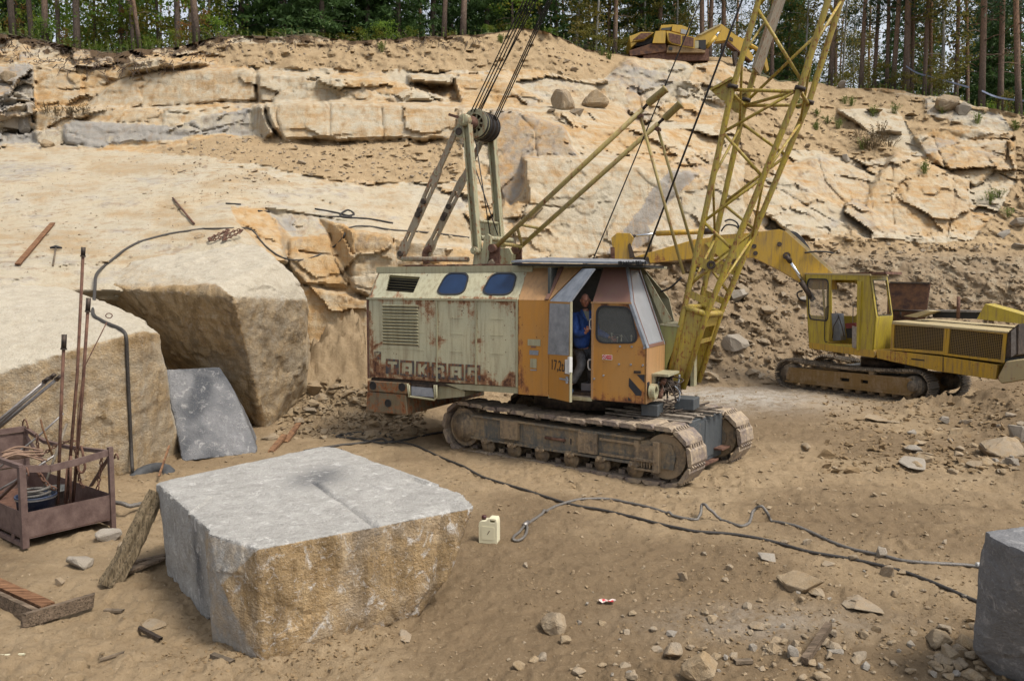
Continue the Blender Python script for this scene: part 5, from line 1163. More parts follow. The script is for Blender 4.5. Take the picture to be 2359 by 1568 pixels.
def hullmesh(sets, voxel):
    bm = bmesh.new()
    for pts in sets:
        b2_ = bmesh.new(); vs = [b2_.verts.new(p) for p in pts]; r = bmesh.ops.convex_hull(b2_, input=vs)
        bmesh.ops.delete(b2_, geom=list({g for g in r['geom_interior'] + r['geom_unused'] if isinstance(g, bmesh.types.BMVert)}), context='VERTS')
        me = bpy.data.meshes.new('t'); b2_.to_mesh(me); b2_.free(); bm.from_mesh(me); bpy.data.meshes.remove(me)
    bmesh.ops.recalc_face_normals(bm, faces=bm.faces)
    me = bpy.data.meshes.new('hull'); bm.to_mesh(me); bm.free()
    o = bpy.data.objects.new('hull', me); COL.objects.link(o); md = o.modifiers.new('r', 'REMESH'); md.mode = 'VOXEL'; md.voxel_size = voxel
    dg = bpy.context.evaluated_depsgraph_get(); out = bpy.data.meshes.new_from_object(o.evaluated_get(dg)); bpy.data.objects.remove(o); bpy.data.meshes.remove(me)
    return out
def vco(me):
    a = np.empty(len(me.vertices) * 3); me.vertices.foreach_get('co', a); n = np.empty(len(me.vertices) * 3)
    me.vertex_normals.foreach_get('vector', n); return a.reshape(-1, 3), n.reshape(-1, 3)
def rock(name, label, cat, sets, mat, voxel=.04, amp=.03, fac=.04, seed=0, attr=None, extra=None, group=None, cell=1.6):
    me = hullmesh(sets, voxel); a, n = vco(me)
    b, e = blocky((a + .25 * np.stack([fbm(a * 1.2, 3, seed + k) for k in (1, 2, 3)], 1)) * cell, seed); d = fac * b + amp * fbm(a * 2.2, 4, seed + 5) + amp * .5 * fbm(a * 8, 4, seed + 6)
    if extra is not None: d = d + extra(a, n)
    a2 = a + n * d[:, None]
    me.vertices.foreach_set('co', a2.ravel()); me.polygons.foreach_set('use_smooth', np.ones(len(me.polygons), bool)); me.update(); me.set_sharp_from_angle(angle=R(33))
    for k in ('ochre', 'dark'):
        v = attr[k](a, n) if attr and k in attr else np.zeros(len(a))
        at_ = me.attributes.new(k, 'FLOAT', 'POINT'); at_.data.foreach_set('value', np.clip(v, 0, 1).astype(np.float32))
    o = link_mesh(name, me, mat); tag(o, label, cat, group); return o
def segdist(a, p, q):
    p, q = np.array(p), np.array(q); d = q - p; t = np.clip(((a - p) @ d) / (d @ d), 0, 1); return np.linalg.norm(a - p - t[:, None] * d, axis=1)
# big foreground block: split faces stained ochre at the front, drill groove and soot on the top
zt_ = 1.0
tp_ = lambda *p: [gnd(x, y, zt_) for x, y in p]; gd_ = lambda *p: [gnd(x, y, -.03) for x, y in p]
HA = tp_((594, 1262), (1091, 1167), (1058, 1134), (777, 1029), (640, 1050), (478, 1227)) + gd_((603, 1526), (967, 1418), (488, 1476)) + [gnd(1030, 1336, .30), gnd(1046, 1296, .42), gnd(960, 1330, 0), gnd(800, 1230, 0), gnd(560, 1330, 0), gnd(508, 1345, .62)]
HB = tp_((360, 1110), (738, 1027), (777, 1029), (540, 1190), (474, 1206), (498, 1234)) + gd_((387, 1328), (468, 1412), (500, 1452), (560, 1300), (800, 1200)) + [gnd(372, 1165, .78), gnd(384, 1268, .3), gnd(640, 1180, 0)]
gr0, gr1 = gnd(725, 1112, zt_), gnd(868, 1212, zt_); gr2 = gnd(866, 1330, 0); gr2 = gr1 - Vector((0, 0, .6))
nfr = (gnd(967, 1418) - gnd(603, 1526)); nfr = np.array((nfr.y, -nfr.x, 0)) / nfr.length
sootc = np.array(gnd(735, 1098, zt_))
def soot(a, n):
    d = (a - sootc) * np.array([1, .62, 1]); top_ = np.clip(n[:, 2] * 3 - 1.6, 0, 1)
    s = .62 * np.exp(-((d ** 2).sum(1)) / .16) * top_ + .35 * np.exp(-(segdist(a, gr0, gr1) / .035) ** 2) * top_
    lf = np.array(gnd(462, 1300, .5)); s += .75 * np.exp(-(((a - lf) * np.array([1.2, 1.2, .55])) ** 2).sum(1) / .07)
    s += .35 * np.exp(-(segdist(a, gr1, gr2) / .08) ** 2)
    return s
fgb = rock('granite_block', 'huge split granite block with grey sooty top and rusty ochre front, resting in the foreground', 'stone block', [HA, HB], M['block_grey'], .026, .010, .012, 11,
           dict(ochre=lambda a, n: np.clip((n @ nfr) * 2.6 - .9 - np.clip(n[:, 2], 0, 1) * 2 - .55 * np.exp(-(segdist(a, gr1, gr2) / .13) ** 2), 0, 1) + .40 * (a[:, 0] > -2.95) * (a[:, 1] < 7.9) * (n[:, 2] < .55) * ((n @ nfr) < .6), dark=soot),  # chamfer ochre greyed down, so its shade sits in the colour
           lambda a, n: -.035 * np.exp(-(segdist(a, gr0, gr1) / .030) ** 2) - .03 * np.exp(-(segdist(a, gr1, gr2) / .03) ** 2) + .02 * fbm(a * np.array([9, 9, 3]), 3, 8) * (n[:, 2] < .6))
# block at the right edge
q = [gnd(*z6(p)[0], 1.27) for p in ((2183, 404), (2215, 440), (2420, 525), (2560, 420), (2400, 380))] + [gnd(*z6(p)[0], h) for p, h in (((2155, 520), 1.05), ((2145, 700), .72), ((2128, 965), .18), ((2230, 1062), 0), ((2500, 1150), 0), ((2600, 800), 0), ((2250, 900), 0))]
rock('granite_block', 'dark grey granite block cut off by the right edge of the photo', 'stone block', [q], M['block_dark'], .035, .012, .015, 31, dict(ochre=lambda a, n: a[:, 0] * 0, dark=lambda a, n: .15 + a[:, 0] * 0))
# pale block behind the basket
q = [at(*p) for p in ((-260, 930, 10.9), (0, 850, 12.0), (160, 806, 12.7), (300, 763, 13.3), (332, 757, 13.4), (368, 768, 13.9), (-260, 660, 14.6), (0, 656, 15.4), (150, 661, 15.6), (240, 694, 15.3), (330, 736, 14.4))] + [gnd(x, y, -.1) for x, y in ((-260, 1190), (0, 1150), (262, 1100), (300, 1097), (416, 1054), (400, 1020), (0, 1000), (-260, 1000))] + [at(385, 880, 14.2)]
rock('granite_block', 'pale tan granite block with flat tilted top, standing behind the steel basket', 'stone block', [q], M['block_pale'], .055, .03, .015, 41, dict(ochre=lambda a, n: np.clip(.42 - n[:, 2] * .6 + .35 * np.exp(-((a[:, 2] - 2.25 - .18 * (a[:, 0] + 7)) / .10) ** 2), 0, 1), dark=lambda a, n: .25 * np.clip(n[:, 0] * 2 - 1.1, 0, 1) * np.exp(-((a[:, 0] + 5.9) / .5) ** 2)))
# grey leaning slab
q = [at(380, 852, 15.75), at(440, 849, 15.9), at(506, 845, 16.1), at(540, 900, 15.8), at(590, 1020, 15.2), at(415, 1052, 14.95), gnd(592, 1042), gnd(418, 1062), at(385, 855, 16.8), at(506, 850, 17), gnd(590, 1000), gnd(420, 1000)]
gl0, gl1 = at(444, 852, 15.85), at(452, 1000, 15.1)
rock('granite_block', 'grey leaning granite slab streaked black, wedged between the pale block and the overhanging block', 'stone block', [q], M['block_dark'], .045, .015, .012, 51, dict(dark=lambda a, n: .42 + 1.0 * fbm(a * np.array([1.8, 1.8, .5]), 3, 52) + .25 * np.exp(-(segdist(a, gl0, gl1) / .35) ** 2)), lambda a, n: -.03 * np.exp(-(segdist(a, gl0, gl1) / .035) ** 2))
# overhanging bedrock block
q = [at(*p) for p in ((232, 655, 16.9), (300, 668, 16.4), (500, 655, 15.9), (536, 684, 15.75), (642, 602, 17.6), (600, 566, 19.0), (690, 655, 17.7), (707, 692, 17.7), (702, 830, 18.1), (545, 800, 16.5), (300, 602, 17.95), (556, 560, 19.2), (262, 702, 17.4))] + [gnd(x, y, -.1) for x, y in ((700, 962), (612, 996), (560, 985), (420, 930), (420, 900), (720, 920))] + [at(400, 850, 17.9), at(290, 720, 17.9)]
lfn = np.array((-.75, -.6, -.2)); lfn /= np.linalg.norm(lfn)  # left face: weathered ochre, with its shade also darkened into the colour
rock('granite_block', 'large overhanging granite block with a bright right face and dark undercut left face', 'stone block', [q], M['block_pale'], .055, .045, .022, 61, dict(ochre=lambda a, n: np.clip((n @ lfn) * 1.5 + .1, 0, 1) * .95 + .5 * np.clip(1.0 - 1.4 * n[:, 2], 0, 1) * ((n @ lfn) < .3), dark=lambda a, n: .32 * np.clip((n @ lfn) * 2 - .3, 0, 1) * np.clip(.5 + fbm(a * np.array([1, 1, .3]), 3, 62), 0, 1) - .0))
# ---------------------------------------------------------------- loose stones: unit meshes, copied
def stone_unit(seed, n=14, flat=1.0, det=2):
    rnd = random.Random(seed); pts = []
    for i in range(n):
        v = Vector((rnd.gauss(0, 1), rnd.gauss(0, 1), rnd.gauss(0, 1))).normalized() * rnd.uniform(.75, 1.0); pts.append(Vector((v.x, v.y * rnd.uniform(.8, 1), v.z * flat)))
    bm = bmesh.new(); vs = [bm.verts.new(p) for p in pts]; r = bmesh.ops.convex_hull(bm, input=vs)
    bmesh.ops.delete(bm, geom=list({g for g in r['geom_interior'] + r['geom_unused'] if isinstance(g, bmesh.types.BMVert)}), context='VERTS')
    bmesh.ops.dissolve_limit(bm, angle_limit=R(18), verts=bm.verts, edges=bm.edges)
    if det:
        try: bmesh.ops.bevel(bm, geom=list(bm.edges), offset=.06, segments=1, affect='EDGES', clamp_overlap=True)
        except Exception: pass
        bmesh.ops.triangulate(bm, faces=bm.faces)
        for _ in range(det - 1): bmesh.ops.subdivide_edges(bm, edges=[e for e in bm.edges if e.calc_length() > .22], cuts=1, use_grid_fill=True)
        bmesh.ops.triangulate(bm, faces=bm.faces)
    for v in bm.verts:
        v.co += v.normal * rnd.uniform(-.025, .025)
    me = bpy.data.meshes.new('stone'); bm.to_mesh(me); bm.free()
    zs_ = min(v.co.z for v in me.vertices); me.transform(Matrix.Translation((0, 0, -zs_ * .5))); return me
SU = [stone_unit(100 + i, 12 + i % 5, (.8, .62, .9, .5, .7)[i % 5]) for i in range(12)]; SUG = [m.copy() for m in SU]; SUF = [stone_unit(300 + i, 13, .22) for i in range(4)]; SUB = [stone_unit(500 + i, 16, .85, 3) for i in range(6)]
for m in SU + SUF + SUB: m.materials.append(M['stone'])
for m in SUG: m.materials.append(M['stone_grey'])
def put(me, name, loc, sc_, rz, label, cat, group=None, tilt=(0, 0)):
    o = bpy.data.objects.new(name, me); COL.objects.link(o); o.location = loc; o.scale = sc_; o.rotation_euler = (tilt[0], tilt[1], rz)
    WORG[o] = Vector(loc); return tag(o, label, cat, group)
def pxm(p): return FPX / max(.1, (p - CAM).y)       # pixels per metre there
NAMED = [  # x, y of the base, width px, height factor, mesh list, index, label
    (1840, 1352, 124, .9, 'F', 0, 'biggest flat tan slab on the ground, propped on rubble beside the wire rope'),
    (1772, 1285, 66, .55, 'G', 3, 'thin pale grey sliver of stone just left of the biggest flat slab'),
    (1972, 1392, 104, .7, 'F', 1, 'broad low tan slab lying to the right of the propped flat slab'),
    (1272, 1450, 92, 1.0, 'B', 0, 'angular tan stone right of the foreground block, nearest the red wrapper'),
    (1573, 1335, 34, 1.2, 'S', 2, 'small upright stone in the middle of the bare floor'),
    (1552, 1510, 66, .95, 'B', 1, 'squared tan stone near the bottom middle of the photo'),
    (1612, 1570, 118, .9, 'B', 2, 'large tan stone cut off by the bottom edge of the photo'),
    (1880, 1372, 56, .8, 'S', 4, 'small wedge stone tucked under the lower edge of the biggest slab'),
    (1967, 1288, 30, 1.0, 'S', 5, 'small yellow rounded stone just above the wire rope'),
    (2026, 1278, 52, .9, 'G', 1, 'pale grey stone that the looped wire rope crosses'),
    (2047, 1325, 46, .9, 'S', 7, 'tan stone under the straight black cable'),
    (250, 1242, 66, .9, 'G', 0, 'light grey stone beside the front corner of the steel basket'),
    (292, 1262, 46, .8, 'S', 9, 'small tan stone right of the light grey stone by the basket'),
    (185, 1305, 84, .75, 'G', 5, 'half buried grey stone in front of the steel basket'),
    (136, 1350, 34, 1.0, 'S', 1, 'small grey brown stone on the mud left of the rotten log'),
    (345, 1440, 92, .35, 'F', 2, 'flat grey stone sunk in the mud left of the foreground block'),
    (940, 1462, 50, .5, 'F', 3, 'thin chip of stone under the right foot of the foreground block'),
    (1300, 1480, 40, .8, 'S', 10, 'small stone just below the angular tan stone'),
    (1330, 1548, 44, .9, 'S', 8, 'reddish stone on the bottom edge left of the large cut off stone'),
    (1200, 1535, 50, .7, 'S', 11, 'lone stone at the bottom between the block and the red wrapper'),
    (1905, 1300, 40, .7, 'S', 3, 'small stone on the upper rim of the biggest slab'),
    (2230, 1485, 62, .8, 'B', 3, 'rounded stone against the foot of the right dark block'),
    (2160, 1490, 70, .9, 'B', 4, 'tan boulder left of the stones at the foot of the right dark block'),
    (1830, 1512, 60, .9, 'G', 2, 'pale square stone beside the wooden stake'),
    (1780, 1500, 50, .9, 'B', 5, 'brown stone left of the pale stone by the stake'),
    (2098, 1075, 96, .45, 'G', 6, 'flat grey boulder half sunk at the foot of the right mound'),
    (2310, 1050, 110, .8, 'B', 0, 'largest tan boulder of the heap on the right mound'),
    (2345, 1010, 70, .8, 'G', 7, 'grey boulder at the top of the heap on the right mound'),
    (2270, 1075, 60, .7, 'B', 2, 'tan boulder at the left foot of the right mound heap'),
    (2040, 968, 84, .45, 'F', 1, 'flat stone lying in front of the excavator tracks'),
    (2130, 1050, 50, .6, 'S', 6, 'small boulder between the flat grey boulder and the right mound heap'),
    (1855, 1035, 40, .7, 'S', 0, 'lone brown stone on the open floor right of the crane'),
]
LST = dict(F=SUF, G=SUG, S=SU, B=SUB)
rnd = random.Random(77)
for x, y, wpx, hf, kind, idx, lab in NAMED:
    p = G(x, y); s = wpx / pxm(p) / (1.5 if kind == 'F' else 1.8); me = LST[kind][idx % len(LST[kind])]
    tl = (R(rnd.uniform(-8, 8)), R(rnd.uniform(-8, 8)))
    if x == 1840: tl = (R(13), R(-5)); p.z += .02
    put(me, 'stone', p, (s, s * rnd.uniform(.75, 1.0), s * (hf if kind != 'F' else hf * 1.1)), rnd.uniform(0, 6.28), lab, 'stone', 'loose stones on the quarry floor', tl)
# boulders on the rock shelves and the slope
WB_ = [(1292, 250, 82, 1.15, 'B', 1, 'upright yellow boulder standing on the upper shelf left of a flatter boulder'), (1372, 248, 70, .95, 'B', 4, 'pinkish boulder on the upper shelf right of the upright yellow boulder'), (1268, 258, 30, .7, 'S', 3, 'small boulder at the foot of the upright yellow boulder'),
       (1330, 262, 44, .5, 'S', 7, 'low boulder between the two big ones on the upper shelf'), (1700, 690, 80, .7, 'G', 1, 'wide grey boulder on the slope behind the boom foot'), (1790, 610, 70, .6, 'B', 3, 'flat tan boulder on the slope above the excavator tracks'), (1830, 600, 62, .75, 'B', 5, 'tan boulder on the slope just under the excavator boom'),
       (1685, 800, 84, 1.0, 'G', 4, 'big grey boulder at the foot of the slope right of the boom foot'), (1650, 830, 60, .7, 'F', 1, 'pale broken slab leaning at the slope foot beside the boom'), (1760, 790, 46, .8, 'S', 8, 'rounded boulder on the lower slope left of the excavator'), (1765, 720, 52, .6, 'S', 10, 'angular boulder mid slope left of the excavator'),
       (1855, 690, 44, .6, 'G', 9, 'small grey boulder on the slope behind the excavator cab'), (2085, 740, 60, 1.0, 'G', 8, 'pale boulder behind the excavator engine deck'), (2180, 250, 70, .9, 'B', 0, 'rounded tan boulder on the right skyline'), (2220, 262, 50, .9, 'G', 10, 'pale boulder right of the rounded one on the right skyline'),
       (2090, 268, 66, .4, 'F', 3, 'tilted flat slab under the right skyline'), (2045, 310, 80, .35, 'F', 0, 'long thin slab on the right slope above the white rock face'), (1950, 372, 30, 1.1, 'G', 2, 'small white stone on the right slope'), (2010, 258, 62, .5, 'F', 2, 'half hidden slab below the pines on the right slope'),
       (1940, 200, 44, .6, 'G', 0, 'pale slab at the forest edge right of the boom'), (2150, 520, 0, 0, 'S', 0, ''), (1135, 610, 0, 0, 'S', 0, ''), (2340, 520, 60, .9, 'G', 3, 'largest grey block in the rubble at the right edge'), (2310, 545, 44, .8, 'G', 5, 'grey block left of the largest one in the right rubble'), (2345, 570, 40, .8, 'G', 6, 'lowest grey block in the right rubble'),
       (715, 950, 44, .8, 'S', 4, 'grey boulder beside the base of the overhanging block'), (740, 925, 50, .7, 'B', 2, 'tan boulder behind the counterweight end of the crane'), (770, 900, 36, .8, 'S', 9, 'small boulder high on the rubble left of the crane'), (690, 975, 40, .8, 'S', 1, 'stone at the foot of the bright rock face left of the crane'), (625, 1010, 50, .6, 'B', 5, 'brown stone at the foot of the overhanging block'),
       (40, 235, 70, .45, 'F', 0, 'dark slab bridging a gap in the left cliff'), (20, 190, 60, .9, 'B', 1, 'pale boulder above the dark slab on the left cliff'), (30, 290, 64, 1.1, 'G', 4, 'tall pale boulder under the dark slab on the left cliff'), (60, 300, 54, 1.2, 'G', 7, 'pale pillar stone right of the tall one on the left cliff'), (110, 338, 44, .9, 'B', 3, 'small block at the foot of the left cliff')]
for x, y, wpx, hf, kind, idx, lab in WB_:
    if not wpx: continue
    p = surf(x, y) if y < 880 else G(x, y); 
    if 600 < x < 800 and y > 880: p = G(x, y)
    s = wpx / pxm(p) / 1.9; me = LST[kind][idx % len(LST[kind])]; put(me, 'boulder', p, (s, s * .85, s * hf), rnd.uniform(0, 6.28), lab, 'boulder', 'boulders on the quarry slopes', (R(rnd.uniform(-10, 10)), R(rnd.uniform(-10, 10))))
# the rest of the countable floor stones
lab = 'small angular stone scattered in the rubble on the lower right quarry floor'
cnt = 0
while cnt < 190:
    x = rnd.uniform(1180, 2330); y = rnd.uniform(1220, 1566)
    if rnd.random() > np.clip((y - 1180) / 330, .15, 1) * np.clip((x - 1150) / 500, .3, 1): continue
    p = G(x, y); s = rnd.choice((.02, .025, .03, .035, .04, .05, .06, .075)); me = rnd.choice(SU + SUG[:3] + SUB)
    put(me, 'stone', p, (s, s * rnd.uniform(.7, 1), s * rnd.uniform(.6, 1)), rnd.uniform(0, 6.28), lab, 'stone', 'small stones on the lower right floor', (R(rnd.uniform(-20, 20)), R(rnd.uniform(-20, 20)))); cnt += 1
lab = 'fist sized stone scattered around the wooden stake at the bottom right'
for i in range(26):
    x = 1830 + rnd.gauss(0, 75); y = min(1562, 1500 + rnd.gauss(0, 42)); p = G(x, y); s = rnd.uniform(.05, .10); put(rnd.choice(SU + SUB + SUG[:4]), 'stone', p, (s, s * .85, s * rnd.uniform(.6, .95)), rnd.uniform(0, 6.28), lab, 'stone', 'stones around the wooden stake')
lab = 'stone in the dark rubble strip at the foot of the right dark block'
for i in range(30):
    x = 2190 + rnd.gauss(0, 60); y = min(1564, 1505 + rnd.gauss(0, 40)); p = G(x, y); s = rnd.uniform(.05, .12); put(rnd.choice(SU + SUB), 'stone', p, (s, s * .85, s * rnd.uniform(.6, .95)), rnd.uniform(0, 6.28), lab, 'stone', 'stones at the foot of the right dark block')
lab = 'stone scattered on the rubble mound at the far right below the excavator'
for i in range(34):
    x = rnd.uniform(2080, 2350); y = rnd.uniform(960, 1090); p = G(x, y); s = rnd.uniform(.07, .24); put(rnd.choice(SU + SUB + SUG[:5]), 'stone', p, (s, s * .85, s * rnd.uniform(.5, .9)), rnd.uniform(0, 6.28), lab, 'stone', 'stones on the right mound')
# uncountable gravel and scree: one mesh each
LOW = []
for i in range(10):
    m_ = stone_unit(900 + i, 9, .7, 0); a, _ = vco(m_); LOW.append((a, [tuple(p.vertices) for p in m_.polygons]))
def scatter(name, label, cat, items, mat):
    V_, F_ = [], []; off = 0
    for p, s, seed in items:
        r = random.Random(seed); a, f = LOW[seed % 10]; c, s_ = math.cos(r.uniform(0, 6.3)), math.sin(r.uniform(0, 6.3)); t = r.uniform(-.5, .5)
        q = a * np.array([s, s * r.uniform(.6, 1), s * r.uniform(.5, 1)]); an_ = r.uniform(0, 6.3); c, s_ = math.cos(an_), math.sin(an_)
        q = np.stack([q[:, 0] * c - q[:, 1] * s_, q[:, 0] * s_ + q[:, 1] * c, q[:, 2] + q[:, 0] * t], 1) + np.array(p); V_.append(q); F_ += [tuple(k + off for k in ff) for ff in f]; off += len(a)
    V_ = np.concatenate(V_); me = bpy.data.meshes.new(name); me.from_pydata(V_.tolist(), [], F_); me.update()
    o = link_mesh(name, me, mat); tag(o, label, cat, None, 'stuff'); return o
rnd = random.Random(5); it = []
for i in range(4200):
    u = rnd.random(); y = 650 + 3.3 * FPX / (5.8 + 18 * u ** 1.6); x = rnd.uniform(-80, 2430)
    if y > 1600: continue
    p = G(x, y); s = rnd.choice((.008, .01, .012, .016, .02, .028)) * (1 + .8 * (p.y > 11)) * (1.25 if x > 1300 else .9); it.append((tuple(p), s, rnd.randrange(9999)))
scatter('gravel', 'loose gravel and crumbs of stone spread over the quarry floor', 'gravel', it, M['stone'])
it = []
for i in range(1500):
    x = rnd.gauss(640, 150) if rnd.random() < .35 else (rnd.uniform(1560, 2400)); y = (1500 + rnd.gauss(0, 35)) if x < 1200 else rnd.uniform(1100, 1570)
    if y > 1600: continue
    p = G(x, y); it.append((tuple(p), rnd.uniform(.008, .03), rnd.randrange(9999)))
for i in range(1300):
    x = rnd.uniform(1900, 2420); y = rnd.uniform(885, 1090); p = G(x, y); it.append((tuple(p), math.exp(rnd.gauss(-3.1, .5)), rnd.randrange(9999)))
for i in range(700):
    x = rnd.uniform(1180, 2300); y = rnd.uniform(1080, 1500); p = G(x, y); it.append((tuple(p), rnd.uniform(.006, .026), rnd.randrange(9999)))
scatter('dirt_clods', 'crumbly clods of brown dirt on the quarry floor', 'dirt', it, M['dirtlump'])
it = []
for i in range(5200):
    r = rnd.random()
    if r < .5: x = rnd.uniform(1380, 2420); y = rnd.uniform(560, 880)
    elif r < .72: x = rnd.uniform(1660, 2420); y = rnd.uniform(215, 600)
    elif r < .88: x = rnd.uniform(380, 1100); y = rnd.uniform(310, 420) 
    else: x = rnd.uniform(480, 1400); y = rnd.uniform(85, 175)
    i_ = int(np.interp(x, gx, np.arange(NXW))); j_ = int(np.clip((y - ridge[i_]) / (1110 - ridge[i_]) * (NYW - 1), 1, NYW - 2))
    if soil[i_, j_] < .3 or y < ridge[i_] + 6: continue
    p = surf(x, y); 
    if p.z < -.1: continue
    s = math.exp(rnd.gauss(-2.75, .55)) * (1.0 if y > 560 else .8); it.append((tuple(p), min(s, .34), rnd.randrange(9999)))
for i in range(420):
    x = rnd.uniform(-20, 640); y = rnd.uniform(352, 630) if x < 420 else rnd.uniform(380, 470); p = surf(x, y); it.append((tuple(p), math.exp(rnd.gauss(-3.7, .4)), rnd.randrange(9999)))
scatter('scree', 'loose scree and broken stone lying on the quarry slopes', 'scree', it, M['stone'])
# rubble heap left of the crane, under the rock face
it = []
for i in range(1100):
    x = rnd.uniform(640, 980); y = rnd.uniform(880, 1010); p = G(x, y); it.append((tuple(p), math.exp(rnd.gauss(-2.7, .5)), rnd.randrange(9999)))
scatter('rubble', 'broken rubble heaped at the rock foot left of the crane', 'rubble', it, M['stone'])
p = B.P(*zc(1100, 0, 1.96)((690, 1520))[0], 1.0); p.z = ZR + .06
put(SUB[3], 'stone', p, (.20, .16, .26), .4, 'tan stone lying on the crane roof beside the mast foot', 'stone')
# ================================================================ EXCAVATOR on the right
E = Frame((11.09, 21.0), (.60, -.80))             # u towards its rear (right, nearer), v away
exc = thing('excavator', 'yellow tracked excavator with its arm reaching left behind the crane', 'excavator', (9.9, 22.8, 0))
def EP(pts, v): return E.PP(pts, v)
def eprism(pts, v, w_, name, mat, par=None, bev=0, holes=(), attr=None, sub=0): return MB().prism(EP(pts, v), E.L * w_, [EP(h, v) for h in holes]).build(name, M[mat], par or exc, bevel=bev, attr=attr, sub=sub)
def rustbox(zlo, k_=.12, lev=.55):
    return {'rust': lambda a: lev * np.clip((zlo - a[:, 2]) / k_, 0, 1)}
# tracks
EW, EWB, EWR, EG = .55, 3.85, .43, 1.95
TE = Frame((11.09 - .30 * .60, 21.0 + .30 * .80), (.60, -.80))
def epath(n):
    per = 2 * EWB + 2 * math.pi * EWR; out = []
    for i in range(n):
        s = per * i / n
        if s < EWB: out.append((-s, 2 * EWR, math.pi))
        elif s < EWB + math.pi * EWR: a = (s - EWB) / EWR; out.append((-EWB - EWR * math.sin(a), EWR + EWR * math.cos(a), math.pi + a))
        elif s < 2 * EWB + math.pi * EWR: out.append((-EWB + (s - EWB - math.pi * EWR), 0, 0))
        else: a = (s - 2 * EWB - math.pi * EWR) / EWR; out.append((EWR * math.sin(a), EWR - EWR * math.cos(a), a))
    return out
EN = 52; pt = (2 * EWB + 2 * math.pi * EWR) / EN
m = MB().box((0, 0, 0), (pt * .46, 0, 0), (0, EW / 2, 0), (0, 0, .014))
for xx in (-.3, .05, .4): m.box((pt * xx, 0, -.03), (pt * .07, 0, 0), (0, EW / 2, 0), (0, 0, .02))
m.box((0, 0, .04), (pt * .5, 0, 0), (0, .09, 0), (0, 0, .035))
es = m.mesh('grouser_shoe'); es.materials.append(M['mudexc'])
tr = bpy.data.objects.new('crawler_track', None); COL.objects.link(tr); tr.parent = exc; WORG[tr] = WORG[exc]
ZG = .02
for i, (u, z, a) in enumerate(epath(EN)):
    sag = -.10 * math.sin(math.pi * min(1, max(0, -u / EWB))) * (1.0 if z > 2 * EWR - .001 else 0)
    o = bpy.data.objects.new('track_shoe', es); COL.objects.link(o); o.parent = tr
    ex = TE.F * math.cos(a) + Vector((0, 0, 1)) * math.sin(a); ez = -TE.F * math.sin(a) + Vector((0, 0, 1)) * math.cos(a)
    mt = Matrix((ex, TE.L, ez)).transposed().to_4x4(); mt.translation = TE.w(u, EW / 2, z + sag + ZG) - WORG[exc]; o.matrix_local = mt
m = MB().prism([TE.w(-EWB - .1, .06, .30), TE.w(-EWB + .1, .06, .22), TE.w(-.1, .06, .22), TE.w(.1, .06, .34), TE.w(.08, .06, .56), TE.w(-.1, .06, .68), TE.w(-EWB, .06, .66)], TE.L * .4, [[TE.w(u, .06, z) for u, z in rrect(-2.15, .40, -1.85, .50, .02, 2)], [TE.w(u, .06, z) for u, z in rrect(-1.5, .40, -1.28, .50, .02, 2)]])
m.fbox(TE, -EWB - .1, -.05, .0, .08, .20, .24); m.build('track_frame', M['mudexcframe'], tr)
MB().fbox(TE, -2.2, -1.2, .2, .3, .36, .54).build('frame_inside', M['black'], tr)
for i in range(10):
    c = TE.w(-3.4 + i * .36, .1, .17); MB().lathe(c, TE.L, [(0, 0), (.06, 0), (.10, .02), (.10, .35), (0, .36)], 14).build('track_roller', M['mudroll'], tr)
MB().lathe(TE.w(0, .02, EWR + .04), TE.L, [(0, 0), (.15, 0), (.16, .02), (.16, .06), (.28, .07), (.28, .40), (0, .4)], 24).build('drive_sprocket', M['mudexc'], tr)
MB().lathe(TE.w(-EWB, .1, EWR + .02), TE.L, [(0, 0), (.31, 0), (.33, .1), (.33, .3), (0, .3)], 24).build('idler_wheel', M['mudexc'], tr)
MB().cyl(TE.w(-1.2, .06, .72), TE.w(-1.2, .4, .72), .07, 14).build('carrier_roller', M['mudroll'], tr)
trf = copy_tree(tr, exc); trf.location = TE.L * EG
MB().fbox(TE, -2.5, -.6, EW, EG + .1, .35, .8).build('undercarriage', M['carbody'], exc); c = TE.w(-1.5, (EG + EW) / 2, .8); MB().cyl(c, c + Vector((0, 0, .28)), .6, 28).build('slewing_ring', M['darksteel'], exc)
# upper structure
VB = .12
rfx = lambda a: .5 * np.clip(fbm(a * 1.2, 3, 900) * 1.6 + .1, 0, 1)
eprism(ze((800, 878), (950, 892), (1500, 955), (2065, 1040), (2045, 1195), (1850, 1165), (1440, 1105), (960, 1005), (805, 968)), VB, 2.3, 'chassis', 'exc', bev=.012, attr={'rust': rfx}, sub=.2)
eprism(ze((1165, 970), (1300, 985), (1305, 1000), (1165, 985)), VB - .004, .02, 'chassis_slot', 'black'); eprism(ze((1493, 955), (1503, 957), (1503, 1108), (1490, 1105)), VB - .004, .02, 'panel_seam', 'darksteel')
def bay(outq, holeq, v=VB + .02):
    b_ = MB().prism(EP(ze(*outq), v), E.L * .05, [EP(ze(*holeq), v)]).build('engine_panel', M['exc'], exc, attr={'rust': rfx})
    q = EP(ze(*holeq), v + .03); MB().prism(EP(ze(*holeq), v + .09), E.L * .01).build('grille_backing', M['black'], b_)
    g = MB()
    for k_ in range(31):
        t = k_ / 30; g.bar(q[0].lerp(q[1], t), q[3].lerp(q[2], t), .011, .01, up=E.L)
    for k_ in range(17):
        t = k_ / 16; g.bar(q[0].lerp(q[3], t), q[1].lerp(q[2], t), .010, .01, up=E.L)
    g.build('grille', paint('grille_paint_%d' % outq[0][0], (.20, .12, .02), .55, .6), b_)
bay([(960, 612), (1538, 640), (1510, 935), (945, 882)], [(988, 625), (1507, 655), (1495, 898), (975, 862)])
bay([(1545, 642), (2165, 708), (2135, 1020), (1505, 938)], [(1572, 662), (2128, 722), (2100, 985), (1548, 922)])
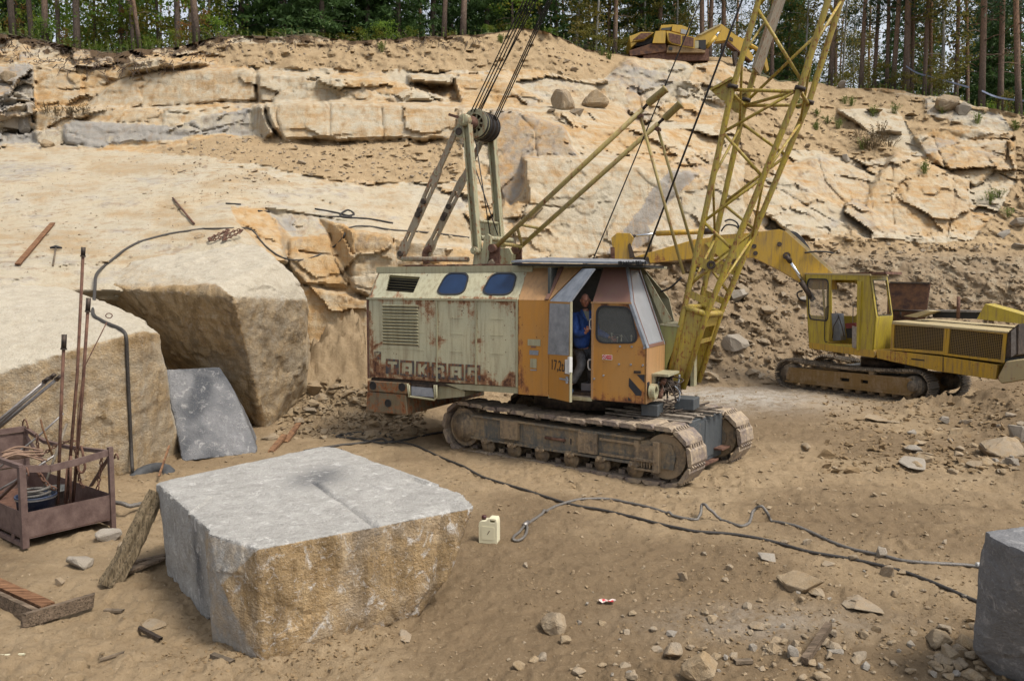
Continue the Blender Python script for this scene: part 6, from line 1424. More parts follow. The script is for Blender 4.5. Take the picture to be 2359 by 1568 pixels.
eprism(ze((965, 580), (2185, 690), (2165, 712), (960, 616)), VB, 2.3, 'engine_hood', 'exc_pale', bev=.015)
eprism(ze((975, 625), (2150, 715), (2120, 1010), (960, 875)), VB + .14, 2.0, 'engine_block', 'interior')
eprism(ze((2165, 705), (2290, 610), (2285, 930), (2150, 975)), VB + .06, 2.1, 'rear_cover', 'darksteel'); eprism(ze((2210, 690), (2260, 650), (2262, 925), (2210, 960)), VB + .04, .02, 'rear_strip', 'steel')
eprism(ze((2155, 1000), (2400, 965), (2480, 1180), (2110, 1240), (2060, 1185)), VB - .02, 2.35, 'counterweight', 'exc_pale', bev=.03)
eprism(ze((1080, 530), (1310, 470), (1390, 480), (1220, 545)), .9, .5, 'hood_lid', 'exc_pale'); eprism(ze((1385, 478), (1855, 480), (1850, 560), (1390, 545)), 1.4, .3, 'open_bay', 'black'); eprism(ze((1310, 462), (1860, 472), (1860, 492), (1310, 482)), 1.35, .4, 'bay_rail', 'steel')
eprism(ze((1865, 535), (1937, 402), (2350, 520), (2600, 610), (2600, 640), (1850, 560)), 1.3, .6, 'raised_hood', 'exc_cab')
MB().tube([E.P(*ze((1660, 325))[0], 1.2), E.P(*ze((1655, 560))[0], 1.2)], .045, 12).build('exhaust_pipe', M['rust'], exc)
for pts in (((970, 470), (1320, 478)), ((1050, 480), (1050, 545))): MB().tube(EP(ze(*pts), 1.9), .03).build('hand_rail', M['darksteel'], exc)
# cab
CW = .95; VC = .10
co_ = ze((50, 92), (640, 96), (735, 108), (795, 540), (765, 888), (92, 805))
w1 = rq2(ze((75, 140), (295, 145), (290, 582), (95, 560)), .16); w2 = ze((330, 150), (600, 152), (590, 830), (296, 815))
cab = MB().prism(EP(co_, VC), E.L * .04, [EP(w1, VC), EP(w2, VC)]).build('cab_side', M['exc_cab'], exc, attr={'rust': rfx})
MB().prism(EP([p for p in w1], VC + .012), E.L * .008).build('cab_window', M['clearglass'], exc)
cx0 = sum(p[0] for p in w1) / len(w1); cy0 = sum(p[1] for p in w1) / len(w1)
MB().prism(EP([(cx0 + (x - cx0) * 1.05, cy0 + (y - cy0) * 1.03) for x, y in w1], VC - .01), E.L * .02, [EP([(cx0 + (x - cx0) * .95, cy0 + (y - cy0) * .97) for x, y in w1], VC - .01)]).build('window_seal', M['seal'], exc)
# far side of the cab, rear wall with window, front screen, roof, floor
eprism(co_, VC + CW, .03, 'cab_far_side', 'exc_cab', holes=[rq2(ze((330, 180), (600, 185), (595, 530), (330, 520)), .12), rq2(ze((90, 180), (280, 180), (275, 530), (100, 520)), .12)])
Et = [E.P(*p, VC) for p in ze((735, 108), (795, 540), (765, 888))]
rear = [Et[0], Et[1], Et[2], Et[2] + E.L * CW, Et[1] + E.L * CW, Et[0] + E.L * CW]
up3 = [Et[0].lerp(Et[1], .12) + E.L * .12, Et[0].lerp(Et[1], .95) + E.L * .12, Et[0].lerp(Et[1], .95) + E.L * (CW - .1), Et[0].lerp(Et[1], .12) + E.L * (CW - .1)]
MB().prism([Et[0], Et[1], Et[1] + E.L * CW, Et[0] + E.L * CW], E.F * -.03, [up3]).build('cab_rear_frame', M['exc_cab'], exc); MB().prism([Et[1], Et[2], Et[2] + E.L * CW, Et[1] + E.L * CW], E.F * -.03).build('cab_rear_wall', M['exc_cab'], exc)
sl3 = [p + (p - sum(up3, Vector()) / 4) * .04 + E.F * .006 for p in up3]; MB().prism(sl3, E.F * .012, [[p + E.F * .006 for p in up3]]).build('window_seal', M['seal'], exc)
Ff = [E.P(*p, VC) for p in ze((50, 92), (92, 805))]
MB().hexa([Ff[0], Ff[0] + E.L * .06, Ff[1] + E.L * .06, Ff[1]], [p + E.F * .04 for p in (Ff[0], Ff[0] + E.L * .06, Ff[1] + E.L * .06, Ff[1])]).hexa([Ff[0] + E.L * (CW - .06), Ff[0] + E.L * CW, Ff[1] + E.L * CW, Ff[1] + E.L * (CW - .06)], [p + E.F * .04 for p in (Ff[0] + E.L * (CW - .06), Ff[0] + E.L * CW, Ff[1] + E.L * CW, Ff[1] + E.L * (CW - .06))]).build('windscreen_frame', M['exc_cab'], exc)
eprism(ze((45, 78), (735, 88), (740, 106), (48, 92)), VC - .02, CW + .05, 'cab_roof', 'exc_pale'); eprism(ze((440, 78), (895, 66), (900, 92), (440, 92)), VC + .02, .9, 'roof_hatch', 'rust'); eprism(ze((92, 800), (770, 885), (800, 930), (770, 965), (95, 868)), VC, CW, 'cab_base', 'exc', bev=.01)
eprism(ze((330, 500), (400, 505), (425, 780), (345, 790)), VC + .45, .3, 'driver_console', 'galv')
eprism(rq2(ze((470, 605), (575, 598), (590, 650), (480, 660)), .2), VC + .35, .45, 'seat_cushion', 'seatred'); eprism(ze((480, 660), (560, 660), (560, 760), (490, 760)), VC + .4, .3, 'seat_base', 'black')
MB().tube(catmull(EP(ze((300, 430), (275, 445), (272, 540), (260, 590), (258, 780), (285, 800)), VC - .04), 5), .014).build('door_handle', M['darksteel'], exc)
MB().tube(EP(ze((585, 425), (556, 440), (552, 600)), VC + .1), .014).build('inside_rail', M['steel'], exc)
for pts in (((405, 540), (350, 640), (340, 760)), ((400, 520), (440, 640), (460, 740))): MB().tube(EP(ze(*pts), VC + .3), .014).build('control_lever', M['darksteel'], exc)
eprism(ze((545, 632), (605, 645), (585, 870), (545, 855)), VC - .03, .05, 'door_frame_piece', 'steel'); eprism(ze((598, 160), (638, 165), (610, 890), (590, 892)), VC - .06, .06, 'open_door_edge', 'exc_cab')
MB().tube(EP(ze((350, 910), (370, 970), (530, 1005), (515, 930)), VC + .1), .03).build('cab_step', M['cream_strut'], exc)
# boom, stick and cylinders: the upper works are swung towards the crane
XB = Frame((9.5, 23.95), (.97, -.24))
def eprism(pts, v, w_, name, mat, par=None, bev=0, holes=(), attr=None, sub=0): return MB().prism(XB.PP(pts, v - VBm), XB.L * w_).build(name, M[mat], par or exc, bevel=bev, attr=attr, sub=sub)
VBm, BW = 1.35, .42
bm_ = eprism(z3((620, 205), (640, 172), (860, 158), (1010, 138), (1046, 150), (1092, 190), (1320, 395), (1330, 470), (1200, 470), (1160, 450), (1010, 362), (872, 295), (800, 296), (700, 296)), VBm, BW, 'boom', 'exc', bev=.015, attr={'rust': lambda a: .35 * np.clip(fbm(a * 1.5, 3, 950) * 2, 0, 1)}, sub=.25)
eprism(z3((1040, 150), (1060, 140), (1310, 365), (1305, 392), (1090, 195)), VBm + .05, BW - .1, 'boom_top_plate', 'exc_pale', bm_)
eprism(z3((600, 215), (700, 190), (860, 190), (820, 300), (690, 300)), VBm - .02, BW + .04, 'boom_side_plate', 'exc_cab', bm_)
st_ = eprism(z3((172, 322), (215, 290), (540, 195), (640, 182), (700, 200), (720, 285), (540, 300), (300, 325)), VBm + .06, .30, 'stick', 'exc', bev=.012, attr={'rust': lambda a: .6 * np.clip(fbm(a * 1.5, 3, 951) * 2 + .1, 0, 1)}, sub=.25)
eprism(z3((172, 326), (300, 328), (290, 290), (215, 292)), VBm + .04, .34, 'stick_wear_plate', 'darksteel', st_)
eprism(z3((85, 185), (118, 158), (188, 160), (208, 182), (195, 212), (190, 240), (214, 292), (172, 330), (102, 330), (92, 240)), VBm + .04, .34, 'bucket_link', 'exc', bev=.01); eprism(z3((190, 212), (216, 292), (186, 300), (178, 225)), VBm, .05, 'link_arm', 'darksteel')
eprism(z3((80, 235), (104, 238), (106, 322), (84, 322)), VBm + .02, .3, 'bucket_hinge', 'rust')
def etube(pts, v, r, name, mat, par=None, n=14): return MB().tube(XB.PP(z3(*pts), v - VBm), r, n).build(name, M[mat], par or exc)
cy = etube(((332, 162), (600, 150)), VBm + .2, .085, 'hydraulic_cylinder', 'exc'); etube(((205, 176), (335, 163)), VBm + .2, .04, 'piston_rod', 'chrome', cy); etube(((170, 178), (215, 175)), VBm + .2, .06, 'rod_eye', 'darksteel', cy); etube(((595, 150), (660, 148)), VBm + .2, .10, 'cylinder_clevis', 'darksteel', cy)
cy = etube(((1068, 312), (1146, 432)), VBm - .12, .05, 'piston_rod', 'chrome'); etube(((1130, 425), (1200, 530)), VBm - .12, .085, 'hydraulic_cylinder', 'darksteel'); etube(((1048, 282), (1072, 318)), VBm - .12, .075, 'rod_eye', 'darksteel', cy)
c = XB.P(*z3((1052, 284))[0], -.15); MB().ring(c - XB.L * .02, c + XB.L * .1, .05, .11, 18).build('boom_pin', M['darksteel'], exc)
for p in ((873, 232), (1012, 220), (880, 270)): c = XB.P(*z3(p)[0], -.03); MB().cyl(c, c + XB.L * .05, .07, 16).build('boom_pin', M['darksteel'], exc)
for i in range(4): MB().tube(catmull(XB.PP(z3((1040 + i * 6, 165 - i * 4), (1085 + i * 8, 178 - i * 5), (1150 + i * 6, 240 - i * 2), (1180 + i * 6, 295)), VBm + .08 + i * .05 - VBm), 5), .028, 8).build('hydraulic_hose', M['black'], exc)
for pts in (((1150, 268), (1200, 262), (1260, 262), (1310, 270)), ((710, 95), (740, 85), (775, 100), (790, 130)), ((690, 150), (720, 115), (770, 120), (790, 140)), ((1155, 535), (1120, 520), (1110, 490), (1140, 475))): MB().tube(catmull(XB.PP(z3(*pts), -.05), 6), .025, 8).build('hydraulic_hose', M['black'], exc)
# rusty bucket parked behind the excavator deck
bf = Frame((11.8, 24.3), (.93, -.37))
bt = thing('loader_bucket', 'rusty steel bucket standing behind the engine deck of the excavator', 'bucket', (12.6, 24.3, gz1(12.6, 24.3)))
q = bf.PP(ze((940, 182), (1355, 188), (1312, 470), (955, 464)), 0); b_ = MB().prism([q[0], q[1], q[2], q[3]], bf.L * .05).build('back_plate', M['rustplate'], bt)
m = MB().prism([q[1], q[2], q[2] + bf.L * 1.0 - Vector((0, 0, .9)), q[1] + bf.L * .25], bf.F * .04).prism([q[0], q[3], q[3] + bf.L * 1.0 - Vector((0, 0, .9)), q[0] + bf.L * .25], bf.F * -.04); m.build('side_plate', M['rust'], bt)
MB().prism([q[3], q[2], q[2] - Vector((0, 0, 2.0)) + bf.L * .5, q[3] - Vector((0, 0, 2.0)) + bf.L * .5], bf.L * .05).build('front_plate', M['rustplate'], bt)
MB().bar(q[0] + Vector((0, 0, .01)), q[1] + Vector((0, 0, .01)), .08, .05).build('lip', M['darksteel'], bt)
# ================================================================ EXCAVATOR on the upper ledge
U = Frame((9.0, 43.2), (1, -.05)); U.n0 = U.O.dot(U.L)
ux = thing('excavator', 'small looking yellow excavator parked on the rock ledge at the forest edge', 'excavator', (11.5, 44, 16))
def up_(pts, v, w_, name, mat, par=None, holes=()): return MB().prism(U.PP(zu(*pts), v), U.L * w_, [U.PP(zu(*h), v) for h in holes]).build(name, M[mat], par or ux)
up_([(95, 560), (440, 450), (650, 455), (660, 570), (440, 600), (110, 640)], 0, 2.4, 'counterweight', 'rustplate')
up_([(445, 445), (490, 268), (640, 262), (650, 290), (635, 448)], -.1, 2.3, 'engine_panel', 'exc2')
up_([(98, 345), (270, 280), (470, 285), (330, 390), (110, 432)], -.05, 2.2, 'raised_hood', 'exc2'); up_([(110, 435), (205, 440), (125, 510)], 0, 2.0, 'hood_flap', 'exc2'); up_([(150, 400), (270, 300), (440, 292), (320, 380)], -.1, .04, 'hood_inside', 'rust'); up_([(210, 430), (450, 360), (450, 450), (180, 500)], .3, 1.6, 'engine_block', 'black')
g_f = up_([(655, 270), (700, 268), (880, 320), (1085, 362), (1078, 528), (900, 500), (730, 455), (680, 410)], -.15, 2.5, 'side_cover', 'exc2')
up_([(690, 295), (872, 330), (870, 470), (735, 440), (700, 400)], -.19, .06, 'grille', 'rust', g_f); up_([(898, 335), (1065, 368), (1062, 505), (900, 480)], -.19, .06, 'grille', 'rust', g_f)
cbx = up_([(560, 270), (575, 178), (750, 168), (745, 262)], .5, 1.4, 'cab', 'exc2'); up_([(750, 168), (880, 178), (1010, 225), (985, 325), (735, 262)], .3, 1.4, 'cab_side', 'exc2')
up_([(572, 248), (580, 224), (738, 208), (732, 260)], .45, .08, 'cab_window', 'interior', cbx); up_([(868, 300), (878, 232), (990, 262), (965, 320)], .25, .08, 'cab_window', 'dirtyglass', cbx)
up_([(680, 480), (1080, 520), (1240, 560), (1240, 590), (660, 590)], -.1, 2.6, 'track_frame', 'mudexcframe'); up_([(690, 505), (745, 512), (745, 555), (690, 550)], -.14, .06, 'track_opening', 'black')
up_([(1085, 410), (1140, 415), (1140, 520), (1085, 525)], 0, .4, 'rear_light_box', 'cream_dull'); up_([(1140, 405), (1250, 400), (1250, 545), (1200, 560), (1140, 500)], .1, 2.0, 'chassis', 'black')
ub = up_([(1085, 362), (1480, 158), (1600, 245), (1575, 400), (1385, 425), (1490, 235), (1250, 545), (1245, 400), (1085, 402)], .8, .5, 'boom', 'exc2'); up_([(1110, 335), (1290, 240), (1460, 160), (1475, 172), (1180, 325)], .75, .6, 'boom_top_plate', 'exc_pale', ub)
MB().tube(U.PP(zu((1255, 520), (1400, 350)), .7), .10).build('hydraulic_cylinder', M['exc2'], ux); MB().tube(U.PP(zu((1390, 355), (1445, 285)), .7), .06).build('piston_rod', M['chrome'], ux)
us = up_([(1570, 400), (1590, 250), (1700, 330), (1800, 380), (1970, 660), (1940, 715), (1750, 560)], .8, .45, 'stick', 'exc2'); up_([(1560, 405), (1750, 560), (1935, 712), (1925, 722), (1560, 440)], .78, .5, 'stick_underside', 'rust', us); up_([(1610, 350), (1660, 380), (1655, 425), (1600, 400)], .76, .04, 'stick_plate', 'darksteel', us)
up_([(2070, 555), (2110, 548), (2160, 640), (2200, 850), (2170, 880), (2120, 730), (2050, 680)], .8, .4, 'bucket_arm', 'exc2'); up_([(1660, 580), (1730, 570), (1720, 740), (1690, 800)], .8, .4, 'bucket_link', 'darksteel')
MB().tube(U.PP(zu((1800, 400), (1900, 470), (2080, 580)), 1.0), .12).build('hydraulic_cylinder', M['exc2'], ux)
MB().fbox(U, -1.9, 1.6, .1, .6, 15.2, 15.8).build('crawler_track', M['rust'], ux)
# ================================================================ STEEL BASKET with tools (left)
def bpx(z_, *p): return [gnd(x, y, h) for (x, y), h in zip(zs(*p), z_)]
A_ = Vector((-6.07, 9.56, 0)); Bv = Vector((-5.41, 10.42, 0)); s_ab = (Bv - A_); s_ad = Vector((-2.17, 1.66, 0)); Cv = Bv + s_ad; Dv = A_ + s_ad
a_h = s_ab.normalized(); d_h = s_ad.normalized(); Z = Vector((0, 0, 1)); gzb = gz1(-6.5, 10.2)
bk_ = thing('steel_basket', 'rusty open steel crate on short legs, full of rods, chains and buckets', 'crate', (-6.8, 10.8, gzb))
def post(p, h0, h1, w_=.055): return MB().box(p + Z * (h0 + h1) / 2, a_h * w_ / 2, d_h * w_ / 2, Z * (h1 - h0) / 2).build('corner_post', M['rustbasket'], bk_)
HT = 1.03
post(A_, 0, HT, .075); post(Bv, -.02, HT + .06, .06); post(Cv, .0, HT, .06); post(Dv, 0, HT)
for p, q_ in ((A_, Bv), (A_, Dv), (Bv, Cv), (Dv, Cv)): MB().hexa([p + Z * .10, q_ + Z * .10, q_ + Z * .44, p + Z * .44], [x + Vector((.0, .012, 0)) for x in (p + Z * .10, q_ + Z * .10, q_ + Z * .44, p + Z * .44)]).build('tray_side', M['rustbasket'], bk_)
MB().hexa([A_ + Z * .11, Bv + Z * .11, Cv + Z * .11, Dv + Z * .11], [x + Z * .01 for x in (A_ + Z * .11, Bv + Z * .11, Cv + Z * .11, Dv + Z * .11)]).build('tray_floor', M['rust'], bk_)
MB().bar(A_ + Z * .03, Dv + Z * .03, .05).build('skid', M['rustbasket'], bk_); MB().bar(Bv + Z * .03, Cv + Z * .03, .05).build('skid', M['rustbasket'], bk_)
for t in (.12, .3): MB().bar(A_.lerp(Dv, t) + Z * .03, A_.lerp(Dv, t) + Z * .12, .04).build('skid_leg', M['rustbasket'], bk_)
def rail(pts, w_=.055, h=.055): 
    m = MB()
    for p, q_ in zip(pts[:-1], pts[1:]): m.bar(p, q_, w_, h)
    return m.build('top_rail', M['rustbasket'], bk_)
rail([A_ + Z * (HT - .03), A_.lerp(Bv, .3) + Z * (HT - .09), A_.lerp(Bv, .55) + Z * (HT - .07), Bv + Z * (HT - .01)], .03, .085)
rail([Cv + Z * HT, Cv.lerp(Bv, .25) + Z * (HT - .12), Cv.lerp(Bv, .55) + Z * (HT - .10), Bv + Z * (HT - .01)], .05, .05)
rail([Dv + Z * HT, A_ + Z * (HT - .01)]); rail([Dv + Z * HT, Cv + Z * HT], .06, .08)
MB().bar(Bv + Z * (HT - .05), Bv.lerp(Cv, .22) + Z * .46, .045, .02).build('side_brace', M['rustbasket'], bk_); MB().bar(Cv + Z * (HT - .1), Cv.lerp(Bv, .3) + Z * .46, .045, .02).build('side_brace', M['rustbasket'], bk_); MB().bar(A_ + Z * .9, A_.lerp(Dv, .3) + Z * .46, .05, .02).build('side_brace', M['rustbasket'], bk_)
MB().hexa([Cv + d_h * .0 + Z * .46, Dv.lerp(Cv, .5) + Z * .46, Dv.lerp(Cv, .5) + Z * .98, Cv + Z * .98], [x + d_h * .012 for x in (Cv + Z * .46, Dv.lerp(Cv, .5) + Z * .46, Dv.lerp(Cv, .5) + Z * .98, Cv + Z * .98)]).build('back_sheet', M['rustbasket'], bk_)
for p, s in ((Cv, .10), (A_ + a_h * .05 - Z * .12, .07), (Bv + a_h * .08 - Z * .12, .05)):
    MB().tube([p + Z * (HT + .0) + d_h * (s * math.cos(a)) + Z * (s * 1.4 * math.sin(a)) for a in np.linspace(0, math.pi, 10)], .012, 6).build('lifting_eye', M['rust'], bk_)
def at_line(px, p, q_):                                   # height on the vertical plane p-q at a surveyed pixel
    r = ray(*px); n = (q_ - p).cross(Z); t = (p - CAM).dot(n) / r.dot(n); return CAM + r * t
def rodx(pts, off=0.0):                                   # points on the plane through the basket middle, parallel to its right end
    o = A_.lerp(Bv, .55) + s_ad * (.18 + off); n = (Bv - A_).cross(Z) ; n = Vector((.3, -1, 0)); out = []
    for x, y in pts: r = ray(x, y); t = (o - CAM).dot(n) / r.dot(n); out.append(CAM + r * t)
    return out
def rod(name, label, pts, r, mat='rust', off=0.0, cat='rod', group='drill rods in the steel basket', tipr=None):
    P_ = rodx(pts, off); m = MB().tube(P_, r, 8)
    o = m.build(name, M[mat]); tag(o, label, cat, group)
    if tipr: d = (P_[1] - P_[0]).normalized(); MB().tube([P_[0] - d * .01, P_[0] + d * tipr[1]], tipr[0], 10).build('rod_tip', M['darksteel'], o); MB().ring(P_[0] + d * tipr[1], P_[0] + d * (tipr[1] + .02), r, tipr[0] * 1.25, 10).build('rod_collar', M['darksteel'], o)
    return o
rod('drill_rod', 'tallest upright steel drill rod standing in the basket', [(192, 571), (178, 860), (153, 1160)], .020, 'rust', 0, tipr=(.028, .1))
rod('drill_rod', 'middle height drill rod with dark tip, right of the tallest rod', [(204, 688), (190, 900), (168, 1160)], .021, 'rust', .03, tipr=(.030, .16))
rod('drill_rod', 'shortest upright drill rod with dark tip, left of the tallest rod', [(148, 772), (141, 930), (133, 1160)], .021, 'rust', -.05, tipr=(.032, .17))
rod('hook_wire', 'thin bent wire with a loop at its top leaning beside the drill rods', [(246, 742), (194, 846), (180, 940), (170, 1160)], .007, 'rust', .0, 'wire')
P_ = rodx([(251 + 7.5 * math.cos(a), 727 + 5.5 * math.sin(a)) for a in np.linspace(2.2, 8.4, 16)]); lp = MB().tube(P_, .007, 6).build('wire_loop', M['rust'], [o for o in bpy.data.objects if o.name == 'hook_wire'][0])
rod('iron_bar', 'short rusty bar standing upright in front of the drill rods', [(163, 1050), (162, 1158)], .017, 'rust', -.09)
rod('iron_bar', 'slim bar standing between the shortest rod and the rusty bar', [(155, 1065), (149, 1158)], .013, 'rust', -.07)
rod('iron_bar', 'bare steel bar leaning steeply across the left side of the basket', [(146, 952), (90, 1003), (28, 1052), (-30, 1100)], .013, 'steel', .25)
rod('iron_bar', 'steel bar lying low across the basket towards its right end', [(131, 1045), (60, 1092), (-40, 1150)], .015, 'steel', .1)
rod('tool_handle', 'wooden tool handle with a green end leaning in the basket', [(93.5, 965), (98, 985), (126, 1062)], .013, 'wood_red', .12)
rod('wooden_stick', 'pale wooden stick leaning in the basket near the grey bucket', [(154, 975), (120, 1070), (92, 1150)], .016, 'wood_grey', .05)
for i, (x0, y0, x1, y1, l) in enumerate(((-60, 1017, 111, 871, 'leftmost'), (-52, 1020, 126, 862, 'bright middle'), (-40, 1016, 139, 866, 'rightmost'))):
    rod('steel_pipe', '%s of the three slanting steel pipes rising from the left edge behind the basket' % l, [(x1, y1), (x0, y0)], .022 if i else .018, 'steel', .30 + i * .03, 'pipe', 'slanting pipes behind the basket', tipr=(.028, .06))
# buckets, hose coil, chains, straps
def pail(c, r0, r1, h, mat, name, label):
    o = MB().lathe(c, Z, [(0, 0), (r0, 0), (r1, h), (r1 + .015, h), (r1 + .015, h - .02), (r1, h - .02)], 26).lathe(c, Z, [(r1 * .97, h), (r0 * .95, .02), (0, .02)], 26).build(name, M[mat]); tag(o, label, 'bucket'); return o
pc = A_.lerp(Bv, .30) + s_ad * .17 + Z * .13; o = pail(pc, .20, .23, .40, 'bluedrum', 'blue_drum', 'blue metal drum with a hose inside, at the near end of the basket')
MB().ring(pc + Z * .36, pc + Z * .385, .228, .245, 26).build('drum_rim', M['steel'], o)
o = MB().tube([pc + Vector((.16 * math.cos(a) * (1 + .03 * math.sin(5 * a)), .16 * math.sin(a), .36 + .010 * a)) for a in np.linspace(0, 14, 70)], .019, 8).build('hose_coil', M['cable']); tag(o, 'grey rubber hose coiled inside the blue drum', 'hose')
o = pail(A_.lerp(Bv, .62) + s_ad * .28 + Z * .13, .15, .19, .36, 'greybucket', 'grey_bucket', 'grey bucket standing in the basket behind the upright rods')
def chain(pts, name, label, r=.010, L_=.055):
    P_ = catmull(pts, 10); m = MB(); acc = 0; k_ = 0
    for p, q_ in zip(P_[:-1], P_[1:]):
        acc += (q_ - p).length
        if acc < L_ * .72: continue
        acc = 0; k_ += 1; d = (q_ - p).normalized(); s = d.cross(Vector((0, 1, .2))).normalized(); s = s if k_ % 2 else d.cross(s)
        m.tube([p + d * (L_ * .5 * math.cos(a)) + s * (L_ * .32 * math.sin(a)) for a in np.linspace(0, 2 * math.pi, 10)[:-1]], r, 5, closed=True)
    o = m.build(name, M['rust']); tag(o, label, 'chain', 'chains in the steel basket'); return o
def sp_(*p, off=.1): return rodx(zs(*p), off)
chain(sp_((300, 540), (315, 680), (330, 720), (400, 680), (500, 620), (640, 600), off=.2), 'chain', 'rusty chain hung along the far top rail of the basket')
chain(sp_((290, 800), (330, 880), (400, 970), (470, 1000), off=-.08), 'chain', 'heavy chain sagging behind the near corner post of the basket', .013, .07)
chain(sp_((840, 700), (825, 850), (800, 1010), off=.0), 'chain', 'short chain hanging straight near the right corner post')
chain(sp_((620, 660), (640, 800), (660, 940), (700, 990), off=.02), 'chain', 'chain hanging beside the iron hook')
P_ = sp_((665, 640), (680, 700), (690, 770), (700, 820), (680, 860), (650, 850), (640, 820), off=.0); o = MB().tube(catmull(P_, 6), .016, 8).build('crane_hook', M['rust']); tag(o, 'rusty iron hook hanging on the chain at the far top rail', 'hook')
rs_ = random.Random(4); m = MB()
for i in range(10):
    a = gnd(*zs((20 + rs_.uniform(-20, 30), 720 + rs_.uniform(-30, 40)))[0], HT) ; m.tube(catmull([a, a + Vector((.15, .1, rs_.uniform(-.02, .06))), a + Vector((.38 + rs_.uniform(-.1, .1), .15, rs_.uniform(-.08, .06)))], 5), .014, 5)
o = m.build('strap_bundle', M['straps']); tag(o, 'faded orange straps bundled on the left top rail of the basket', 'straps')  # bundle of orange straps laid over the rail
# ================================================================ small things on the floor
# jerrycan
jp = G(1127, 1247); jr = Vector((.97, -.24, 0)).normalized(); jl = Vector((-jr.y, jr.x, 0))
jc = thing('jerry_can', 'cream plastic jerry can with a dark cap standing right of the foreground block', 'jerry can', jp)
def J(u, v, z): return jp + jr * u + jl * v + Z * z
prof = [(-.115, .0), (.115, .0), (.12, .02), (.12, .27), (.115, .30), (.105, .325), (.02, .325), (.0, .315), (-.02, .29), (-.085, .285), (-.115, .265), (-.12, .24), (-.12, .02)]
hole = [(.025, .275), (.09, .275), (.09, .30), (.03, .305)]
me_ = MB().prism([J(u, -.075, z) for u, z in prof], jl * .15, [[J(u, -.075, z) for u, z in hole]]); me_.build('can_body', M['jerry'], jc, bevel=.012)
MB().prism([J(u, -.079, z) for u, z in rrect(-.085, .05, .085, .22, .02)], jl * .008).build('side_panel', M['jerry'], jc); c = J(-.07, 0, .28); MB().lathe(c, Z, [(0, 0), (.026, 0), (.026, .02), (.032, .022), (.032, .055), (.02, .06), (0, .06)], 16).build('cap', M['jerrycap'], jc)
MB().prism([J(u, -.081, z) for u, z in ((-.01, .12), (.02, .17), (.03, .17), (.0, .12))], jl * .003).build('scrawl', M['jerrycap'], jc)
# ropes and cables across the floor
def floorline(px, r, name, label, mat, cat, lifts=None, n=8, bury=.35, nrad=8):
    P_ = []
    for i, (x, y) in enumerate(px):
        l = lifts[i] if lifts else 0; p = G(x, y)
        if l: p = gnd(x, y, p.z + l)
        P_.append(p)
    P_ = catmull(P_, n); hh = [gz1(p.x, p.y) + r * (1 - bury) for p in P_]; out = []
    for i, p in enumerate(P_):
        sm = hh[max(0, i - 4):i + 5]; l = max(0, p.z - gz1(p.x, p.y)) if lifts else 0; out.append(Vector((p.x, p.y, sum(sm) / len(sm) + (l if l > .025 else 0))))
    o = MB().tube(out, r, nrad).build(name, M[mat]); tag(o, label, cat); return o
cbl = zc(0, 0, 1)
bpts = [(910, 1018), (960, 1030), (1010, 1050), (1065, 1075), (1110, 1098), (1200, 1128), (1300, 1158), (1390, 1180), (1500, 1205), (1600, 1225), (1690, 1232), (1780, 1248), (1860, 1270), (1960, 1288), (2062, 1310), (2130, 1335), (2245, 1385), (2330, 1420)]
floorline(bpts, .021, 'power_cable', 'long dark cable running from behind the crane to the right dark block', 'cable_dark', 'cable')
floorline([(700, 1040), (770, 1030), (840, 1022), (880, 1012), (905, 1020), (1000, 1000), (1040, 996)], .026, 'rope_tail', 'dark rope lying left of the crane tracks', 'cable_dark', 'rope')
floorline([(765, 1000), (810, 1002), (860, 999), (905, 1010), (880, 1022), (820, 1012), (775, 1006), (830, 997), (900, 1002)], .024, 'rope_coil', 'loose loop of dark rope beside the counterweight of the crane', 'cable_dark', 'rope')
rp = [(1212, 1212), (1228, 1200), (1262, 1178), (1296, 1162), (1340, 1152), (1400, 1150), (1450, 1160), (1520, 1176), (1570, 1194), (1600, 1198), (1613, 1185), (1617, 1163), (1632, 1172), (1660, 1198), (1700, 1213), (1722, 1207), (1735, 1180), (1752, 1167), (1768, 1185), (1776, 1200), (1815, 1206), (1870, 1230), (1950, 1262), (2025, 1280), (2080, 1293), (2150, 1298), (2225, 1304), (2262, 1308)]
lf_ = [0] * len(rp)
for i_, h_ in ((10, .06), (11, .14), (12, .10), (13, .03), (16, .06), (17, .13), (18, .08), (19, .03)): lf_[i_] = h_
wr = floorline(rp, .021, 'wire_rope', 'grey twisted wire rope with an eye loop, lying in humps on the floor', 'cable', 'rope', lf_, 8)
P_ = [G(x, y, .022) for x, y in ((1212, 1212), (1206, 1216), (1196, 1228), (1184, 1238), (1182, 1246), (1192, 1248), (1204, 1242), (1212, 1230), (1214, 1216), (1211, 1212))]; MB().tube(catmull(P_, 6), .018, 8).build('eye_loop', M['cable'], wr)
a = G(1206, 1215, .03); b_ = G(1216, 1207, .03); MB().tube([a, b_], .032, 10).build('ferrule', M['steel'], wr); a = G(2248, 1306, .03); MB().tube([a, a + Vector((.09, 0, 0))], .03, 10).build('end_clamp', M['white'], wr)
o = floorline([(262, 1160), (300, 1166), (345, 1160), (375, 1152), (420, 1150)], .032, 'water_hose', 'thick grey hose from the steel basket to behind the foreground block', 'cable', 'hose', [.12, .1, .06, .05, .05])
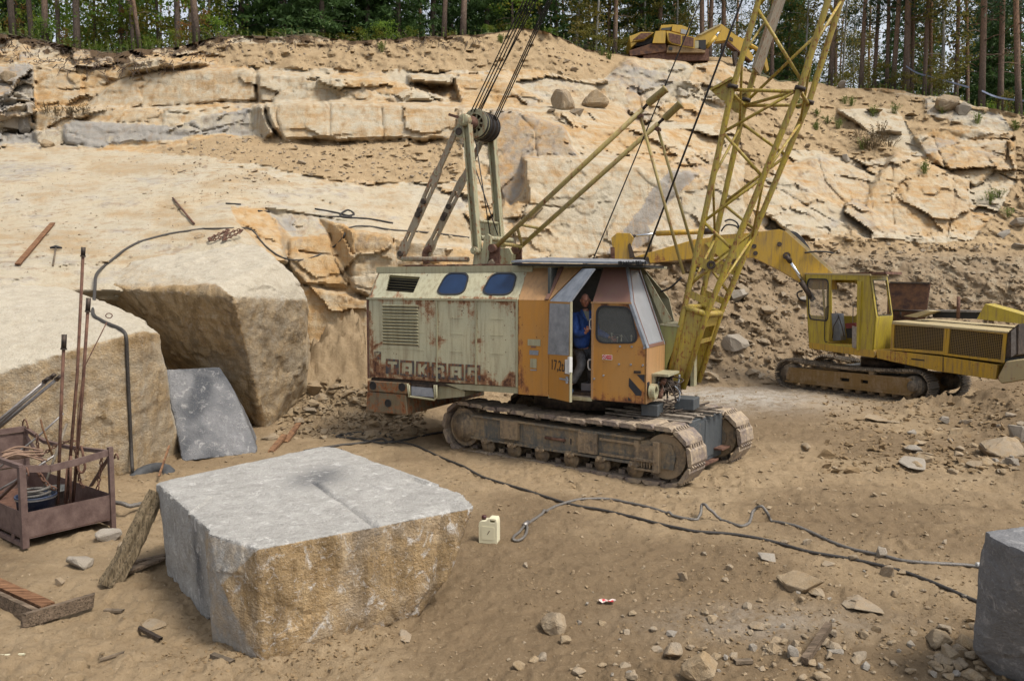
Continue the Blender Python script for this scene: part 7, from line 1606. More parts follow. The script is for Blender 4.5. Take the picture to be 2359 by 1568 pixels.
# rotten prop log and boards
pa = G(247, 1350); pb = gnd(366, 1135, .88); d = (pb - pa); m = MB(); sd = d.cross(Vector((.2, -1, 0))).normalized(); sf = sd.cross(d).normalized()
rs_ = random.Random(9); rings = []
nr, nk = 26, 18; vs = []
for i in range(nr + 1):
    t = i / nr; c = pa + d * t + sd * .02 * math.sin(t * 5)
    for k_ in range(nk):
        a = 2 * math.pi * k_ / nk; rr_ = .085 * (1 - .15 * t) * (1 + .22 * math.sin(a * 3 + .6) + .16 * math.sin(a * 7 + t * 2) + .06 * rs_.uniform(-1, 1)); rr_ *= (1 if i else .9)
        vs.append(c + sd * math.cos(a) * rr_ * 1.15 + sf * math.sin(a) * rr_ * .75)
fs = [(i * nk + k_, i * nk + (k_ + 1) % nk, (i + 1) * nk + (k_ + 1) % nk, (i + 1) * nk + k_) for i in range(nr) for k_ in range(nk)]
m.add(vs, fs); m.f.append(tuple(range(nk))[::-1]); m.sm.append(False); m.f.append(tuple(nr * nk + k_ for k_ in range(nk))); m.sm.append(False)
o = m.build('prop_log', M['rotwood']); tag(o, 'split rotten log leaning against the left corner of the foreground block', 'log')
def plank(a, b_, w_, h, name, label, mat='wood', up=(0, 0, 1), cat='board', ragged=True):
    a = Vector(a); b_ = Vector(b_); d = b_ - a; L_ = d.length; d.normalize(); s = d.cross(Vector(up)).normalized(); u = s.cross(d); n = 14; vs = []; rs_ = random.Random(int(L_ * 1000))
    for i in range(n + 1):
        t = i / n; e = .0
        for (x, y) in ((-1, -1), (1, -1), (1, 1), (-1, 1)):
            j = rs_.uniform(-.04, .04); ee = (rs_.uniform(0, .07) if (ragged and i in (0, n)) else 0) * (1 if i == n else -1)
            vs.append(a + d * (L_ * t - ee) + s * (w_ / 2 * x * (1 + j)) + u * (h / 2 * y * (1 + j)))
    fs = [(i * 4 + k_, i * 4 + (k_ + 1) % 4, i * 4 + 4 + (k_ + 1) % 4, i * 4 + 4 + k_) for i in range(n) for k_ in range(4)] + [(3, 2, 1, 0), (n * 4, n * 4 + 1, n * 4 + 2, n * 4 + 3)]
    o = MB().add(vs, fs).build(name, M[mat]); tag(o, label, cat); return o
M['wood_x'] = woodgrain('board_grain', (.11, .08, .055), (.27, .20, .14), 0); M['wood_rx'] = woodgrain('red_board_grain', (.13, .06, .03), (.32, .17, .09), 0)
plank(G(270, 1330, .03), G(385, 1300, .05), .12, .03, 'board', 'dark board lying between the rotten log and the foreground block', 'wood_x')
plank(G(285, 1312, .06), G(388, 1290, .07), .07, .03, 'board', 'narrow dark lath on top of the board behind the rotten log', 'wood_x')
plank(G(-40, 1340, .05), G(118, 1428, .12), .13, .07, 'timber', 'reddish split timber at the left edge, under the crossing board', 'wood_rx', cat='timber')
plank(G(-40, 1372, .04), G(100, 1440, .05), .05, .16, 'board', 'board standing on edge beside the reddish timber', 'wood_x')
plank(G(45, 1450, .08), G(225, 1400, .10), .06, .13, 'board', 'grey board lying across the end of the reddish timber', 'wood_x')
plank(G(130, 1408, .015), G(188, 1400, .02), .035, .02, 'wood_splinter', 'fresh yellow splinter above the grey crossing board', 'jerry', cat='splinter')
plank(G(238, 1407, .012), G(286, 1410, .016), .05, .025, 'wood_scrap', 'short dark wood scrap right of the grey crossing board', 'wood', cat='wood scrap')
plank(G(318, 1450, .02), G(374, 1480, .03), .035, .03, 'twig', 'dark twig on the mud left of the foreground block', 'darksteel', cat='twig')
plank(G(485, 1512, .02), G(540, 1532, .02), .05, .04, 'wood_scrap', 'brown stick under the front corner of the foreground block', 'wood', cat='wood scrap')
plank(G(225, 1525, .02), G(290, 1505, .02), .02, .02, 'twig', 'thin twig near the bottom left corner', 'wood', cat='twig')
plank(G(-10, 1512, .012), G(62, 1508, .012), .018, .012, 'wood_splinter', 'thin yellow splinter at the bottom left edge', 'jerry', cat='splinter')
o = plank(G(1852, 1534, .05), G(1908, 1466, .10), .06, .06, 'wooden_stake', 'grey squared wooden stake lying among stones at the bottom right', 'wood_x', cat='stake', ragged=False)
plank(G(1688, 1528, .02), G(1735, 1526, .02), .05, .03, 'wood_scrap', 'short weathered stick left of the stones around the stake', 'wood', cat='wood scrap')
for i, (x, y) in enumerate(((622, 1042), (655, 1020))): plank(G(x, y, .0), G(x + 34, y - 26, .14 + .05 * i), .11, .05, 'wood_scrap', ('upright broken board end behind the foreground block', 'leaning broken board end behind the upright one by the foreground block')[i], 'wood_red', cat='wood scrap')
plank(G(366, 1112, .1), G(392, 1072, .38), .03, .03, 'twig', 'short orange stick behind the left corner of the foreground block', 'wood_red', cat='twig')
# candy wrapper
wp = G(1398, 1390, .01); m = MB(); rs_ = random.Random(2); vs = []
for i in range(6):
    for j in range(3): vs.append(wp + Vector((.035 * (i - 2.5), .03 * (j - 1), .012 + rs_.uniform(0, .03))))
m.add(vs, [(i * 3 + j, i * 3 + 3 + j, i * 3 + 4 + j, i * 3 + 1 + j) for i in range(5) for j in range(2)]); m.add([p + Vector((0, 0, -.004)) for p in vs], [(i * 3 + 1 + j, i * 3 + 4 + j, i * 3 + 3 + j, i * 3 + j) for i in range(5) for j in range(2)])
k = NT('wrapper_foil'); n = k.noise(14, 2); k.inp(color=k.mix(k.ramp(n, [(.45, 0), (.5, 1)]), (.45, .02, .03), (.6, .5, .45)), rough=.35); M['wrapper'] = k.m
o = m.build('wrapper', M['wrapper']); tag(o, 'crumpled red and white wrapper on the bare floor', 'wrapper')
# half buried tyre at the foot of the pale block
tc = G(345, 1092); tl = Vector((.96, .25, 0)); o = None
vs = []; nu, nv = 60, 14
for i in range(nu):
    a = 2 * math.pi * i / nu
    for j in range(nv):
        b2 = 2 * math.pi * j / nv; rr_ = .30 + .11 * math.cos(b2) + (.014 if (i % 3 == 0 and abs(b2 - 0) < 1.2 or b2 > 5.1 and i % 3 == 0) else 0); h = .11 * math.sin(b2)
        vs.append(tc + Vector((rr_ * math.cos(a), rr_ * math.sin(a) * .95, -.10 + h + .13 * math.cos(a - 1.5))))
o = MB().add(vs, [(i * nv + j, ((i + 1) % nu) * nv + j, ((i + 1) % nu) * nv + (j + 1) % nv, i * nv + (j + 1) % nv) for i in range(nu) for j in range(nv)], True).build('tyre', M['tyre']); tag(o, 'old grey tyre half buried at the foot of the pale block', 'tyre')
# ---------------------------------------------------------------- things on the rock slabs
def ray_hit(x, y):
    r = ray(x, y).normalized(); dg = bpy.context.evaluated_depsgraph_get(); bpy.context.view_layer.update()
    h, loc, nrm, idx, ob, mt = scn.ray_cast(dg, CAM, r); return (Vector(loc), Vector(nrm)) if h else (None, None)
def onrock(pts, r):
    out = []
    for x, y in pts:
        p, n = ray_hit(x, y)
        if p is None: continue
        out.append(p + (CAM - p).normalized() * r * .8 + Vector((0, 0, r * .4)))
    return out
hp = [(470, 528), (430, 534), (390, 540), (350, 550), (318, 560), (287, 577), (258, 600), (240, 614), (222, 632), (219, 660), (217, 690), (214, 722), (232, 738), (252, 748), (272, 756), (284, 764), (291, 780), (293, 830), (296, 900), (299, 960), (302, 1030), (305, 1088)]
hp2 = [(470, 528), (520, 527), (560, 526), (582, 532), (610, 566), (650, 594), (690, 600), (730, 590), (770, 568), (790, 548), (805, 525), (850, 522), (900, 530), (960, 534), (1020, 540), (1080, 548)]
thin = [(445, 515), (430, 495), (412, 476), (396, 461)]
PH = onrock(hp, .028); PH2 = onrock(hp2, .022)
for P_, i0, i1 in ((PH, 7, 12),):
    d0, d1 = P_[i0].y, P_[i1].y
    for i in range(i0 + 1, i1):
        dq = min(P_[i].y, d0 + (d1 - d0) * (i - i0) / (i1 - i0)) - .06; P_[i] = at(*hp[i], dq)
bpy.context.view_layer.update()
PC = {k_: ray_hit(*k_) for k_ in ((40, 615), (122, 518), (115, 577), (143, 577), (129, 577), (122, 615), (461, 547), (447, 520), (398, 460), (520, 545))}
ROPEP = [onrock([(725, 482), (770, 490), (810, 500)], .03), onrock([(735, 500), (780, 500), (815, 495), (800, 485), (785, 500), (850, 505), (905, 515)], .03), onrock([(520, 470), (555, 472)], .03), onrock([(595, 487), (620, 489)], .03)]
o = MB().tube(catmull(PH, 3), .030, 8).build('rubber_hose', M['cable_dark']); tag(o, 'black hose hanging down over the pale block from the slab', 'hose')
o = MB().tube(catmull(PH2, 3), .026, 6).build('rubber_hose', M['cable_dark']); tag(o, 'thin black hose looping over the notched rock behind the big overhanging block', 'hose')
for P_, l in zip(ROPEP, ('short black rope on the slope above the rock notch', 'curled black rope on the slope left of the crane mast', 'short dark bar on the slope above the notch', 'small dark piece of pipe on the slope above the notch')):
    if len(P_) > 1: o = MB().tube(catmull(P_, 5), .03, 6).build('rope_piece', M['rope_black']); tag(o, l, 'rope')
a, b_ = PC[(40, 615)][0], PC[(122, 518)][0]; plank(a + Z * .05, b_ + Z * .05, .11, .04, 'board', 'brown board lying on the sloping slab at the far left', 'wood_rx')
pk = thing('pickaxe', 'T shaped pickaxe lying on the slab right of the brown board', 'pickaxe', PC[(129, 577)][0]); a, m_, b_ = (PC[k_][0] + Z * .06 for k_ in ((115, 577), (129, 577), (143, 577)))
MB().tube([a, m_ + Z * .02, b_], [.02, .045, .02], 8).build('pick_head', M['black'], pk); MB().tube([m_, PC[(122, 615)][0] + Z * .03], .02, 8).build('handle', M['wood'], pk)
p = PC[(461, 547)][0]; put(SUB[0], 'stone', p - Z * .05, (.16, .13, .16), .6, 'tan stone holding down the hose on the slab', 'stone')
o = MB().tube([PC[(447, 520)][0] + Z * .05, PC[(398, 460)][0] + Z * .05], .03, 6).build('iron_bar', M['rust']); tag(o, 'long iron bar lying on the slab above the stone on the hose', 'bar')
c = PC[(520, 545)][0]; chain([c + Vector((.22 * math.cos(a) * (1 + .4 * math.sin(3 * a)), .5 * math.sin(2 * a), .04 + .16 * math.sin(2 * a))) for a in np.linspace(0, 6.2, 12)], 'chain', 'rusty chain heaped on the slab right of the stone on the hose', .016, .09)['group'] = 'chain on the slab'
# ================================================================ the man in the doorway
def skin_body(name, chains, mat, parent=None, sub=2, origin=None):
    vs, es, rs, ix = [], [], [], {}
    for ch in chains:
        pi_ = None
        for key, p, r in ch:
            if key not in ix: ix[key] = len(vs); vs.append(Vector(p)); rs.append(r)
            if pi_ is not None: es.append((pi_, ix[key]))
            pi_ = ix[key]
    me = bpy.data.meshes.new(name); me.from_pydata(vs, es, []); o = bpy.data.objects.new(name, me); COL.objects.link(o)
    o.modifiers.new('s', 'SKIN').use_smooth_shade = True
    for i, r in enumerate(rs): sv = me.skin_vertices[0].data[i]; sv.radius = (r, r) if not hasattr(r, '__len__') else r; sv.use_root = (i == 0)
    md = o.modifiers.new('d', 'SUBSURF'); md.levels = sub; md.render_levels = sub
    dg = bpy.context.evaluated_depsgraph_get(); out = bpy.data.meshes.new_from_object(o.evaluated_get(dg)); bpy.data.objects.remove(o); bpy.data.meshes.remove(me)
    for p in out.polygons: p.use_smooth = True
    return link_mesh(name, out, mat, parent)
def MP(x, y, v): return B.P(*zk((x, y))[0], v)
vm = .33
pel = MP(755, 960, vm); chest = MP(748, 690, vm + .02); neck = MP(785, 545, vm - .02); headc = MP(781, 440, vm - .05)
shL = MP(672, 590, vm - .02); elL = MP(690, 800, vm - .16); wrL = MP(800, 770, vm - .22)       # arm on the left of the picture (his right)
shR = MP(842, 590, vm + .14); elR = MP(905, 760, vm + .16); wrR = MP(1045, 830, vm + .16)
hipL = MP(725, 985, vm - .08); knL = MP(745, 1110, vm - .24); anL = MP(632, 1320, vm - .28)
hipR = MP(800, 985, vm + .08); knR = MP(840, 1120, vm - .05); anR = MP(850, 1330, vm + .1)
man = thing('person', 'balding man in a blue work jacket and grey trousers leaning in the cab doorway', 'person', (pel.x, pel.y, 1.31))
hd_w = .085
up_d = (headc - neck).normalized()
# body (skin): head, neck, arms to the hands, shins
body = skin_body('body', [[('pel', pel, .09), ('ch', chest, .10), ('nk0', neck - up_d * .05, .07), ('nk', neck, .058), ('nk2', neck + up_d * .05, .056)],
    [('ch', chest, .10), ('sL', shL, .045), ('eL', elL, .034), ('wL', wrL, .030)], [('ch', chest, .10), ('sR', shR, .045), ('eR', elR, .034), ('wR', wrR, .030)],
    [('pel', pel, .09), ('hL', hipL, .06), ('kL', knL, .042), ('aL', anL, .04)], [('pel', pel, .09), ('hR', hipR, .06), ('kR', knR, .042), ('aR', anR, .04)]], M['skin'], man)
# head: a shaped ellipsoid with brow, nose, mouth, chin, ears
fw_ = (CAM - headc); fw_.z = 0; fw_.normalize(); fw_ = (fw_ + Vector((.10, 0, -.05))).normalized(); sd_ = Vector((0, 0, 1)).cross(fw_).normalized(); uw = fw_.cross(sd_)
def headmesh():
    bm = bmesh.new(); bmesh.ops.create_icosphere(bm, subdivisions=5, radius=1)
    for v in bm.verts:
        x, y, z = v.co
        def g(cx_, cz_, sx_, sz_): return math.exp(-((x - cx_) / sx_) ** 2 - ((z - cz_) / sz_) ** 2) * (1 if y > 0 else 0)
        wd_ = .078 * (1 - .12 * max(0, -z) ** 1.5 - .05 * max(0, z)); hx = x * wd_; hz_ = z * .122; hy = y * (.092 + .012 * (z > 0) * 1)
        if z < -.35 and y < 0: hy *= 1 - .5 * min(1, (-z - .35) / .5)
        f = .0
        f += .026 * g(0, -.12, .16, .20) + .012 * g(0, .08, .12, .25)      # nose
        f += .008 * g(0, .26, .7, .12)                                       # brow
        f -= .016 * (g(-.42, .08, .20, .12) + g(.42, .08, .20, .12))         # eye sockets
        f += .006 * (g(-.42, .07, .11, .06) + g(.42, .07, .11, .06))
        f += .007 * g(0, -.45, .30, .06) - .006 * g(0, -.50, .3, .03) + .007 * g(0, -.56, .26, .06) - .005 * g(0, -.67, .3, .06)
        f += .012 * g(0, -.85, .34, .16)                                     # chin
        f += .004 * (g(-.55, -.2, .2, .2) + g(.55, -.2, .2, .2))
        hy += f
        v.co = sd_ * hx + fw_ * hy + uw * hz_ + headc
    me = bpy.data.meshes.new('head'); bm.to_mesh(me); bm.free()
    for p in me.polygons: p.use_smooth = True
    return me
k = NT('face_skin'); n = k.noise(22, 4, .6); n2 = k.noise(9, 3)
k.inp(color=k.mix(k.ramp(n2, [(.4, 0), (.65, 1)]), k.mix(n, (.40, .20, .135), (.50, .27, .19)), (.45, .19, .13)), rough=.5); M['face'] = k.m
hdo = link_mesh('head', headmesh(), M['face'], man)
for s in (-1, 1):
    e0 = headc + sd_ * (s * .081) + uw * .004 - fw_ * .008; MB().lathe(e0 - sd_ * s * .01, (sd_ * s - fw_ * .5), [(0, 0), (.022, .0), (.030, .008), (.024, .018), (.012, .012), (0, .008)], 14).build('ear', M['face'], hdo)
    ey = headc + sd_ * (s * .033) + uw * .010 + fw_ * .080; MB().lathe(ey - fw_ * .008, fw_, [(0, -.0), (.010, .0), (.009, .006), (0, .0095)], 12).build('eye', M['white'], hdo); MB().lathe(ey + fw_ * .0005, fw_, [(0, 0), (.0048, 0), (.004, .0018), (0, .0022)], 10).build('iris', M['black'], hdo)
    MB().tube([ey + uw * .016 + sd_ * (s * -.014) + fw_ * .010, ey + uw * .019 + fw_ * .011, ey + uw * .014 + sd_ * (s * .016) + fw_ * .002], [.0025, .0035, .002], 6).build('eyebrow', M['hair'], hdo)
MB().tube([headc + sd_ * x - uw * .0585 + fw_ * (.0935 - 6 * x * x) for x in (-.024, -.012, 0, .012, .024)], .0022, 6).build('mouth', M['maroon'], hdo)
# cropped hair round the sides and back, a thin shell over the skull
bm = bmesh.new(); bmesh.ops.create_icosphere(bm, subdivisions=4, radius=1)
for v in list(bm.verts):
    x, y, z = v.co
    keep = (y < .18 and -.45 < z < .62 + .15 * (y < -.3)) and (abs(x) > .55 or y < -.1)
    if not keep: bm.verts.remove(v); continue
    v.co = sd_ * (x * .0815) + fw_ * (y * .096 * (1.02 if z > -.2 else .93)) + uw * (z * .124) + headc
me = bpy.data.meshes.new('hair'); bm.to_mesh(me); bm.free(); link_mesh('hair', me, M['hair'], man)
# jacket, T-shirt, trousers
skin_body('jacket', [[('b', MP(742, 955, vm), (.185, .15)), ('m', MP(742, 850, vm), (.18, .145)), ('c', chest, (.205, .16)), ('n', MP(765, 585, vm + .0), (.12, .105))],
    [('c', chest, (.205, .16)), ('sL', shL + Vector((.0, 0, -.01)), .092), ('uL', shL.lerp(elL, .5), .082), ('eL', elL, .074), ('fL', elL.lerp(wrL, .55), .062), ('wL', elL.lerp(wrL, .88), .056)],
    [('c', chest, (.205, .16)), ('sR', shR, .09), ('uR', shR.lerp(elR, .5), .08), ('eR', elR, .072), ('fR', elR.lerp(wrR, .6), .06), ('wR', elR.lerp(wrR, .93), .054)]], M['bluejacket'], man)
cn = MP(790, 560, vm - .14)
MB().prism([MP(752, 545, vm - .150), MP(822, 552, vm - .150), MP(824, 640, vm - .172), MP(806, 655, vm - .172)], B.L * .012).build('t_shirt', M['tshirt'], man)
MB().prism([MP(738, 525, vm - .10), MP(756, 545, vm - .168), MP(806, 662, vm - .19), MP(770, 620, vm - .185), MP(722, 565, vm - .13)], B.L * .014).prism([MP(826, 535, vm - .10), MP(822, 560, vm - .165), MP(822, 655, vm - .185), MP(850, 620, vm - .15), MP(850, 560, vm - .1)], B.L * .014).build('collar', M['bluejacket'], man)
skin_body('trousers', [[('p', pel + Vector((0, 0, .02)), (.165, .13)), ('hL', hipL, (.115, .11)), ('tL', hipL.lerp(knL, .5), .105), ('kL', knL, .088), ('sL', knL.lerp(anL, .5), .082), ('aL', anL + Vector((0, 0, .03)), .085)],
    [('p', pel + Vector((0, 0, .02)), (.165, .13)), ('hR', hipR, (.11, .105)), ('tR', hipR.lerp(knR, .5), .10), ('kR', knR, .085), ('sR', knR.lerp(anR, .5), .08), ('aR', anR + Vector((0, 0, .03)), .08)]], M['trousers'], man)
for an_, tx in ((anL, Vector((-.10, -.16, 0))), (anR, Vector((.05, -.18, 0)))):
    z0 = 1.318; heel = Vector((an_.x, an_.y, z0)) - tx * .35; 
    sh_ = skin_body('shoe', [[('h', heel + Vector((0, 0, .045)), (.038, .045)), ('i', heel + tx * .5 + Vector((0, 0, .05)), (.042, .046)), ('b', heel + tx * 1.0 + Vector((0, 0, .036)), (.048, .034)), ('t', heel + tx * 1.35 + Vector((0, 0, .03)), (.036, .026))], [('i', heel + tx * .5 + Vector((0, 0, .05)), (.042, .046)), ('a', Vector((an_.x, an_.y, z0 + .12)), .04)]], M['shoe'], man)
# hands: palm, four fingers and a thumb, curled round the grab handle and the console lever
def hand(wr, tgt, par, mirror=1):
    d = (tgt - wr).normalized(); toc = (CAM - wr).normalized(); s = d.cross(toc).normalized() * mirror; n = s.cross(d) * mirror
    chains = [[('w', wr, .026), ('p0', wr + d * .035, (.032, .022)), ('p1', wr + d * .08, (.038, .021))]]
    for i, (o_, l) in enumerate(((-.030, .068), (-.010, .078), (.010, .074), (.028, .058))):
        k0 = wr + d * .085 + s * o_; k1 = k0 + d * l * .45 + toc * .006; k2 = k1 + (d * .25 - toc * .0 + s * .0).normalized() * l * .2 - toc * l * .30; k3 = k2 - d * l * .28 - toc * l * .12
        chains.append([('p1', wr + d * .08, (.038, .021)), ('f%d0' % i, k0, .0100), ('f%d1' % i, k1, .0095), ('f%d2' % i, k2, .009), ('f%d3' % i, k3, .008)])
    t0 = wr + d * .035 + s * -.030; t1 = t0 + (d * .6 - s * .8).normalized() * .035; t2 = t1 + (d * .9 - s * .2 + toc * .3).normalized() * .032
    chains.append([('p0', wr + d * .035, (.032, .022)), ('t0', t0, .013), ('t1', t1, .0115), ('t2', t2, .009)])
    return skin_body('hand', chains, M['face'], par, 2)
hands = [hand(wrL, MP(826, 685, vm - .30), man), hand(wrR, MP(1100, 858, vm + .14), man)]
bmj = bmesh.new()
for o in [body, hdo] + hands: bmj.from_mesh(o.data)
bmj.to_mesh(body.data); bmj.free(); body.data.materials[0] = M['face']; body.data.polygons.foreach_set('material_index', np.zeros(len(body.data.polygons), np.int32)); body.data.update()
for ch in list(hdo.children): ch.parent = man
for o in [hdo] + hands: bpy.data.objects.remove(o)
# ================================================================ FOREST on the rim
M['bark_pine'] = bark('pine_bark', (.20, .15, .12), (.42, .23, .125), 2.5, 9)
M['bark_dark'] = bark('spruce_bark', (.15, .115, .092), (.21, .16, .125), 2, 9)
M['bark_birch'] = bark('birch_bark', (.38, .36, .32), (.50, .48, .44), 0, 6)
M['leaf_spruce'] = leafmat('spruce_needles', (.045, .095, .026), (.105, .175, .048), tr=.35)
M['leaf_far_shaded'] = leafmat('far_needles_shaded', (.024, .05, .016), (.055, .092, .028), (.10, .11, .028), .45, tr=.25)  # darker copy of the needles: canopy shade put into the colour
M['leaf_pine'] = leafmat('pine_needles', (.028, .055, .026), (.06, .10, .045), tr=.25)
M['leaf_green'] = leafmat('broad_leaves', (.09, .18, .022), (.22, .32, .045), (.32, .14, .03), .5, .5)
M['leaf_yellow'] = leafmat('yellowing_leaves', (.12, .13, .025), (.24, .20, .04), (.26, .16, .04), .4, .45)
M['leaf_orange'] = leafmat('autumn_leaves', (.26, .10, .03), (.34, .17, .05), (.12, .14, .03), .4, .45)
M['weed'] = leafmat('weed_leaves', (.11, .15, .03), (.22, .25, .08), tr=.35)
M['dry'] = leafmat('dry_twigs', (.13, .10, .055), (.23, .17, .10), tr=.25)
def leaves(n, pf, size, seed, flat=.5):               # n quads at points given by pf(rng)
    r = np.random.default_rng(seed); P = pf(r, n); s = size * r.uniform(.6, 1.3, n)
    a = r.normal(size=(n, 3)); a /= np.linalg.norm(a, axis=1)[:, None]; b = np.cross(a, r.normal(size=(n, 3))); b /= np.linalg.norm(b, axis=1)[:, None]
    a = a * s[:, None]; b = b * (s * flat)[:, None]
    V_ = np.stack([P - a - b * .2, P + b, P + a + b * .2, P - b], 1).reshape(-1, 3)
    me = bpy.data.meshes.new('leaves'); me.from_pydata(V_.tolist(), [], np.arange(n * 4).reshape(-1, 4).tolist()); me.update(); return me
def clumps(k_, z0, z1, rad, seed, cr):                 # clump centres through a crown
    r = np.random.default_rng(seed); z = r.uniform(z0, z1, k_); a = r.uniform(0, 6.28, k_); q = rad * np.sqrt(r.uniform(.05, 1, k_)) * (.35 + .65 * np.sin(np.pi * np.clip((z - z0 + .3) / (z1 - z0 + .6), 0, 1)))
    c = np.stack([q * np.cos(a), q * np.sin(a), z], 1); cr_ = cr * r.uniform(.5, 1.3, k_)
    def pf(rg, n):
        i = rg.integers(0, k_, n); d = rg.normal(size=(n, 3)) * .55; d[:, 2] *= .55; return c[i] + d * cr_[i][:, None]
    return pf
def spruce_pf(h, z0, rmax, seed):
    r = np.random.default_rng(seed); br = []
    z = z0
    while z < h:
        for k_ in range(r.integers(5, 9)): br.append((z + r.uniform(-.2, .2), r.uniform(0, 6.28), rmax * (1 - z / h) ** .75 * r.uniform(.6, 1.1)))
        z += r.uniform(.32, .5)
    br = np.array(br)
    def pf(rg, n):
        w_ = br[:, 2] / br[:, 2].sum(); i = rg.choice(len(br), n, p=w_); t = rg.uniform(.1, 1, n) ** .8; L_ = br[i, 2] * t
        sw = rg.normal(size=n) * .16 * (1 - t * .6) * br[i, 2]; an_ = br[i, 1]
        x = L_ * np.cos(an_) - sw * np.sin(an_); y = L_ * np.sin(an_) + sw * np.cos(an_); zz = br[i, 0] - .32 * L_ + .10 * L_ ** 2 * .4 - rg.uniform(0, .28, n)
        return np.stack([x, y, zz], 1)
    return pf
def trunkmesh(h, r0, r1, bend, seed, branches=0, zb0=2, zb1=None):
    rg = random.Random(seed); m = MB(); pts = [Vector((bend * math.sin(t * 2.2 + seed) * t, bend * .6 * math.sin(t * 3 + seed * 2) * t, -.5 + (h + .5) * t)) for t in np.linspace(0, 1, 9)]
    m.tube(pts, [r0 * 1.25] + [r0 + (r1 - r0) * t for t in np.linspace(0, 1, 9)[1:]], 9)
    for i in range(branches):
        z = rg.uniform(zb0, zb1 or h * .9); a = rg.uniform(0, 6.28); c = Vector((0, 0, z)); l = rg.uniform(.5, 1.6); e = c + Vector((math.cos(a) * l, math.sin(a) * l, rg.uniform(-.35, .3))); m.tube([c, c.lerp(e, .5) + Vector((0, 0, .08)), e], [.028, .018, .006], 5)
    return m.mesh('trunk')
KINDS = {}
def kind(name, trunks, crowns, tm, cm):
    for t in trunks: t.materials.append(M[tm])
    for c in crowns: c.materials.append(M[cm])
    KINDS[name] = (trunks, crowns)
kind('pine', [trunkmesh(17, .135, .08, .35, i, 16, 2.0, 12) for i in range(5)], [leaves(1500, clumps(34, 4.5, 16, 1.9, 40 + i, 1.0), .15, i, .22) for i in range(5)], 'bark_pine', 'leaf_pine')
kind('spruce', [trunkmesh(15, .17, .05, .15, 20 + i, 6, 1, 4) for i in range(3)], [leaves(6500, spruce_pf(15, .9 + .5 * (i % 2), 2.7, 60 + i), .17, 10 + i, .28) for i in range(4)], 'bark_dark', 'leaf_spruce')
kind('broad', [trunkmesh(11, .09, .04, .3, 30 + i, 14, 1.0, 9) for i in range(3)], [leaves(3800, clumps(60, 1.2, 9.5, 2.3, 80 + i, .75), .10, 20 + i, .6) for i in range(4)], 'bark_dark', 'leaf_green')
kind('birch', [trunkmesh(12, .075, .03, .5, 40 + i, 14, 1.5, 10) for i in range(3)], [leaves(2600, clumps(40, 1.6, 11, 1.8, 120 + i, .7), .085, 30 + i, .6) for i in range(3)], 'bark_birch', 'leaf_yellow')
kind('bare', [trunkmesh(16, .19, .11, .25, 50 + i, 10, 3, 13) for i in range(3)], [leaves(900, clumps(20, 8, 15, 2.2, 150 + i, 1.1), .16, 40 + i, .25) for i in range(2)], 'bark_dark', 'leaf_spruce')
kind('bush', [trunkmesh(1.6, .02, .008, .2, 60 + i, 9, .2, 1.2) for i in range(2)], [leaves(900, clumps(16, .2, 2.0, 1.0, 170 + i, .5), .075, 50 + i, .6) for i in range(4)], 'bark_dark', 'leaf_green')
kind('ybush', [KINDS['bush'][0][0]], [leaves(700, clumps(14, .2, 2.2, .9, 190 + i, .45), .075, 60 + i, .6) for i in range(2)], 'bark_dark', 'leaf_yellow')
kind('obush', [KINDS['bush'][0][1]], [leaves(600, clumps(16, .6, 4.5, 1.0, 210 + i, .5), .08, 70 + i, .6) for i in range(2)], 'bark_dark', 'leaf_orange')
KN = dict(pine='pine_tree', spruce='spruce_tree', broad='leafy_tree', birch='birch_tree', bare='conifer_tree', bush='bush', ybush='bush', obush='bush')
rt_ = random.Random(31)
def tree(kd, p, s, label, group, lean=(0, 0), cat=None, rs=None):
    t = thing(KN[kd], label, cat or ('bush' if 'bush' in kd else 'tree'), p, group); t.rotation_euler = (lean[0], lean[1], rt_.uniform(0, 6.28)); t.scale = (s * (rs or 1), s * (rs or 1), s)
    tr_, cr_ = KINDS[kd]
    for nm, me in (('trunk', rt_.choice(tr_)), ('crown', rt_.choice(cr_))):
        o = bpy.data.objects.new(nm, me); COL.objects.link(o); o.parent = t
    return t
RIMG = 'trees along the quarry rim'
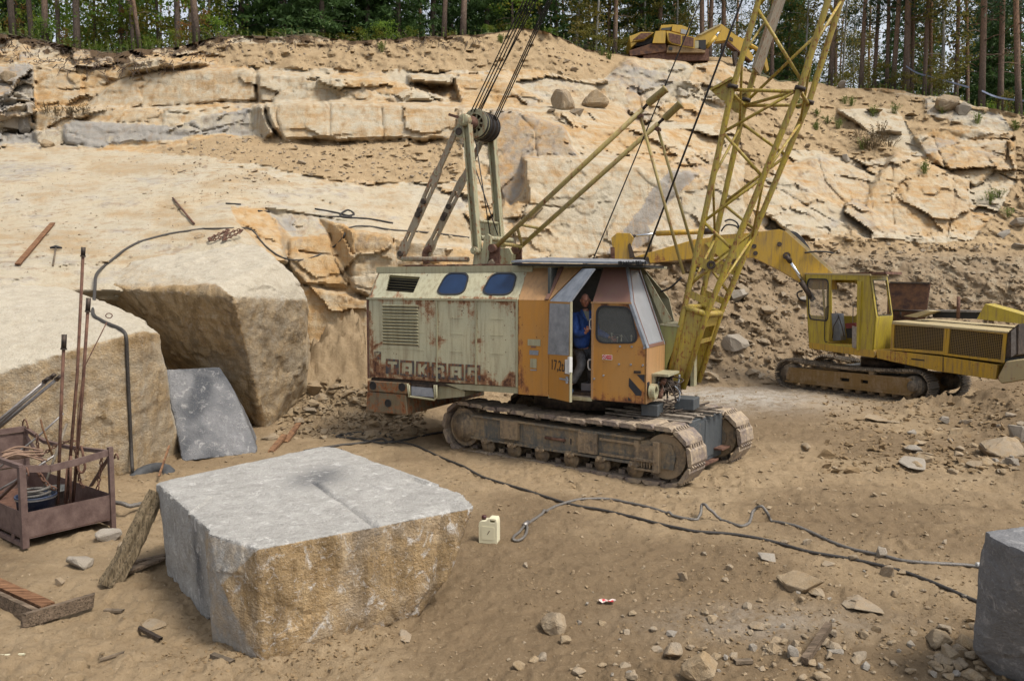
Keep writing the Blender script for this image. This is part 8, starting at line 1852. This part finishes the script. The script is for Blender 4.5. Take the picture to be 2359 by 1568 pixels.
RIM = [(2, 1.5, 'bare', .9, 'thick dark trunk at the left edge of the rim'), (45, 2.5, 'bare', .9, 'second dark trunk from the left edge'), (85, 5, 'bare', .8, 'thin dark trunk left of the thick leaning one'), (114, 1, 'pine', 1.1, 'thick pale trunk above the left cliff, first to stand on the rim edge'), (136, 6, 'bare', .7, 'slim trunk just right of the thick pale trunk'), (180, 4, 'bare', 1.0, 'dark double trunk among the orange leaves on the left'),
       (230, 7, 'broad', 1.0, 'leafy tree with turning leaves left of the leaning trunk'), (288, 5, 'broad', 1.0, 'green leafy tree behind the leaning trunk'), (311, 4, 'bare', .6, 'slim straight trunk left of the leaning trunk'), (333, 1, 'pine', .75, 'leaning trunk with a bare pale patch on the left rim'), (380, 5, 'broad', 1.05, 'bright green leafy tree right of the leaning trunk'), (422, 4, 'bare', .9, 'dark trunk left of the thickest pale trunk'),
       (465, 1.2, 'pine', 1.25, 'thickest pale trunk on the left rim'), (490, 5, 'broad', .9, 'thin leafy tree right of the thickest pale trunk'), (511, 7, 'bare', .6, 'thin dark trunk at the edge of the spruces'), (570, 7, 'spruce', 1.1, 'leftmost of the dark spruces, next to the leafy trees'), (660, 6, 'spruce', 1.2, 'broad spruce above the middle cliff, second from the left'), (745, 4, 'spruce', .95, 'spruce with low branches left of the middle'), (800, 9, 'spruce', 1.2, 'tall spruce behind the low branched one'), (860, 6, 'spruce', 1.0, 'spruce standing above the centre of the cliff'),
       (924, 5, 'spruce', 1.0, 'spruce left of the two bare trunks'), (994, 7, 'spruce', 1.1, 'spruce behind the two bare trunks'), (1034, 2, 'pine', 1.0, 'left one of two bare trunks above the crane mast'), (1076, 1.5, 'pine', 1.15, 'right one of two bare trunks above the crane mast'), (1138, 6, 'spruce', .9, 'spruce just left of the crane ropes'), (1185, 4, 'broad', .9, 'light green young tree behind the crane ropes'), (1254, 5, 'bare', .7, 'thin trunk right of the crane ropes'), (1215, 9, 'spruce', 1.2, 'dark spruce behind the light green young tree'),
       (1290, 5, 'spruce', .8, 'small spruce on the right side of the hump'), (1328, 4, 'birch', 1.0, 'pale birch left of the leaning birch'), (1375, 3, 'birch', .9, 'leaning white birch left of the upper excavator'), (1416, 2, 'pine', 1.0, 'straight trunk between the leaning birch and the upper excavator'), (1455, 8, 'birch', 1.1, 'yellow birch behind the upper excavator'), (1493, 6, 'birch', 1.0, 'white birch trunk above the upper excavator hood'), (1522, 6, 'pine', 1.1, 'pine above the cab of the upper excavator'), (1568, 7, 'birch', 1.0, 'birch with yellow leaves right of the upper excavator cab'),
       (1627, 4, 'pine', 1.15, 'left trunk of a close pair above the upper excavator boom'), (1640, 4.6, 'pine', 1.05, 'right trunk of a close pair above the upper excavator boom'), (1669, 6, 'pine', .9, 'reddish trunk behind the upper excavator boom'), (1780, 5, 'pine', .9, 'pine seen through the crane boom lattice'), (1820, 8, 'spruce', .8, 'spruce seen through the crane boom lattice'), (1860, 5, 'birch', .9, 'birch seen through the crane boom lattice'),
       (1924, 3, 'pine', 1.1, 'pine just right of the crane boom'), (1945, 9, 'birch', 1.1, 'yellow green birch right of the crane boom'), (1985, 3, 'pine', 1.0, 'slender pine with a slight bend right of the yellow birch'), (2016, 4, 'pine', .9, 'leaning orange pine right of the slender pine'), (2050, 3.5, 'pine', .85, 'slanting thin pine left of the thick pair'), (2066, 3, 'pine', 1.05, 'straight pine left of the thickest right hand trunk'), (2089, 2.5, 'pine', 1.35, 'thickest pine trunk on the right rim'), (2100, 4, 'pine', .9, 'thin pine touching the thickest right hand trunk'),
       (2137, 3, 'pine', .9, 'slim pine left of the white birch on the right'), (2150, 5, 'pine', .85, 'second slim pine left of the white birch on the right'), (2175, 4, 'birch', 1.15, 'white birch with yellow leaves on the right rim'), (2212, 5, 'pine', .9, 'forked looking thin pine right of the white birch'), (2235, 8, 'pine', .8, 'thin pine in the bright gap on the right'), (2262, 2.5, 'pine', 1.2, 'orange pine trunk left of the last two on the right'), (2304, 3, 'pine', 1.1, 'second last pine on the right rim'), (2350, 2, 'pine', 1.1, 'last dark pine at the right edge')]
for x, bk_d, kd, s, l in RIM:
    tree(kd, plateau(x, bk_d), s, l, RIMG, (R(rt_.uniform(-2, 2)), R(8 if x == 333 else (-9 if x == 1375 else rt_.uniform(-2.5, 2.5)))))
LAB = {'spruce': 'dark spruce deeper in the forest behind the rim', 'pine': 'pine trunk deeper in the forest behind the rim', 'bare': 'dark bare trunk deeper in the left part of the forest', 'broad': 'leafy tree deeper in the left part of the forest', 'birch': 'yellowing birch deeper in the right part of the forest'}
for i in range(150):
    x = rt_.uniform(-150, 2500); d = rt_.uniform(7, 42)
    if x < 530: kd = rt_.choice(('bare', 'bare', 'spruce', 'broad', 'spruce'))
    elif x < 1300: kd = rt_.choice(('spruce', 'spruce', 'spruce', 'pine'))
    else: kd = rt_.choice(('pine', 'pine', 'birch', 'birch', 'spruce', 'spruce'))
    tree(kd, plateau(x, d), rt_.uniform(.75, 1.15), LAB[kd], kd + ' trees deeper in the forest', (R(rt_.uniform(-2, 2)), R(rt_.uniform(-2, 2))))
for kd, l, xs in (('bush', 'green bush growing along the left rim', [(x + rt_.uniform(-14, 14), rt_.uniform(.6, 6)) for x in np.linspace(-20, 560, 13)]), ('obush', 'orange leaved sapling among the trees on the left rim', [(150, 3), (172, 5), (300, 4), (440, 4), (482, 3), (60, 5), (410, 6)]), ('ybush', 'yellowing bush on the rim near the upper excavator', [(1340, 1), (1362, 1.5), (1395, 2), (1420, 3), (1440, 2)]), ('bush', 'dark green bush at the foot of the spruces', [(x, rt_.uniform(2, 6)) for x in np.linspace(600, 1330, 16)]), ('ybush', 'young yellow green bush under the pines on the right rim', [(x, rt_.uniform(.5, 3)) for x in (1905, 1940, 2010, 2035, 2075, 2110, 2160, 2200, 2330)]), ('bush', 'green undergrowth bush between the pines on the right', [(x, rt_.uniform(4, 12)) for x in np.linspace(1720, 2400, 22)])):
    for x, d in xs: tree(kd, plateau(x, d), rt_.uniform(.3, .72), l, l.replace('bush ', 'bushes ', 1), (0, 0))
# far woodland: an uncountable mass of foliage behind the trees one can tell apart
def farpf(r, n):
    k_ = 900; cx_ = np.where(r.uniform(0, 1, k_) < .84, r.uniform(-300, 1450, k_), r.uniform(1500, 2650, k_)); cd = r.uniform(24, 75, k_); c = np.array([plateau(float(a), float(b)) for a, b in zip(cx_, cd)]); hmax = np.where(cx_ < 1330, 8.5, 8.5); c[:, 2] += r.uniform(0, 1, k_) ** 1.2 * hmax
    i = r.integers(0, k_, n); d = r.normal(size=(n, 3)) * np.array([1.1, 1.1, .75]); return c[i] + d
me = leaves(105000, farpf, .30, 999, .35); o = link_mesh('far_woodland', me, M['leaf_far_shaded'], None, (0, 0, 0)); tag(o, 'dense dark foliage of the wood far behind the rim', 'woodland', None, 'stuff')
# dead roots and twigs hanging over the left rim, and low undergrowth
m = MB(); rg = random.Random(8)
for i in range(420):
    x = rg.uniform(-20, 560) if i < 330 else rg.uniform(560, 1120); k_ = int(np.interp(x, gx, np.arange(NXW))); j = rg.randrange(0, 16 if x < 500 else 6); p = Vector(P3[k_, j]) + Vector((0, -.05, .05)); q = p + Vector((rg.uniform(-.5, .5), rg.uniform(-.35, .05), rg.uniform(-.75, .25))); m.tube([p, p.lerp(q, .5) + Vector((rg.uniform(-.12, .12), -.1, rg.uniform(-.1, .1))), q], [.02, .014, .006], 4, cap=False)
o = m.build('root_mat', M['bark_dark']); tag(o, 'tangle of bare roots and twigs hanging over the quarry rim', 'roots', None, 'stuff')
def undpf(r, n):
    x = r.choice(np.concatenate([r.uniform(-50, 560, 4000), r.uniform(560, 1450, 1200), r.uniform(1850, 2450, 900)]), n); d = r.exponential(1.2, n); p = np.array([plateau(float(a), float(b)) for a, b in zip(x, d)]); p[:, 2] += r.exponential(.12, n); return p
me = leaves(9000, undpf, .07, 77, .4); o = link_mesh('undergrowth', me, M['weed'], None, (0, 0, 0)); tag(o, 'low green undergrowth and grass along the rim', 'undergrowth', None, 'stuff')
# weeds and dry shrubs on the right slope
def tuft(seed, n, h, w_, mat):
    m = MB(); rg = random.Random(seed)
    for i in range(n):
        a = rg.uniform(0, 6.28); r_ = w_ * rg.random(); b = Vector((math.cos(a) * r_ * .4, math.sin(a) * r_ * .4, -.03)); t = Vector((math.cos(a) * r_, math.sin(a) * r_, h * rg.uniform(.5, 1))); s = Vector((-math.sin(a), math.cos(a), 0)) * .009; mid = b.lerp(t, .55) + Vector((0, 0, h * .12)); m.add([b - s, b + s, mid + s * 1.2, mid - s * 1.2, t], [(0, 1, 2, 3), (3, 2, 4)])
        for q in range(4):
            c = b.lerp(t, rg.uniform(.3, 1)); e = Vector((rg.uniform(-1, 1), rg.uniform(-1, 1), rg.uniform(-.3, .8))) * .09; f = e.cross(Vector((rg.random(), rg.random(), 1))).normalized() * .03; m.add([c, c + e * .5 + f, c + e, c + e * .5 - f], [(0, 1, 2, 3)])
    me = m.mesh('foliage'); me.materials.append(M[mat]); return me
TU = [tuft(i, 26, .55, .35, 'weed') for i in range(3)]; TD = [tuft(20 + i, 30, .8, .9, 'dry') for i in range(2)]
WD = [(1880, 268, 'a'), (1905, 285, 'a'), (1930, 296, 'a'), (1960, 245, 'a'), (2010, 268, 'a'), (1945, 240, 'a'), (2060, 262, 'a'), (1985, 345, 'a'), (1880, 300, 'a'), (2170, 262, 'a'), (2250, 285, 'a'), (2280, 470, 'a'), (2300, 455, 'a'), (2265, 480, 'a'), (2340, 300, 'a'), (2130, 400, 'a'), (1840, 250, 'a'), (2320, 500, 'a'), (1405, 138, 'a'), (1385, 128, 'a'), (1155, 100, 'a'), (880, 120, 'a')]
for i, (x, y, _) in enumerate(WD): put(rt_.choice(TU), 'weed', surf(x, y), (1, 1, rt_.uniform(.7, 1.3)), rt_.uniform(0, 6), 'small green weed growing on the bare quarry slope', 'plant', 'weeds on the quarry slopes')
for i in range(8): put(rt_.choice(TD), 'dry_shrub', surf(1985 + i * 8 + rt_.uniform(-12, 12), 308 + rt_.uniform(0, 36)), (1, 1, rt_.uniform(.6, 1.2)), rt_.uniform(0, 6), 'dry reddish shrub in the thicket on the right slope', 'shrub', 'dry shrubs on the right slope')
for i, (x, y) in enumerate(((130, 268), (165, 262), (195, 266), (110, 262))): put(rt_.choice(TD), 'dry_shrub', surf(x, y), (1.1, 1.1, .6), i, 'dry shrub on the ledge of the left cliff', 'shrub', 'dry shrubs on the left ledge')
# barrier tape between the pines
P_ = [plateau(2086, 2.2) + Z * 1.5, plateau(2120, 2.0) + Z * 1.15, plateau(2175, 1.6) + Z * 1.0, plateau(2235, 1.5) + Z * .8]; P2_ = [plateau(2262, 2.2) + Z * .9, plateau(2305, 2.6) + Z * .7, plateau(2400, 2.5) + Z * .9]
for Q, l in ((catmull(P_, 6), 'long blue and white barrier tape strung between the pines on the right rim'), (catmull(P2_, 6), 'pale barrier tape between the last pines at the right edge')):
    m = MB()
    for p, q in zip(Q[:-1], Q[1:]): m.hexa([p, q, q + Z * .09, p + Z * .09], [x + Vector((0, .006, 0)) for x in (p, q, q + Z * .09, p + Z * .09)])
    o = m.build('barrier_tape', M['tape']); tag(o, l, 'tape')
# ---------------------------------------------------------------- camera, sky, sun
cam = bpy.data.cameras.new('camera'); co = bpy.data.objects.new('camera', cam); COL.objects.link(co)
co.location = CAM; co.rotation_euler = (R(90) - TH, 0, 0); cam.sensor_width = 36; cam.lens = 36 * FPX / 2358; cam.clip_end = 2000; cam.clip_start = .1
scn.camera = co
SUN_EL, SUN_AZ = 58, 122              # azimuth clockwise from the view direction (+Y)
wd = bpy.data.worlds.new('World'); scn.world = wd; wd.use_nodes = True
nt = wd.node_tree; bg = nt.nodes['Background']; sky = nt.nodes.new('ShaderNodeTexSky'); sky.sky_type = 'NISHITA'; sky.sun_disc = False
sky.sun_elevation = R(SUN_EL); sky.sun_rotation = R(SUN_AZ); sky.air_density = 1.0; sky.dust_density = 2.5; sky.ozone_density = 1.0
hs = nt.nodes.new('ShaderNodeHueSaturation'); hs.inputs['Saturation'].default_value = .32; nt.links.new(sky.outputs[0], hs.inputs['Color']); nt.links.new(hs.outputs[0], bg.inputs[0]); bg.inputs[1].default_value = .14
sl_ = bpy.data.lights.new('sun', 'SUN'); sl_.energy = 2.3; sl_.angle = R(14); sl_.color = (1, .93, .82)
so_ = bpy.data.objects.new('sun', sl_); COL.objects.link(so_)
d_ = Vector((math.sin(R(SUN_AZ)) * math.cos(R(SUN_EL)), math.cos(R(SUN_AZ)) * math.cos(R(SUN_EL)), math.sin(R(SUN_EL))))
so_.rotation_euler = d_.to_track_quat('Z', 'Y').to_euler(); so_.location = (10, -10, 30)
scn.view_settings.view_transform = 'Standard'; scn.view_settings.look = 'None'; scn.view_settings.gamma = 1; scn.view_settings.exposure = .6
